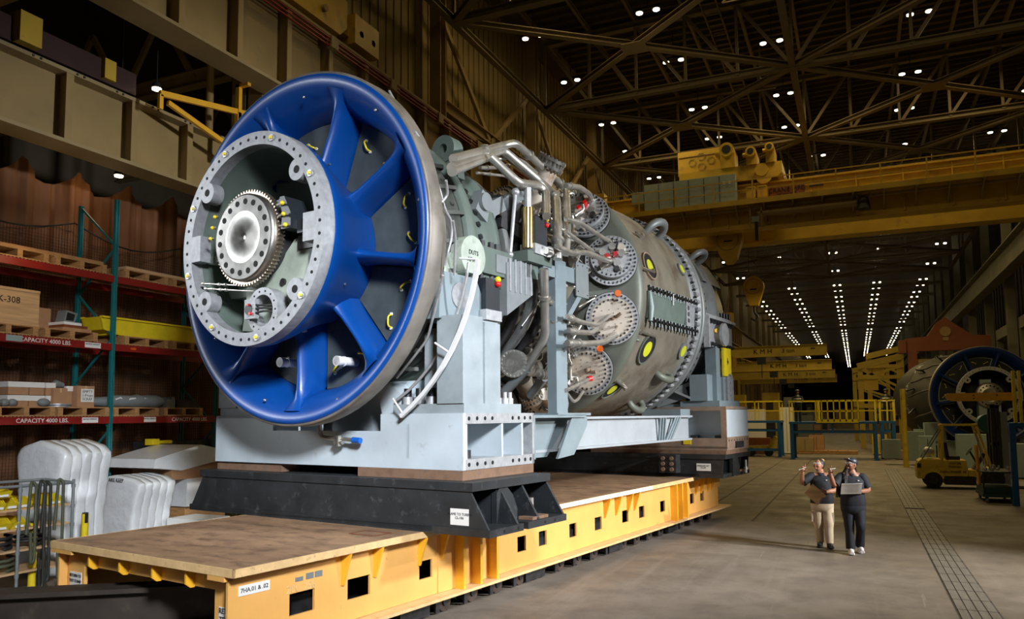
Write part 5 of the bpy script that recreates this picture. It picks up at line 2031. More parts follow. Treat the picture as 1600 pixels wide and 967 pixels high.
# black cradles
def cradle(name, lab, xl0, xl1, xr1, xr0, y0, y1, zb, zt, loc, labeltxt, rear=False):
    """xl0/xr0 bottom ends, xl1/xr1 top ends"""
    t = thing(name, lab, 'shipping cradle', loc, 'T')
    part('top_plate', MB().box(xl1, xr1, y0, y1, zt - 0.10, zt), 'black', t)
    mb = MB()
    for (a, b) in ((y0, y0 + 0.72), (y1 - 0.95, y1)):
        mb.box(xl0, xr0, a, b, zb, zb + 0.085)
    mb.box(xl1 - 0.1, xr1 - 0.6, y0, y1, zb + 0.02, zb + 0.08)
    part('foot_plates', mb, 'black', t)
    mb = MB()
    for (ya, yb) in ((y0 + 0.02, y0 + 0.05), (y0 + 0.62, y0 + 0.66), (y1 - 0.66, y1 - 0.62), (y1 - 0.05, y1 - 0.01)):
        poly = [(xl0 + 0.03, zb + 0.085), (xr0 - 0.03, zb + 0.085), (xr1 - 0.05, zt - 0.1), (xl1 + 0.05, zt - 0.1)]
        mb.prism(poly, 'y', ya, yb)
    part('side_plates', mb, 'black', t)
    mb = MB()
    mb.box(xr1 - 0.5, xr1 - 0.46, y0 + 0.05, y1 - 0.05, zb + 0.085, zt - 0.1)
    mb.box(xl1 + 0.46, xl1 + 0.5, y0 + 0.05, y1 - 0.05, zb + 0.085, zt - 0.1)
    part('end_webs', mb, 'black', t)
    ym = (y0 + y1) / 2
    mb = MB()
    pl = []
    for i in range(9):
        a = radians(90 * i / 8 - 0)
        pl.append((ym - 0.14 + 0.30 * sin(a) * 0.5, 0))
    mb.prism([(ym - 0.36, zb + 0.02), (ym + 0.08, zb + 0.02), (ym + 0.1, zb + 0.22), (ym + 0.0, zb + 0.4), (ym - 0.12, zb + 0.5), (ym - 0.30, zb + 0.5), (ym - 0.36, zb + 0.45)], 'x', xr1 - 0.1, xr1 - 0.02)
    mb.box(xr1 - 0.46, xr1 - 0.05, ym - 0.34, ym - 0.3, zb + 0.02, zb + 0.48)
    part('hook_lug', mb, 'black', t)
    mb = MB()
    mb.use('rust').box(xr1 - 0.02, xr0 - 0.05, ym + 0.12, ym + 0.5, zb + 0.085, zb + 0.12)
    mb.use('pipe').cyl((xr1 + 0.06, ym + 0.3, zb + 0.05), (xr1 + 0.06, ym + 0.3, zb + 0.34), 0.035, 0.03, 12).cyl((xr1 + 0.06, ym + 0.3, zb + 0.12), (xr1 + 0.06, ym + 0.3, zb + 0.18), 0.055, n=6)
    part('tie_bolt', mb, 'pipe', t)
    mb = MB()
    for y in (y0 + 0.3, y0 + 0.6, y1 - 0.55, y1 - 0.3):
        mb.cyl((xr0, y, zb + 0.042), (xr0 + 0.004, y, zb + 0.042), 0.018, n=8)
    part('foot_holes', mb, 'hole', t)
    return t


cr = cradle('shipping_cradle', 'black welded steel cradle across the transporter under the blue bell mouth', -10.69, -10.45, -5.325, -5.083, 7.255, 9.03, 1.12, 1.73, (-7.9, 8.1, 1.12), None)
lb = part('label', MB().box(-5.66, -5.39, 7.272, 7.276, 1.235, 1.425), 'paper', cr, 'white printed label')
text('FRAME TO TURBO\nCL-106', 0.042, 'ink', lb, (-5.525, 7.268, 1.34), (1, 0, 0), (0, 0, 1), thick=0.0008)
cr = cradle('shipping_cradle', 'black welded steel cradle at the far end of the transporter under the exhaust end', -10.6, -10.4, -5.33, -5.38, 16.45, 18.35, 1.12, 1.63, (-7.9, 17.4, 1.12), None, True)
lb = part('label', MB().box(-5.98, -5.66, 16.46, 16.466, 1.27, 1.43), 'paper', cr, 'white printed label')
text('FRAME SET LIFT\nCL-106', 0.04, 'ink', lb, (-5.82, 16.455, 1.36), (1, 0, 0), (0, 0, 1), thick=0.0008)
mb = MB()
mb.use('dark').box(-6.75, -6.35, 16.2, 16.46, 1.22, 1.62)
mb.use('rust')
for x in (-6.65, -6.45):
    for z in (1.3, 1.42, 1.54):
        mb.cyl((x, 16.17, z), (x, 16.2, z), 0.045, n=10)
part('bolted_block', mb, 'dark', cr)

# ------------------------------------------------------------------ transporter
t = thing('transporter', 'long orange-yellow self-propelled transporter deck with rusty top carrying the turbine', 'transporter', (-7.71, 11.5, 0), 'T')
DX0, DX1, DY0, DY1 = -9.36, -6.06, 4.577, 18.9
part('deck_plate', MB().box(DX0 + 0.02, DX1 - 0.02, DY0 + 0.02, 17.3, 1.05, 1.12), 'deck', t)
mb = MB()
mb.box(DX0, DX1, DY0, DY0 + 0.02, 1.045, 1.121)
mb.box(DX1 - 0.02, DX1, DY0, 17.2, 1.045, 1.121)
mb.box(DX0, DX0 + 0.02, DY0, 17.2, 1.045, 1.121)
part('deck_edge', mb, 'edge', t)
part('pale_deck_edge', MB().box(DX1 - 0.001, DX1 + 0.004, 9.4, 14.2, 1.05, 1.118), 'paper', t, 'edge painted white')
# side wall right
WX = -6.20
holes = [(5.35, 5.68), (6.15, 6.5), (7.35, 7.6), (9.55, 9.78), (10.15, 10.38), (11.1, 11.34), (12.0, 12.26), (13.1, 13.36), (13.85, 14.1), (14.9, 15.15), (16.6, 16.85), (17.25, 17.5)]
mb = MB()
mb.wallholes('x', WX - 0.03, WX, DY0 + 0.05, DY1 - 0.4, 0.30, 1.05, [(a, b, 0.52, 0.74) for a, b in holes])
mb.box(WX - 0.03, WX, DY1 - 0.4, DY1 - 0.2, 0.75, 1.05)
part('side_wall', mb, 'orange', t)
mb = MB()
mb.box(-9.26, -9.23, DY0 + 0.05, DY1 - 0.4, 0.30, 1.05)
part('side_wall', mb, 'orange', t)
part('side_flange', MB().box(WX - 0.1, -6.0, DY0 + 0.03, DY1, 0.26, 0.295), 'edge', t)
# inner beam seen through the holes, its dark colour stands in for shade
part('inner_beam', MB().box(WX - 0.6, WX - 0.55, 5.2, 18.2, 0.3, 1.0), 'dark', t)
FW = 4.72
mb = MB()
mb.wallholes('y', FW, FW + 0.04, -9.23, -6.23, 0.12, 1.045, [(-8.87, -6.52, 0.119, 0.87)])
part('front_wall', mb, 'orange', t)
mb = MB()
for x in (-8.62, -8.02, -7.42, -6.86):
    mb.prism([(FW, 1.045), (FW, 0.86), (FW - 0.05, 0.86), (FW - 0.10, 0.90), (FW - 0.10, 1.045)], 'x', x, x + 0.025)
part('front_gussets', mb, 'gusset', t)
mb = MB()
mb.box(-9.33, -8.9, 4.58, 4.74, 1.0, 1.046)
mb.box(-6.45, -6.2, 4.58, 4.74, 0.995, 1.046)
mb.box(-9.28, -9.22, FW, 5.1, 0.1, 1.0)
part('corner_brackets', mb, 'orange', t)
for y in (6.05, 6.55, 7.32, 7.75, 9.5, 9.72, 12.35, 12.8, 13.3, 13.6, 16.9, 17.25, 17.7, 18.0):
    if 8.6 < y < 9.9:
        poly = [(WX, 1.04), (WX + 0.12, 1.04), (WX + 0.12, 0.98), (WX, 0.86)]
    else:
        poly = [(WX, 1.04), (WX + 0.14, 1.04), (WX + 0.03, 0.70), (WX, 0.70)]
    part('side_gusset', MB().prism(poly, 'y', y, y + 0.03), 'gusset', t)
for y in (8.05, 8.42, 8.80, 15.45, 15.75, 16.05):
    mb = MB().box(WX, WX + 0.15, y, y + 0.045, 0.295, 1.04)
    part('side_post', mb, 'gusset', t)
part('side_panel', MB().box(WX, WX + 0.012, 7.7, 9.3, 0.3, 1.04), 'orange', t)
# wheels and undercarriage
mb = MB()
mb.box(WX - 0.5, WX - 0.12, 5.2, 18.4, 0.14, 0.27)
part('chassis', mb, 'dark', t)
for i in range(22):
    y = 5.6 + i * 0.6
    for xx in (WX - 0.22, -9.2):
        mb = MB()
        mb.use('wheelm').cyl((xx - 0.1, y, 0.125), (xx + 0.1, y, 0.125), 0.125, n=20)
        mb.use('dark').box(xx + 0.1, xx + 0.13, y - 0.22, y - 0.14, 0.02, 0.26).cyl((xx + 0.1, y, 0.125), (xx + 0.12, y, 0.125), 0.05, n=10)
        part('wheel', mb, 'rust', t)
mb = MB()
for y in (7.1, 9.9, 12.7, 15.5):
    mb.box(WX - 0.16, WX - 0.08, y, y + 0.55, 0.03, 0.27)
part('skirt', mb, 'dark', t)
# plates with writing
c_ = tx(375, 917, WX)
lb = part('label', MB().box(WX, WX + 0.006, 4.74, 5.10, 0.835, 0.93), 'paper', t, 'white sign reading 7HA.01 & .02')
text('7HA.01 & .02', 0.058, 'ink', lb, (WX + 0.008, 4.92, 0.882), (0, 1, 0), (0, 0, 1))
lb = part('label', MB().box(-6.45, -6.27, FW - 0.006, FW, 0.56, 0.72), 'paper', t, 'white sign reading RETURN TEST at the right leg')
text('RETU', 0.07, 'ink', lb, (-6.36, FW - 0.009, 0.685), (1, 0, 0), (0, 0, 1))
text('TEST', 0.07, 'ink', lb, (-6.36, FW - 0.009, 0.605), (1, 0, 0), (0, 0, 1))
lb = part('label', MB().box(-9.16, -8.92, FW - 0.006, FW, 0.62, 0.78), 'paper', t, 'white sign reading RETURN TO TEST at the left leg')
text('RETURN TO', 0.045, 'ink', lb, (-9.04, FW - 0.009, 0.74), (1, 0, 0), (0, 0, 1))
text('TEST STAND', 0.045, 'ink', lb, (-9.04, FW - 0.009, 0.68), (1, 0, 0), (0, 0, 1))
mb = MB()
for k, y in enumerate((5.42, 5.56, 5.68)):
    mb.box(WX, WX + 0.005, y, y + 0.1, 0.85, 0.89 + (0.02 if k else 0))
part('data_plates', mb, 'plastic', t)
text('20U 256', 0.11, 'edge', t, (WX + 0.004, 5.5, 0.78), (0, 1, 0), (0, 0, 1), name='chalk_writing')
mb = MB()
for (p, q) in (((-6.75, 7.0), (-6.35, 7.0)), ((-6.35, 7.0), (-6.35, 6.72)), ((-6.35, 6.72), (-6.75, 6.72)), ((-6.75, 6.72), (-6.75, 7.0))):
    mb.bar((p[0], p[1], 1.121), (q[0], q[1], 1.121), 0.03, 0.003)
part('painted_square', mb, 'maroon', t)

# big dark steel beam lying through the transporter opening
t = thing('steel_beam', 'heavy blackened steel beam passing under the front of the transporter deck', 'beam', (-9.0, 4.1, 0), 'T')
mb = MB()
mb.ibeam((-11.6, 1.55, 0.48), (-6.75, 6.25, 0.48), 0.36, 0.44, 0.05)
mb.bar((-11.6, 1.55, 0.48), (-6.75, 6.25, 0.48), 0.14, 0.36)
part('beam_body', mb, 'beamr', t)
mb = MB()
for k in (0.2, 0.55, 0.9):
    q = Vector((-11.6, 1.55, 0)).lerp(Vector((-6.75, 6.25, 0)), k)
    mb.box(q.x - 0.2, q.x + 0.2, q.y - 0.2, q.y + 0.2, 0, 0.26)
part('timber_chock', mb, 'wood', t)
# ------------------------------------------------------------------ storage rack on the left
RX, RB = -14.0, -15.1
UY = [8.27, 11.12, 13.97, 16.82]
t = thing('pallet_rack', 'tall teal and red pallet rack along the left aisle, labelled CAPACITY 4000 LBS', 'storage rack', (-14.5, 11.1, 0))
for k, y in enumerate(UY):
    for x in (RX, RB):
        mb = MB()
        mb.box(x - 0.045, x - 0.005, y - 0.045, y + 0.045, 0, 7.1)
        mb.box(x - 0.005, x + 0.02, y - 0.045, y - 0.02, 0, 7.1)
        mb.box(x - 0.005, x + 0.02, y + 0.02, y + 0.045, 0, 7.1)
        part('upright', mb, 'teal', t)
    mb = MB()
    z = 0.4
    s_ = 1
    while z < 6.4:
        a, b = (RX, RB) if s_ > 0 else (RB, RX)
        mb.bar((a, y, z), (b, y, z + 0.95), 0.03, 0.04)
        z += 0.95
        s_ = -s_
    part('frame_bracing', mb, 'teal', t)
ZB = (2.5, 4.0, 5.42)
for k in range(3):
    ya, yb = UY[k] + 0.045, UY[k + 1] - 0.045
    for zc in ZB:
        for x in (RX, RB):
            mb = MB().box(x - 0.03, x + 0.03, ya, yb, zc - 0.08, zc + 0.06)
            bm = part('shelf_beam', mb, 'red', t)
            if x == RX:
                mb = MB()
                y = ya + 0.04
                while y < yb:
                    mb.box(RX + 0.0, RX + 0.032, y, y + 0.018, zc + 0.06, zc + 0.075)
                    y += 0.07
                part('edge_teeth', mb, 'card', bm)
                if zc == ZB[0] or (zc == ZB[1] and k == 0):
                    dy = (0.62, 1.35, 0.0)[k] if zc == ZB[0] else 0.62
                    text('CAPACITY 4000 LBS.', 0.115, 'paper', bm, (RX + 0.034, ya + 0.45 + (0.9 if k == 0 else 1.55), zc - 0.012), (0, 1, 0), (0, 0, 1))
                    lb = part('label', MB().box(RX + 0.031, RX + 0.035, ya + (2.15 if k == 0 else 0.75), ya + (2.5 if k == 0 else 1.06), zc - 0.06, zc + 0.045), 'paper', bm, 'small white label')
                    text('NOTICE WEIGHT', 0.04, 'ink', lb, (RX + 0.037, ya + (2.32 if k == 0 else 0.9), zc + 0.01), (0, 1, 0), (0, 0, 1))
                elif zc == ZB[1] and k == 1:
                    text('4000', 0.07, 'orangecap', bm, (RX + 0.034, ya + 0.42, zc - 0.01), (0, 1, 0), (0, 0, 1))
part('blue_sleeve', MB().box(RX + 0.03, RX + 0.04, 8.9, 9.2, 3.94, 4.05), 'cab', t)
UYr = UY


def pallet(x, y, z, lab, w=1.15, d=1.0, m='wood'):
    """w along the rack (Y), d in depth (X); two decks on blocks"""
    t = thing('wooden_pallet', lab, 'pallet', (x, y, z))
    mb = MB()
    for k in range(6):
        xx = x - d / 2 + k * d / 6
        mb.box(xx + 0.02, xx + d / 6 - 0.02, y - w / 2, y + w / 2, z + 0.155, z + 0.18)
    part('top_boards', mb, m, t)
    mb = MB()
    for yy in (y - w / 2 + 0.02, y - 0.05, y + w / 2 - 0.12):
        mb.box(x - d / 2, x + d / 2, yy, yy + 0.1, z + 0.02, z + 0.155)
    part('stringers', mb, m, t)
    mb = MB()
    for xx in (x - d / 2, x - 0.06, x + d / 2 - 0.12):
        mb.box(xx, xx + 0.12, y - w / 2, y + w / 2, z, z + 0.02)
    part('bottom_boards', mb, m, t)
    return t


XC = -14.48
zl, zm, zt_ = 2.575, 4.075, 5.495
for (y, z, lab) in ((9.35, zl, 'pallet on the lowest red shelf under the white banded boxes'),
                    (10.52, zl, 'pallet on the lowest red shelf under the cardboard box with a handwritten sheet'),
                    (11.75, zl, 'pallet on the lowest red shelf under the grey wrapped rolls'),
                    (13.0, zl, 'pallet on the lowest red shelf under the grey box behind the blue bell'),
                    (8.95, zm, 'pallet on the middle shelf under the plywood crate'),
                    (10.2, zm, 'pallet on the middle shelf under the flat books and small box'),
                    (11.95, zm, 'pallet on the middle shelf under the near end of the yellow trough'),
                    (13.2, zm, 'pallet on the middle shelf under the far end of the yellow trough'),
                    (9.1, zt_, 'dark pallet at the left end of the top shelf'),
                    (10.35, zt_, 'pallet on the top shelf just left of the front teal post'),
                    (11.9, zt_, 'pallet on the top shelf just right of the front teal post'),
                    (13.15, zt_, 'pallet on the top shelf next to the blue bell')):
    pallet(XC, y, z, lab)
for (y, lab) in ((9.35, 'second pallet stacked on the pallet with white banded boxes'), (10.52, 'second pallet stacked under the handwritten sheet box')):
    pass
for i, (y0, y1, z, x, lab) in enumerate(((8.4, 10.9, zt_ + 0.18, -14.2, 'long loose board lying on the top shelf pallets left of the post'),
                                         (8.6, 10.2, zt_ + 0.18, -14.55, 'shorter loose board at the back of the top shelf left of the post'),
                                         (11.4, 13.8, zt_ + 0.18, -14.15, 'pale timber plank lying on the top shelf right of the post'),
                                         (11.4, 13.4, zt_ + 0.18, -14.5, 'dark timber plank at the back of the top shelf right of the post'))):
    single('timber_plank', MB().box(x - 0.12, x + 0.12, y0, y1, z, z + 0.07), 'ply' if i == 2 else 'wood', lab, 'plank', (x, (y0 + y1) / 2, z))
# plywood crate
t = thing('plywood_crate', 'big plywood crate with black stencil letters on the middle shelf', 'crate', (-14.45, 8.98, zm + 0.18))
part('crate_panels', MB().box(-14.85, -14.15, 8.37, 9.62, zm + 0.18, 4.95), 'ply', t)
text('STK-308', 0.17, 'ink', t, (-14.145, 8.95, 4.72), (0, 1, 0), (0, 0, 1), name='stencil_letters')
mb = MB()
for z in (4.27, 4.9):
    mb.box(-14.15, -14.135, 8.37, 9.62, z, z + 0.05)
part('battens', mb, 'ply', t)
# books and small things
z = zm + 0.18
for i, (dy, w, m_, lab) in enumerate(((10.35, 0.62, 'card', 'brown flat box at the bottom of the small stack on the middle shelf'),
                                      (10.32, 0.5, 'maroon', 'dark red flat book in the small stack on the middle shelf'),
                                      (10.25, 0.38, 'paper', 'white flat book on top of the small stack on the middle shelf'))):
    single('flat_box', MB().box(-14.5, -14.05, dy - w / 2, dy + w / 2, z, z + 0.055), m_, lab, 'book', (-14.3, dy, z))
    z += 0.055
t = thing('grey_dispenser', 'small grey open box tilted on the stack of books on the middle shelf', 'box', (-14.25, 10.25, z))
part('shell', MB().prism([(10.12, z), (10.36, z), (10.42, z + 0.2), (10.18, z + 0.24)], 'x', -14.4, -14.15), 'plastic', t)
part('hollow', MB().prism([(10.17, z + 0.04), (10.33, z + 0.04), (10.36, z + 0.17), (10.2, z + 0.2)], 'x', -14.15, -14.145), 'hole', t)
single('brown_carton', MB().box(-14.9, -14.5, 9.72, 10.1, zm + 0.18, zm + 0.62), 'card', 'dim brown carton behind the books beside the plywood crate', 'carton', (-14.7, 9.9, zm + 0.18))
# yellow trough
t = thing('yellow_trough', 'long yellow steel trough lying across the middle shelf behind the blue bell', 'trough', (-14.4, 12.3, zm + 0.18))
mb = MB()
mb.prism([(10.92, 4.62), (14.0, 4.62), (14.0, 4.27), (11.35, 4.27), (11.0, 4.36)], 'x', -14.17, -14.13)
mb.prism([(10.92, 4.62), (14.0, 4.62), (14.0, 4.27), (11.35, 4.27), (11.0, 4.36)], 'x', -14.72, -14.68)
mb.box(-14.7, -14.15, 11.2, 14.0, 4.27, 4.30)
mb.box(-14.75, -14.68, 10.92, 14.0, 4.60, 4.64)
mb.box(-14.17, -14.08, 10.92, 14.0, 4.60, 4.64)
mb.prism([(10.92, 4.62), (10.97, 4.62), (11.05, 4.36), (11.0, 4.36)], 'x', -14.7, -14.15)
part('trough_body', mb, 'yellow', t)


# things on the lowest shelf
def carton(y0, y1, x0, x1, z0, z1, lab, band=None, m='card'):
    t = thing('cardboard_box', lab, 'box', ((x0 + x1) / 2, (y0 + y1) / 2, z0))
    part('carton', MB().box(x0, x1, y0, y1, z0, z1), m, t)
    mb = MB().box(x0 + 0.002, x1 + 0.003, (y0 + y1) / 2 - 0.02, (y0 + y1) / 2 + 0.02, z1 - 0.08, z1 + 0.002)
    part('tape', mb, 'ply', t)
    if band:
        part('white_lid', MB().box(x0 - 0.01, x1 + 0.01, y0 - 0.01, y1 + 0.01, z1 - 0.09, z1 + 0.01), 'paper', t)
    return t


zs = zl + 0.18
k = 0
for (y0, y1, nm) in ((9.1, 9.48, 'leftmost'), (9.5, 9.78, 'middle'), (9.82, 10.0, 'rightmost')):
    carton(y0, y1, -14.5, -14.15, zs, zs + 0.2, '%s white-lidded carton of the lower layer on the lowest shelf' % nm, True)
    carton(y0, y1, -14.5, -14.15, zs + 0.22, zs + 0.45, '%s white-lidded carton of the upper layer on the lowest shelf' % nm, True)
t = thing('metal_disc', 'flat round steel disc under a plain cardboard box on the lowest shelf', 'disc', (-14.2, 10.1, zs))
part('disc_body', MB().cyl((-14.2, 10.1, zs), (-14.2, 10.1, zs + 0.06), 0.24, n=32), 'ringm', t)
part('disc_groove', MB().ringplate((-14.2, 10.1, zs + 0.02), (0, 0, 1), 0.2, 0.245, 0.015, 32), 'dark', t)
carton(9.92, 10.2, -14.32, -14.06, zs + 0.06, zs + 0.36, 'plain brown cardboard box standing on a steel disc on the lowest shelf')
bag = MB().tube([(-14.2, 9.93, zs + 0.40), (-14.2, 10.05, zs + 0.45), (-14.2, 10.2, zs + 0.42)], [0.03, 0.08, 0.05], 8)
single('plastic_bag', bag, 'plastic', 'crumpled clear plastic bag on top of the plain brown box', 'bag', (-14.2, 10.05, zs + 0.36))
single('plastic_bag', MB().ball((-14.12, 9.76, zs + 0.08), 0.1, sc=(1, 1.2, 0.8)), 'plastic', 'crumpled silver bag left of the steel disc on the lowest shelf', 'bag', (-14.12, 9.76, zs))
for i in range(3):
    single('plastic_bag', MB().ball((-14.15, 8.9 + 0.14 * i, zs + 0.07), 0.09, sc=(1, 1.1, 0.8)), 'plastic', '%s crumpled grey bag at the left edge of the lowest shelf' % ('first', 'second', 'third')[i], 'bag', (-14.15, 8.9 + 0.14 * i, zs), group='grey bags at the left edge')
t = carton(10.42, 10.8, -14.4, -14.08, zs, zs + 0.42, 'cardboard box with a white handwritten sheet on the lowest shelf')
lb = part('paper_sheet', MB().box(-14.079, -14.074, 10.5, 10.78, zs + 0.1, zs + 0.36), 'paper', t)
text('EMPTY\n1-Props\nSCRAP', 0.075, 'ink', lb, (-14.07, 10.64, zs + 0.23), (0, 1, 0), (0, 0, 1), thick=0.0008)
carton(10.28, 10.4, -14.5, -14.2, zs, zs + 0.4, 'narrow white-lidded carton left of the handwritten sheet box', True)
t = thing('wrapped_roll', 'grey plastic-wrapped roll lying right of the teal post on the lowest shelf', 'roll', (-14.2, 11.9, zs))
vs = [(-14.2, 11.25 + i * 0.13, zs + 0.13 + 0.012 * sin(i * 3)) for i in range(11)]
part('wrapped_body', MB().tube(vs, [0.11, 0.14, 0.12, 0.15, 0.13, 0.16, 0.1], 12), 'plastic', t)
part('wrap_folds', MB().tube([(-14.1, 11.3 + i * 0.12, zs + 0.16 + 0.05 * sin(i * 2.2)) for i in range(10)], 0.022, 6), 'wrap', t)
single('wrapped_roll', MB().tube([(-14.45, 10.9, zs + 0.12), (-14.3, 11.4, zs + 0.12)], [0.08, 0.12], 10), 'plastic', 'short grey wrapped roll just behind the front teal post', 'roll', (-14.4, 11.1, zs))
single('metal_box', MB().box(-14.5, -14.1, 12.62, 12.85, zs, zs + 0.18).box(-14.45, -14.1, 12.75, 12.84, zs + 0.18, zs + 0.24), 'plastic', 'small grey-blue metal box right of the wrapped roll', 'box', (-14.3, 12.7, zs))
single('metal_box', MB().box(-14.5, -14.1, 12.9, 13.5, zs, zs + 0.16).box(-14.42, -14.38, 12.95, 13.45, zs + 0.16, zs + 0.2), 'dark', 'long low dark metal box next to the blue bell on the lowest shelf', 'box', (-14.3, 13.2, zs))

# ---- tarpaulin and net
t = thing('tarpaulin_curtain', 'long brown tarpaulin hung in scallops behind the pallet rack', 'curtain', (-15.9, 11, 0))
mb = MB()
NY, NZ = 240, 14
vs, fs = [], []
ycur = [3.0 + 16.0 * i / NY for i in range(NY + 1)]
for y in ycur:
    per = 1.28
    ph = ((y - 9.0) / per) % 1.0
    zt2 = 8.05 - 0.45 * sin(pi * ph) ** 0.8 + 0.03 * (y - 9)
    for j in range(NZ + 1):
        f_ = j / NZ
        z = zt2 * (1 - f_)
        fold = 0.10 * cos(2 * pi * ph) * (1 - 0.4 * f_) + 0.05 * sin(2 * pi * (y / 0.47 + f_ * 0.3)) + 0.03 * sin(2 * pi * y / 0.21)
        vs.append((-15.9 + fold, y, z))
for i in range(NY):
    for j in range(NZ):
        a = i * (NZ + 1) + j
        fs.append((a, a + 1, a + NZ + 2, a + NZ + 1))
mb.add(vs, fs, True)
part('tarpaulin', mb, 'curtain', t)
t = thing('safety_net', 'black safety netting stretched behind the pallet rack shelves', 'net', (-15.3, 11, 0))
mb = MB()
y = 5.5
while y < 16.8:
    sag = 0.16 * sin(pi * ((y - 8.27) / 2.85 % 1.0))
    mb.box(-15.303, -15.297, y, y + 0.006, 0.3, 6.75 - sag * 2)
    y += 0.065
z = 0.3
while z < 6.8:
    mb.add([(-15.3, 5.5, z), (-15.3, 16.8, z), (-15.3, 16.8, z + 0.006), (-15.3, 5.5, z + 0.006)], [(0, 1, 2, 3)]) if z < 6.4 else None
    z += 0.065
part('mesh', mb, 'net', t)
mb = MB()
for k in range(4):
    ya, yb = UY[0] - 2.85 + k * 2.85, UY[0] + k * 2.85
    mb.tube([(-15.3, ya + (yb - ya) * i / 8, 6.75 - 0.32 * sin(pi * i / 8)) for i in range(9)], 0.018, 6)
part('edge_rope', mb, 'hose', t)


# ---- wrapped stacks on the floor
def wrapped(name, lab, x0, x1, y0, y1, h, waist, flare, lobes, m='wrap', base=0.0):
    """fan-topped shrink-wrapped stack of lobed layers; near face at y0, right face at x1"""
    t = thing(name, lab, 'wrapped load', ((x0 + x1) / 2, (y0 + y1) / 2, 0))
    cx, W_ = (x0 + x1) / 2, (x1 - x0) / 2
    dl = (y1 - y0) / lobes
    for q in range(lobes):
        mb = MB()
        NR, NH = 44, 22
        ya, yb = y0 + q * dl, y0 + (q + 1) * dl + 0.05
        cy, hd_ = (ya + yb) / 2, (yb - ya) / 2
        vs = []
        lev = [0.0]
        for j in range(NH + 1):
            f_ = j / NH
            sh = 1.0
            if j > NH - 4:
                k_ = (j - (NH - 4)) / 4
                sh = sqrt(max(0.0, 1 - (k_ * 0.97) ** 2)) * 0.5 + 0.5 if k_ < 1 else 0.45
            g = (0.80 - 0.08 * sin(pi * f_ / waist * 0.5)) if f_ < waist else 0.72 + 0.28 * ((f_ - waist) / (1 - waist)) ** 1.4
            zc = f_ if f_ < 1 else 1.0
            for i in range(NR):
                a = 2 * pi * i / NR
                ux = math.copysign(abs(cos(a)) ** 0.22, cos(a))
                uy = math.copysign(abs(sin(a)) ** 0.45, sin(a))
                xx = cx + W_ * g * ux * (1 - 0.04 * (1 - sh))
                yy = cy + hd_ * uy * (0.35 + 0.65 * sh if j > NH - 4 else 1.0)
                top = h * (1 + flare * (0.65 - abs((xx - cx) / W_) ** 2))
                fold = 0.006 * sin(23 * xx + 30 * f_ + 2 * q) + 0.004 * sin(41 * yy + 19 * f_)
                vs.append((xx + fold, yy + fold * 0.6, base + top * (f_ - 0.02 * (1 - sh))))
        fs = []
        for j in range(NH):
            for i in range(NR):
                k = (i + 1) % NR
                fs.append((j * NR + i, j * NR + k, (j + 1) * NR + k, (j + 1) * NR + i))
        mb.add(vs, fs, True)
        last = vs[-NR:]
        n0 = len(mb.v) - NR
        strip = []
        for i in range(NR // 2):
            strip.append((n0 + i, n0 + (i + 1) % NR, n0 + (NR - i - 1) % NR, n0 + (NR - i) % NR))
        for f in strip:
            if len(set(f)) >= 3:
                g_ = []
                for v_ in f:
                    if v_ not in g_:
                        g_.append(v_)
                mb.f.append(g_)
                mb.mi.append(0)
                mb.sm.append(True)
        part('wrapped_layer', mb, m, t)
    return t


wrapped('wrapped_stack', 'tall white shrink-wrapped fan-shaped stack behind the tubular shelf', -13.0, -11.75, 8.5, 9.4, 2.03, 0.42, 0.12, 5)
w2 = wrapped('wrapped_stack', 'lower white shrink-wrapped stack with handwriting beside the transporter', -13.55, -12.2, 10.35, 11.2, 1.36, 0.30, 0.12, 5)
text('THESE ARE KEEP', 0.095, 'ink', w2, (-12.95, 10.335, 1.36), (1, 0, -0.02), (0, 0, 1), name='handwriting')
# palletised boxes with lid behind
pallet(-13.1, 12.35, 0.0, 'lower of two pallets under the white wrapped box with a brown cardboard lid', 1.2, 1.2)
pallet(-13.1, 12.35, 0.18, 'upper of two pallets under the white wrapped box with a brown cardboard lid', 1.2, 1.2)
single('timber_block', MB().box(-13.6, -12.6, 11.8, 12.9, 0.36, 0.72), 'wood', 'stack of short timbers between the pallets and the white box', 'timber', (-13.1, 12.3, 0.36))
t = thing('wrapped_box', 'white wrapped box on timber with brown carton and white draped lid', 'box', (-13.1, 12.3, 0.72))
part('white_box', MB().box(-13.7, -12.5, 11.75, 12.95, 0.72, 1.28), 'wrap', t)
part('brown_carton', MB().box(-13.65, -12.55, 11.4, 12.95, 1.28, 1.6), 'card', t)
mb = MB()
mb.prism([(10.9, 1.55), (10.95, 1.72), (11.5, 1.84), (12.1, 1.96), (12.6, 1.86), (13.1, 1.80), (13.1, 1.62), (12.4, 1.58), (11.6, 1.46)], 'x', -13.8, -12.5)
part('draped_lid', mb, 'wrap', t)
single('foam_sheet', MB().box(-12.2, -11.3, 11.0, 11.7, 0.45, 0.60).box(-12.1, -11.4, 11.1, 11.6, 0.0, 0.45), 'paper', 'white slab with faint writing peeping out between deck and black cradle', 'slab', (-11.5, 11.0, 0))
single('grey_case', MB().box(-14.6, -14.1, 12.2, 14.4, 1.7, 2.0).box(-14.1, -14.05, 12.5, 12.8, 1.75, 1.95), 'dark', 'long dark equipment case on the pallet level behind the white lid', 'case', (-14.35, 13.3, 1.7))
single('yellow_tool', MB().box(-13.9, -13.7, 11.9, 12.1, 1.95, 2.08).cyl((-13.8, 12.1, 2.0), (-13.8, 12.5, 2.0), 0.04, n=8), 'yellow', 'small yellow tool lying behind the white draped lid', 'tool', (-13.8, 12.0, 1.95))
single('shelf_board', MB().box(-15.0, -14.05, 11.2, 15.8, 1.55, 1.68), 'wood', 'wooden board shelf behind the white draped lid', 'shelf', (-14.5, 13.5, 1.55))
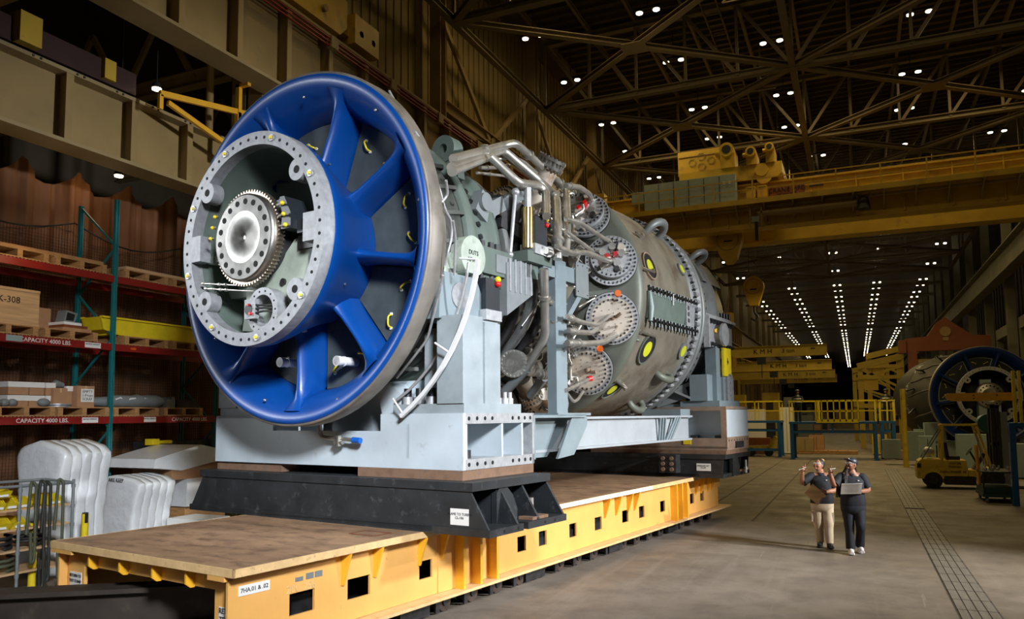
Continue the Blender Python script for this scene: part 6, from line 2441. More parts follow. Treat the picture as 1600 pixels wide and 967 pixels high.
# low clutter under the first bay
for i, (y, h_, m_) in enumerate(((8.7, 1.0, 'wood'), (9.6, 0.9, 'card'), (10.5, 1.2, 'wood'))):
    single('storage_crate', MB().box(-14.9, -14.0, y - 0.38, y + 0.38, 0, h_).box(-14.0, -13.98, y - 0.38, y + 0.38, h_ - 0.1, h_), m_, '%s dim crate from the left on the floor under the rack' % ORD[i], 'crate', (-14.4, y, 0), group='crates under the rack')

# ---- wheeled shelf with bins
t = thing('tube_shelf', 'grey tubular parts shelf with wooden shelves in front of the tall white wrapped stack', 'shelf', (-11.3, 7.4, 0))
for (x, y) in ((-10.95, 7.28), (-10.95, 8.1), (-11.75, 6.6), (-11.6, 8.1), (-11.75, 7.28), (-10.95, 5.9)):
    mb = MB().cyl((x, y, 0.05), (x, y, 1.6), 0.022, n=10)
    for z in (0.3, 0.62, 0.92, 1.2, 1.5):
        mb.cyl((x, y, z - 0.025), (x, y, z + 0.025), 0.03, n=10)
    part('post', mb, 'plastic', t)
mb = MB()
mb.tube([(-10.95, 5.9, 1.58), (-10.95, 8.1, 1.55)], 0.022, 8)
mb.tube([(-11.6, 5.9, 1.6), (-11.6, 8.1, 1.58)], 0.022, 8)
mb.tube([(-10.95, 8.1, 1.55), (-11.6, 8.1, 1.58)], 0.022, 8)
part('top_rails', mb, 'plastic', t)
for z in (0.35, 0.66, 0.96, 1.24):
    part('shelf_board', MB().box(-11.6, -10.98, 5.9, 8.08, z - 0.03, z), 'ply', t)
for i, (y, z, n_, w) in enumerate(((7.0, 1.24, 0, .16), (7.18, 1.24, 0, .16), (7.38, 1.24, 1, .17), (7.84, 1.24, 0, .2), (7.05, 0.96, 0, .22), (7.3, 0.96, 1, .22), (7.06, 1.41, 0, .2))):
    lab = ('leftmost yellow bin on the second highest shelf row', 'second yellow bin from the left on the upper shelf', 'third yellow bin on the upper shelf next to the grey post', 'single yellow bin at the right end of the upper shelf',
           'left yellow bin on the shelf below', 'right yellow bin on the shelf below', 'yellow bin stacked on top of the upper bins')[i]
    b = thing('storage_bin', lab, 'bin', (-11.15, y, z))
    mb = MB()
    mb.prism([(-11.4, z), (-11.0, z), (-10.93, z + 0.1), (-11.0, z + 0.1), (-11.08, z + 0.16), (-11.4, z + 0.16)], 'y', y - w / 2, y - w / 2 + 0.01)
    mb.prism([(-11.4, z), (-11.0, z), (-10.93, z + 0.1), (-11.0, z + 0.1), (-11.08, z + 0.16), (-11.4, z + 0.16)], 'y', y + w / 2 - 0.01, y + w / 2)
    mb.box(-11.4, -11.0, y - w / 2, y + w / 2, z, z + 0.01)
    mb.prism([(-11.0, z), (-10.99, z), (-10.925, z + 0.1), (-10.94, z + 0.1)], 'y', y - w / 2, y + w / 2)
    mb.box(-11.4, -11.39, y - w / 2, y + w / 2, z, z + 0.16)
    part('bin_shell', mb, 'yellow', b)
    part('bin_label', MB().box(-10.975, -10.955, y - 0.06, y + 0.06, z + 0.02, z + 0.055), 'paper', b)
for i, (y, z) in enumerate(((7.15, 0.66), (7.6, 0.66), (7.2, 0.35))):
    single('cable_coil', MB().tube([(-11.2 + 0.16 * cos(a * .7), y + 0.18 * sin(a * .7), z + 0.03 + a * 0.008) for a in range(22)], 0.025, 6), ('dark', 'hose', 'olive')[i],
           ('dark cable coil on the second shelf of the tubular shelf', 'black hose coil near the grey post on the second shelf', 'olive cable coil on the lowest shelf')[i], 'coil', (-11.2, y, z))
for i, (y, top, bot, m_) in enumerate(((7.48, 1.57, 0.5, 'olive'), (7.62, 1.58, 0.12, 'hose'), (7.7, 1.56, 0.2, 'hose'), (7.9, 1.58, 0.22, 'olive'))):
    single('lifting_strap', MB().tube([(-10.90, y - 0.12, top - 0.7), (-10.9, y - 0.08, top), (-10.94, y - 0.04, top + 0.045), (-10.9, y, top), (-10.88, y, bot), (-10.88, y - 0.05, bot - 0.06), (-10.88, y - 0.07, bot + 0.4)], 0.022, 7, 0.05), m_,
           ('leftmost olive strap', 'second dark strap', 'third dark looped hose', 'rightmost olive strap')[i] + ' hanging over the top rail of the tubular shelf', 'strap', (-10.9, y, bot))
for i, (x, y, lab) in enumerate(((-11.12, 7.62, 'yellow bollard post with black cap in front of the tubular shelf'), (-11.35, 8.62, 'yellow bollard post with black cap just behind the near left corner of the transporter deck'))):
    b = thing('bollard', lab, 'bollard', (x, y, 0))
    part('post', MB().cyl((x, y, 0), (x, y, 1.0), 0.052, n=20), 'yellow', b)
    part('cap', MB().box(x + 0.03, x + 0.056, y - 0.035, y + 0.01, 0.86, 1.01).cyl((x, y, 1.0), (x, y, 1.02), 0.045, n=16), 'mblack', b)
    part('base', MB().cyl((x, y, 0), (x, y, 0.03), 0.12, n=20), 'mblack', b)
# ------------------------------------------------------------------ second turbine, far right
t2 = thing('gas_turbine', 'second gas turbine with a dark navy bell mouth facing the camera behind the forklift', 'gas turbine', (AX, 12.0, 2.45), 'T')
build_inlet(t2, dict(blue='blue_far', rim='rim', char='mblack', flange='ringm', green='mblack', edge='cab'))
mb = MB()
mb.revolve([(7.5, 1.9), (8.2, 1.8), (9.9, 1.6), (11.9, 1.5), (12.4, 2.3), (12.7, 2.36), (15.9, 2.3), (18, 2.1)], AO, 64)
part('casing', mb, 'case_far_dim', t2)
for k in range(12):
    X = can_frame(15 + 30 * k)
    mb = MB(X).cyl((0, 0, -0.4), (0, 0, 0), 0.45, n=24)
    cn = part('combustor_can', mb, 'scase', t2)
    mb = MB(X)
    for q in range(12):
        a = q * pi / 6
        mb.cyl((0.4 * cos(a), 0.4 * sin(a), 0), (0.4 * cos(a), 0.4 * sin(a), 0.04), 0.03, n=6)
    mb.tube([(0, 0, 0.0), (0, 0, 0.15), (0.2, 0.3, 0.3)], 0.05, 8)
    part('cover_bolts', mb, 'bolt', cn)
mb = MB()
for a in (60, 75, 100, 130, 150, 170, 200, 220):
    mb.tube([P(2.1, a, 8.0), P(2.25, a + 3, 9.5), P(2.2, a + 5, 11.0), P(2.3, a + 8, 12.0)], 0.05, 8, 0.2)
part('casing_pipes', mb, 'case_far_dim', t2)
part('inner_shield', MB().box(AX - 0.45, AX + 0.45, 6.1, 6.5, AZ - 1.15, AZ - 0.35).box(AX - 0.3, AX + 0.15, 6.3, 6.5, AZ + 0.5, AZ + 0.75), 'cab', t2)
off = Vector((AX, 12.0, 2.45))
rz2 = radians(7)
# bell centre (local AX,6.75,AZ) must land at world (5.55, 42, 3.25)
loc = Vector((5.55, 42.0, 3.25)) - Matrix.Rotation(rz2, 3, 'Z') @ (Vector((AX, 6.75, AZ)) - off)
t2.location = loc
t2.rotation_euler = (0, 0, rz2)
t = thing('turbine_cradle', 'white and blue floor cradle holding the second turbine behind the forklift', 'cradle', (5.2, 45, 0))
mb = MB()
mb.box(2.9, 8.0, 42.6, 43.2, 0, 1.1)
mb.box(2.9, 3.5, 42.6, 48, 0, 0.9)
mb.box(7.4, 8.0, 42.6, 48, 0, 0.9)
mb.box(2.6, 8.1, 46.8, 47.4, 0, 1.0)
part('frame', mb, 'cab', t)
mb = MB()
mb.box(3.0, 3.9, 42.5, 43.3, 1.1, 2.0).box(6.9, 7.8, 42.5, 43.3, 1.1, 2.0).box(2.8, 3.6, 46.7, 47.5, 1.0, 1.6)
mb.box(2.2, 2.9, 41.5, 42.1, 0.2, 1.6).box(1.1, 1.9, 41.8, 42.3, 0.3, 1.2)
part('pads', mb, 'cab', t)
single('yellow_post', MB().cyl((2.0, 40, 0), (2.0, 40, 3.6), 0.12, n=14), 'fyellow', 'slim yellow post standing left of the second turbine', 'post', (2.0, 40, 0))

# ---- forklift
F0 = Vector((1.75, 29.1, 0))
t = thing('forklift', 'worn yellow forklift parked in front of the second turbine, mast to the right', 'forklift', (2.7, 29.4, 0))


def fx(x, z):
    return (F0.x + x, F0.z + z)


mb = MB()
body = [fx(0.02, 0.32), fx(0.0, 0.62), fx(0.06, 0.88), fx(0.16, 0.96), fx(0.72, 0.96), fx(0.80, 0.92), fx(0.82, 0.45), fx(0.78, 0.32)]
mb.prism(body, 'y', 29.0, 30.0)
cw = part('counterweight', mb, 'fyellow', t)
mb = MB().box(F0.x + 0.02, F0.x + 0.14, 28.99, 29.02, 0.68, 0.82)
part('tail_lamp', mb, 'dark', cw)
mb = MB()
mb.prism([fx(0.8, 0.42), fx(0.8, 0.93), fx(1.44, 0.93), fx(1.48, 0.72), fx(1.5, 0.42)], 'y', 29.0, 30.0)
mb.prism([fx(1.48, 0.42), fx(1.48, 0.62), fx(1.95, 0.62), fx(2.12, 0.70), fx(2.18, 0.66), fx(2.0, 0.55), fx(1.88, 0.42)], 'y', 29.0, 30.0)
bd = part('body_panel', mb, 'fyellow', t)
text('HYSTER', 0.10, 'ink', bd, (F0.x + 1.12, 28.99, 0.83), (1, 0, 0), (0, 0, 1), thick=0.003)
text('Challenger', 0.09, 'ink', bd, (F0.x + 1.12, 28.99, 0.73), (1, 0, 0), (0, 0, 1), thick=0.003)
text('CHALLENGER 40', 0.10, 'ink', bd, (F0.x + 1.05, 28.99, 0.56), (1, 0, 0), (0, 0, 1), thick=0.003)
part('step', MB().box(F0.x + 0.82, F0.x + 1.7, 28.98, 30.0, 0.14, 0.40), 'dark', t)
for (x, r, lab) in ((0.48, 0.27, 'rear'), (2.15, 0.34, 'front')):
    for y in (29.0, 29.82):
        w_ = part('wheel', MB().cyl((F0.x + x, y, r), (F0.x + x, y + 0.2, r), r, n=32).cyl((F0.x + x, y - 0.005, r), (F0.x + x, y, r), r * 0.93, n=32), 'rubber', t)
        part('rim', MB().cyl((F0.x + x, y - 0.03, r), (F0.x + x, y - 0.006, r), r * 0.5, r * 0.55, 20).cyl((F0.x + x, y - 0.05, r), (F0.x + x, y - 0.03, r), r * 0.18, n=12), 'dark', w_)
mb = MB()
for y in (29.05, 29.93):
    mb.bar((F0.x + 0.76, y, 0.9), (F0.x + 0.82, y, 2.08), 0.07, 0.11)
    mb.bar((F0.x + 1.78, y, 2.08), (F0.x + 2.15, y, 0.68), 0.07, 0.07)
    mb.bar((F0.x + 0.76, y, 2.08), (F0.x + 1.82, y, 2.08), 0.07, 0.06)
mb.bar((F0.x + 0.8, 29.05, 2.08), (F0.x + 0.8, 29.93, 2.08), 0.06, 0.07)
mb.bar((F0.x + 1.8, 29.05, 2.08), (F0.x + 1.8, 29.93, 2.08), 0.06, 0.07)
for x in (1.0, 1.2, 1.4, 1.6):
    mb.bar((F0.x + x, 29.05, 2.07), (F0.x + x, 29.93, 2.07), 0.03, 0.03)
part('overhead_guard', mb, 'fyellow', t)
mb = MB()
mb.bar((F0.x + 1.75, 29.1, 1.85), (F0.x + 1.95, 29.1, 0.8), 0.03, 0.04)
mb.bar((F0.x + 0.18, 29.05, 0.96), (F0.x + 0.78, 29.05, 1.95), 0.03, 0.04)
mb.bar((F0.x + 0.18, 29.9, 0.96), (F0.x + 0.78, 29.9, 1.95), 0.03, 0.04)
part('tank_bars', mb, 'plastic', t)
mb = MB().cyl((F0.x + 0.42, 29.25, 1.18), (F0.x + 0.42, 29.8, 1.18), 0.16, n=24).ball((F0.x + 0.42, 29.25, 1.18), 0.16, 20, 12, (1, 0.5, 1))
part('gas_tank', mb, 'ringm', t)
mb = MB()
mb.box(F0.x + 0.9, F0.x + 1.3, 29.25, 29.75, 0.93, 1.05).prism([fx(0.88, 1.0), fx(1.0, 1.0), fx(0.94, 1.5), fx(0.84, 1.5)], 'y', 29.25, 29.75)
part('seat', mb, 'mblack', t)
mb = MB().tube([(F0.x + 1.85, 29.5, 0.7), (F0.x + 1.62, 29.5, 1.2)], 0.03, 8).ringplate((F0.x + 1.6, 29.5, 1.2), (-0.8, 0, 0.6), 0.13, 0.16, 0.02, 20)
mb.bar((F0.x + 1.7, 29.5, 0.6), (F0.x + 2.0, 29.5, 1.15), 0.4, 0.1)
part('steering_wheel', mb, 'mblack', t)
mb = MB()
for y in (29.15, 29.75):
    mb.box(F0.x + 2.22, F0.x + 2.32, y, y + 0.1, 0.08, 2.75)
    mb.box(F0.x + 2.36, F0.x + 2.46, y, y + 0.1, 0.08, 2.7)
mb.box(F0.x + 2.22, F0.x + 2.46, 29.15, 29.85, 2.62, 2.72)
mb.box(F0.x + 2.25, F0.x + 2.4, 29.15, 29.85, 1.4, 1.5)
mb.cyl((F0.x + 2.29, 29.5, 0.2), (F0.x + 2.29, 29.5, 2.3), 0.05, n=12)
ms = part('mast', mb, 'dark', t)
mb = MB()
mb.box(F0.x + 2.48, F0.x + 2.66, 29.05, 29.95, 0.15, 2.5)
part('carriage_plate', mb, 'plastic', ms)
mb = MB()
for y in (29.2, 29.7):
    mb.box(F0.x + 2.62, F0.x + 3.6, y, y + 0.12, 0.04, 0.09)
part('fork', mb, 'dark', t)

# orange beam gate with yellow post and blue stand at the right edge
t = thing('orange_beam_gate', 'thick orange bar with pointed end held by a yellow post on a blue stand', 'barrier', (3.9, 24.4, 0))
mb = MB()
mb.prism([(3.38 - 1.02, 2.84), (3.38 - 1.1, 2.88), (3.38 - 1.1, 2.98), (3.45 - 1.1, 3.02), (3.95, 3.02), (3.95, 2.80), (2.45, 2.80)], 'y', 24.4, 24.5)
a = part('arm', mb, 'orangecap' if False else 'gusset', t)
part('bolt', MB().cyl((2.95, 24.39, 2.95), (2.95, 24.4, 2.95), 0.02, n=8).cyl((2.95, 24.39, 2.87), (2.95, 24.4, 2.87), 0.02, n=8).cyl((3.5, 24.39, 2.95), (3.5, 24.4, 2.95), 0.02, n=8), 'hole', a)
part('post', MB().box(3.86, 3.93, 24.35, 24.5, 2.2, 3.6).box(4.0, 4.06, 24.35, 24.5, 2.2, 3.6), 'yellow', t)
part('stand', MB().box(3.72, 3.86, 24.3, 24.45, 0, 2.2).box(3.86, 6.0, 24.3, 25.5, 2.1, 2.2).box(5.9, 6.0, 25.4, 25.5, 0, 2.1), 'dblue', t)

# low service cart beside the blue stand
t = thing('service_cart', 'low dark green wheeled cart with an orange handle at the right edge', 'cart', (3.6, 25.6, 0))
part('cart_deck', MB().box(3.1, 3.95, 24.9, 26.4, 0.16, 0.24).box(3.12, 3.9, 25.0, 26.3, 0.24, 0.42), mat('dark_green_paint', (0.02, 0.07, 0.06), 0.5), t)
part('cart_shelf', MB().box(3.1, 3.9, 24.9, 26.4, 0.82, 0.86).box(3.12, 3.16, 24.95, 25.0, 0.2, 0.85).box(3.85, 3.89, 24.95, 25.0, 0.2, 0.85), 'dark', t)
part('handle_post', MB().cyl((3.15, 25.9, 0.4), (3.12, 25.9, 1.55), 0.05, n=12), 'gusset', t)
for (x, y) in ((3.2, 25.0), (3.8, 25.0), (3.2, 26.3), (3.8, 26.3)):
    cs = part('caster', MB().cyl((x - 0.03, y, 0.07), (x + 0.03, y, 0.07), 0.07, n=16), 'plastic', t)
    part('caster_fork', MB().box(x - 0.04, x + 0.04, y - 0.02, y + 0.02, 0.07, 0.17), 'dark', cs)
mb = MB()
for i in range(14):
    x = rnd.uniform(3.2, 3.85)
    y = rnd.uniform(25.0, 26.2)
    mb.cyl((x, y, 0.86), (x, y, 0.86 + rnd.uniform(0.05, 0.16)), rnd.uniform(0.02, 0.05), n=8)
single('fitting_pile', mb, 'pipe', 'pile of small metal fittings on the dark green cart', 'fittings', (3.5, 25.6, 0.86), kind='stuff')
t = thing('floor_fan', 'dark teal round drum on a stand behind the cart', 'machine', (4.1, 31, 0))
part('drum', MB().cyl((4.1, 30.7, 2.1), (4.1, 31.3, 2.1), 0.32, n=24), mat('teal_drum', (0.015, 0.09, 0.10), 0.5), t)
part('stand', MB().cyl((4.1, 31, 0), (4.1, 31, 1.8), 0.04, n=10).box(3.8, 4.4, 30.7, 31.3, 0, 0.05), 'dark', t)


# ---- blue work platforms with yellow railings
def platform(lab, x0, x1, y0, y1, zt, gate=None, rail=True):
    t = thing('work_platform', lab, 'work platform', ((x0 + x1) / 2, (y0 + y1) / 2, 0))
    part('deck', MB().box(x0, x1, y0, y1, zt - 0.12, zt), 'dblue', t)
    for x in (x0 + 0.12, x1 - 0.12):
        for y in (y0 + 0.1, y1 - 0.1):
            part('leg', MB().box(x - 0.09, x + 0.09, y - 0.09, y + 0.09, 0, zt - 0.12).box(x - 0.15, x + 0.15, y - 0.15, y + 0.15, 0, 0.03), 'dblue', t)
    mb = MB()
    mb.box(x0 + 0.1, x1 - 0.1, y0 + 0.04, y0 + 0.12, zt - 0.62, zt - 0.5)
    mb.box(x0 + 0.1, x1 - 0.1, y1 - 0.12, y1 - 0.04, zt - 0.62, zt - 0.5)
    mb.box((x0 + x1) / 2 - 0.05, (x0 + x1) / 2 + 0.05, y0 + 0.04, y0 + 0.12, zt - 0.5, zt - 0.12)
    part('cross_beams', mb, 'dblue', t)
    if rail:
        mb = MB()
        n = max(2, int((x1 - x0) / 1.3))
        for y in (y0 + 0.05, y1 - 0.05):
            for i in range(n + 1):
                x = x0 + 0.05 + (x1 - x0 - 0.1) * i / n
                mb.box(x - 0.03, x + 0.03, y - 0.03, y + 0.03, zt, zt + 1.15)
            mb.box(x0, x1, y - 0.03, y + 0.03, zt + 1.1, zt + 1.16)
            mb.box(x0, x1, y - 0.02, y + 0.02, zt + 0.55, zt + 0.6)
        for x in (x0 + 0.03, x1 - 0.03):
            mb.box(x - 0.03, x + 0.03, y0, y1, zt + 1.1, zt + 1.16)
        part('railing', mb, 'yellow', t)
    if gate:
        g0, g1 = gate
        mb = MB()
        mb.box(g0, g1, y0 - 0.2, y0 - 0.14, zt - 0.06, zt + 0.12)
        mb.box(g0, g1, y0 - 0.2, y0 - 0.14, zt + 1.08, zt + 1.16)
        mb.box(g0, g1, y0 - 0.2, y0 - 0.14, zt + 0.52, zt + 0.6)
        i = 0
        x = g0
        while x <= g1 + 0.01:
            mb.box(x - 0.03, x + 0.03, y0 - 0.2, y0 - 0.14, zt, zt + 1.16)
            x += (g1 - g0) / 7
        part('gate', mb, 'yellow', t)
    return t


platform('wide blue work platform with yellow railing and gate in the middle distance', -3.4, 1.0, 44.9, 47.0, 2.05, (-2.0, 0.1))
platform('narrow blue work platform end with yellow railing right of the wide platform', 1.15, 1.95, 46.8, 48.4, 2.05)
platform('blue work platform at the left partly hidden by the turbine frame', -8.2, -4.0, 47.0, 49.0, 2.1, None)
part('lower_rail', MB().box(-8.1, -4.1, 47.0, 47.1, 0.35, 0.5), 'dblue', [o for o in COL.objects if o.name.startswith('work_platform')][-1])


# workers on platforms (tiny, dark, with reflective stripes)
def tiny_worker(x, y, z, lab, face=1):
    t = thing('person', lab, 'person', (x, y, z))
    mb = MB()
    mb.tube([(x - 0.1, y, z), (x - 0.1, y, z + 0.45), (x - 0.07, y, z + 0.88)], [0.06, 0.075, 0.10], 10)
    mb.tube([(x + 0.1, y, z), (x + 0.1, y, z + 0.45), (x + 0.07, y, z + 0.88)], [0.06, 0.075, 0.10], 10)
    mb.tube([(x, y, z + 0.82), (x, y, z + 1.1), (x, y - 0.03, z + 1.38), (x, y - 0.03, z + 1.5)], [0.16, 0.17, 0.2, 0.07], 14)
    for s_ in (-1, 1):
        mb.tube([(x + s_ * 0.2, y, z + 1.4), (x + s_ * 0.28, y - 0.02, z + 1.15), (x + s_ * 0.22, y - 0.25, z + 1.02)], [0.07, 0.055, 0.04], 8)
    mb.ball((x, y - 0.03, z + 1.62), 0.11, sc=(0.9, 1, 1.15))
    part('clothes', mb, 'mblack', t)
    mb = MB()
    for zz in (1.08, 1.24):
        mb.tube([(x, y - 0.01, z + zz), (x, y - 0.01, z + zz + 0.045)], 0.205, 14)
    part('reflective_stripes', mb, 'paper', t)
    part('hard_hat', MB().ball((x, y - 0.03, z + 1.70), 0.13, sc=(1, 1.1, 0.7)), 'dark', t)
    part('face', MB().ball((x + 0.02 * face, y - 0.09, z + 1.6), 0.075, sc=(0.9, 0.8, 1.1)), 'skin2', t)


tiny_worker(-2.95, 45.6, 2.05, 'distant worker in dark striped clothes on the wide blue platform')
tiny_worker(1.55, 47.6, 2.05, 'distant worker in black with two pale stripes on the narrow blue platform', -1)

# ---- far hall: jib cranes on the left wall
for i, (x1, y, z0, z1, tx_) in enumerate(((-1.75, 60, 6.75, 7.5, 'KMH'), (-1.7, 69, 6.15, 6.95, 'KMH'), (-1.65, 78, 5.85, 6.6, 'KMH'), (-1.7, 88, 5.8, 6.6, 'KMH'))):
    t = thing('jib_crane', '%s ochre wall jib crane from the camera, lettered in black' % ORD[i], 'jib crane', (-12, y, z0))
    arm = part('boom', MB().box(-12.0, x1, y, y + 0.1, z0, z1).box(-12, x1, y - 0.15, y + 0.25, z0 - 0.03, z0).box(-12, x1, y - 0.15, y + 0.25, z1, z1 + 0.03), 'jyellow', t)
    text('■ M H', 0.5, 'ink', arm, (-6.1 + i * 0.3, y - 0.02, (z0 + z1) / 2), (1, 0, 0), (0, 0, 1), thick=0.01) if False else text('K M H', 0.5, 'ink', arm, (-6.2 + i * 0.3, y - 0.02, (z0 + z1) / 2), (1, 0, 0), (0, 0, 1), thick=0.01)
    text('3 ton', 0.42, 'ink', arm, (-4.4 + i * 0.3, y - 0.02, (z0 + z1) / 2), (1, 0, 0), (0, 0, 1), thick=0.01)
    part('boom_plate', MB().box(x1 - 1.1, x1 - 0.8, y - 0.02, y, z1 - 0.3, z1 - 0.22), 'ink', arm)
    part('wall_mast', MB().cyl((-11.8, y, 0), (-11.8, y, z1 + 1.5), 0.2, n=14).bar((-11.8, y, z1 + 1.5), (-8.0, y, z1), 0.06, 0.06), 'jyellow', t)
    part('hoist', MB().box(-6.6, -6.0, y - 0.3, y + 0.4, z0 - 0.55, z0 - 0.05).cyl((-6.3, y, z0 - 1.6), (-6.3, y, z0 - 0.5), 0.03, n=6), 'dark', t)

# far hall: orange-brown gantry and ochre frames on the right
t = thing('gantry_crane', 'dark orange gantry with a peaked girder above the second turbine', 'gantry crane', (5.1, 54, 0))
mb = MB()
mb.prism([(3.0, 6.3), (3.0, 7.1), (4.2, 7.2), (4.7, 8.0), (5.2, 8.35), (5.6, 8.0), (6.6, 7.2), (7.6, 7.1), (7.6, 6.3)], 'y', 53.8, 54.4)
gg = part('peaked_girder', mb, 'maroon', t)
part('round_emblem', MB().cyl((5.2, 53.76, 7.45), (5.2, 53.8, 7.45), 0.3, n=24).box(5.05, 5.35, 53.77, 53.8, 6.9, 7.1), 'tan', gg)
part('leg', MB().box(3.1, 3.6, 53.8, 54.4, 0, 6.3), 'maroon', t)
part('leg', MB().box(7.1, 7.6, 53.8, 54.4, 0, 6.3), 'maroon', t)
part('side_box', MB().box(2.6, 3.0, 53.6, 54.6, 6.2, 7.0), 'maroon', t)
part('lower_girder', MB().box(3.6, 7.1, 53.9, 54.3, 5.3, 5.8), 'tand', t)
for i, (x0, x1, y, z0, z1) in enumerate(((0.2, 3.0, 60, 3.0, 6.0), (0.9, 3.6, 68, 3.4, 7.2), (-0.2, 2.9, 78, 3.2, 6.6))):
    t = thing('steel_gantry', '%s ochre steel lattice gantry in the far right of the hall from the camera' % ORD[i], 'gantry', ((x0 + x1) / 2, y, 0), group='far gantries')
    mb = MB()
    mb.box(x0, x0 + 0.35, y, y + 0.4, 0, z1)
    mb.box(x1 - 0.3, x1, y, y + 0.4, 0, z1 + 0.6)
    part('posts', mb, 'jyellow', t)
    mb = MB()
    mb.bar((x0, y, z1 - 0.2), (x1, y, z1 + 0.4), 0.3, 0.45)
    mb.bar((x0, y, z1 - 1.0), (x1, y, z1 - 1.0), 0.2, 0.25)
    mb.bar((x0, y, z1 - 1.0), (x1, y, z1 - 0.3), 0.12, 0.16)
    mb.bar((x0 + 0.2, y, z1 - 0.4), (x1, y, z1 - 1.8), 0.12, 0.16)
    mb.bar((x0, y, z0), (x1, y, z0), 0.3, 0.3)
    mb.bar((x0 + 0.6, y, z1 - 1.9), (x1, y, z0 + 0.3), 0.1, 0.14)
    part('lattice', mb, 'jyellow', t)
    part('control_cabin', MB().box(x0 + 0.4, x0 + 1.3, y, y + 0.8, z1 - 1.9, z1 - 1.05), 'cyellow', t)
# distant machinery rows
KN = ['ochre machine block', 'dark machine with a pale panel', 'brown cabinet', 'yellow machine column', 'grey machine housing']
for i in range(34):
    side = i % 3
    y = 56 + i * 3.1
    x = (-9.5 + rnd.uniform(-1.5, 2.5)) if side != 1 else (4.5 + rnd.uniform(-1.5, 2.5))
    if side == 2:
        x = -5.5 + rnd.uniform(-1, 1.5)
    h_ = rnd.uniform(1.5, 4.2)
    w_ = rnd.uniform(0.8, 2.0)
    m1, m2 = rnd.choice((('tand', 'jyellow'), ('dark', 'plastic'), ('card', 'tand'), ('jyellow', 'dark'), ('plastic', 'dark')))
    t = thing('machine_tool', '%s %s, far hall, %s one along' % (KN[i % 5], 'on the left' if side == 0 else ('on the right' if side == 1 else 'left of the aisle'), ORD[i % 24] if i < 24 else ORD[i - 24] + ' last'), 'machine', (x, y, 0))
    part('housing', MB().box(x - w_, x + w_, y, y + 1.6, 0, h_ * 0.6).box(x - w_ * 0.5, x + w_ * 0.4, y + 0.2, y + 1.4, h_ * 0.6, h_), m1, t)
    part('front_panel', MB().box(x - w_ * 0.7, x + w_ * 0.2, y - 0.04, y, h_ * 0.15, h_ * 0.45).box(x - w_ * 0.3, x + w_ * 0.1, y + 0.16, y + 0.2, h_ * 0.68, h_ * 0.85), m2, t)
# things under and around the platforms
pt = pallet(-1.7, 52.5, 0, 'dark flat pallet lying on the floor under the wide blue platform', 2.2, 3.4)
for i, (x, y, w_, h_, m_, lab) in enumerate(((-3.0, 51.5, 0.5, 1.0, 'tand', 'brown machine behind the left leg of the wide platform'),
                                             (-2.4, 53, 0.45, 1.1, 'card', 'small brown crate stack under the wide platform'),
                                             (-4.0, 51.0, 0.4, 2.9, 'paper', 'tall pale panel between the two blue platforms'),
                                             (-6.6, 52.0, 1.2, 2.8, 'paper', 'pale board behind the left blue platform'),
                                             (-5.9, 50.6, 0.9, 1.0, 'maroon', 'dark red machine under the left blue platform'),
                                             (1.2, 51.0, 0.4, 1.2, 'fyellow', 'small yellow machine right of the aisle behind the platform'),
                                             (2.6, 50.0, 0.7, 1.3, 'tan', 'tan crate pile left of the second turbine'),
                                             (2.4, 46.0, 0.6, 0.5, 'wood', 'low wooden box left of the second turbine'),
                                             (6.6, 34.0, 1.5, 1.3, 'cab', 'pale grey cabinet row behind the blue stand at the right edge'),
                                             (4.4, 36.0, 0.7, 1.6, 'cab', 'pale blue control cabinet behind the forklift'),
                                             (2.7, 37.0, 0.3, 1.5, 'cab', 'narrow pale panel behind the forklift rear'))):
    t = thing('equipment_box', lab, 'equipment', (x, y, 0))
    part('housing', MB().box(x - w_, x + w_, y, y + 0.8, 0.06, h_), m_, t)
    part('feet', MB().box(x - w_ * 0.9, x - w_ * 0.7, y, y + 0.8, 0, 0.06).box(x + w_ * 0.7, x + w_ * 0.9, y, y + 0.8, 0, 0.06), 'dark', t)
    part('door_seam', MB().box(x - 0.01, x + 0.01, y - 0.01, y, 0.15, h_ - 0.1), 'dark', t)
t = thing('yellow_tugger', 'little yellow tug vehicle under the left blue platform', 'vehicle', (-5.2, 48.2, 0))
part('body', MB().prism([(-6.1, 0.3), (-4.5, 0.3), (-4.3, 1.1), (-4.5, 1.2), (-4.8, 0.65), (-6.0, 0.6)], 'y', 47.9, 48.7), 'fyellow', t)
for x in (-5.8, -4.8):
    part('wheel', MB().cyl((x, 47.85, 0.25), (x, 48.0, 0.25), 0.25, n=16), 'rubber', t)
t = thing('round_plate', 'white round plate leaning on the floor beside the right platform leg', 'disc', (1.35, 43.6, 0))
part('plate', MB().cyl((1.5, 46.3, 0.30), (1.5, 46.36, 0.32), 0.36, n=28), 'cab', t)
part('spokes', MB().bar((1.2, 46.28, 0.3), (1.8, 46.28, 0.3), 0.02, 0.02).bar((1.5, 46.28, 0.0), (1.5, 46.28, 0.6), 0.02, 0.02), 'dark', t)
# flagpoles of the back wall light, doorway far away
single('back_doorway', MB().box(-3.2, -0.4, 140, 140.2, 0, 3.2), 'tand', 'dim partition at the far end of the aisle', 'partition', (-1.8, 140, 0))
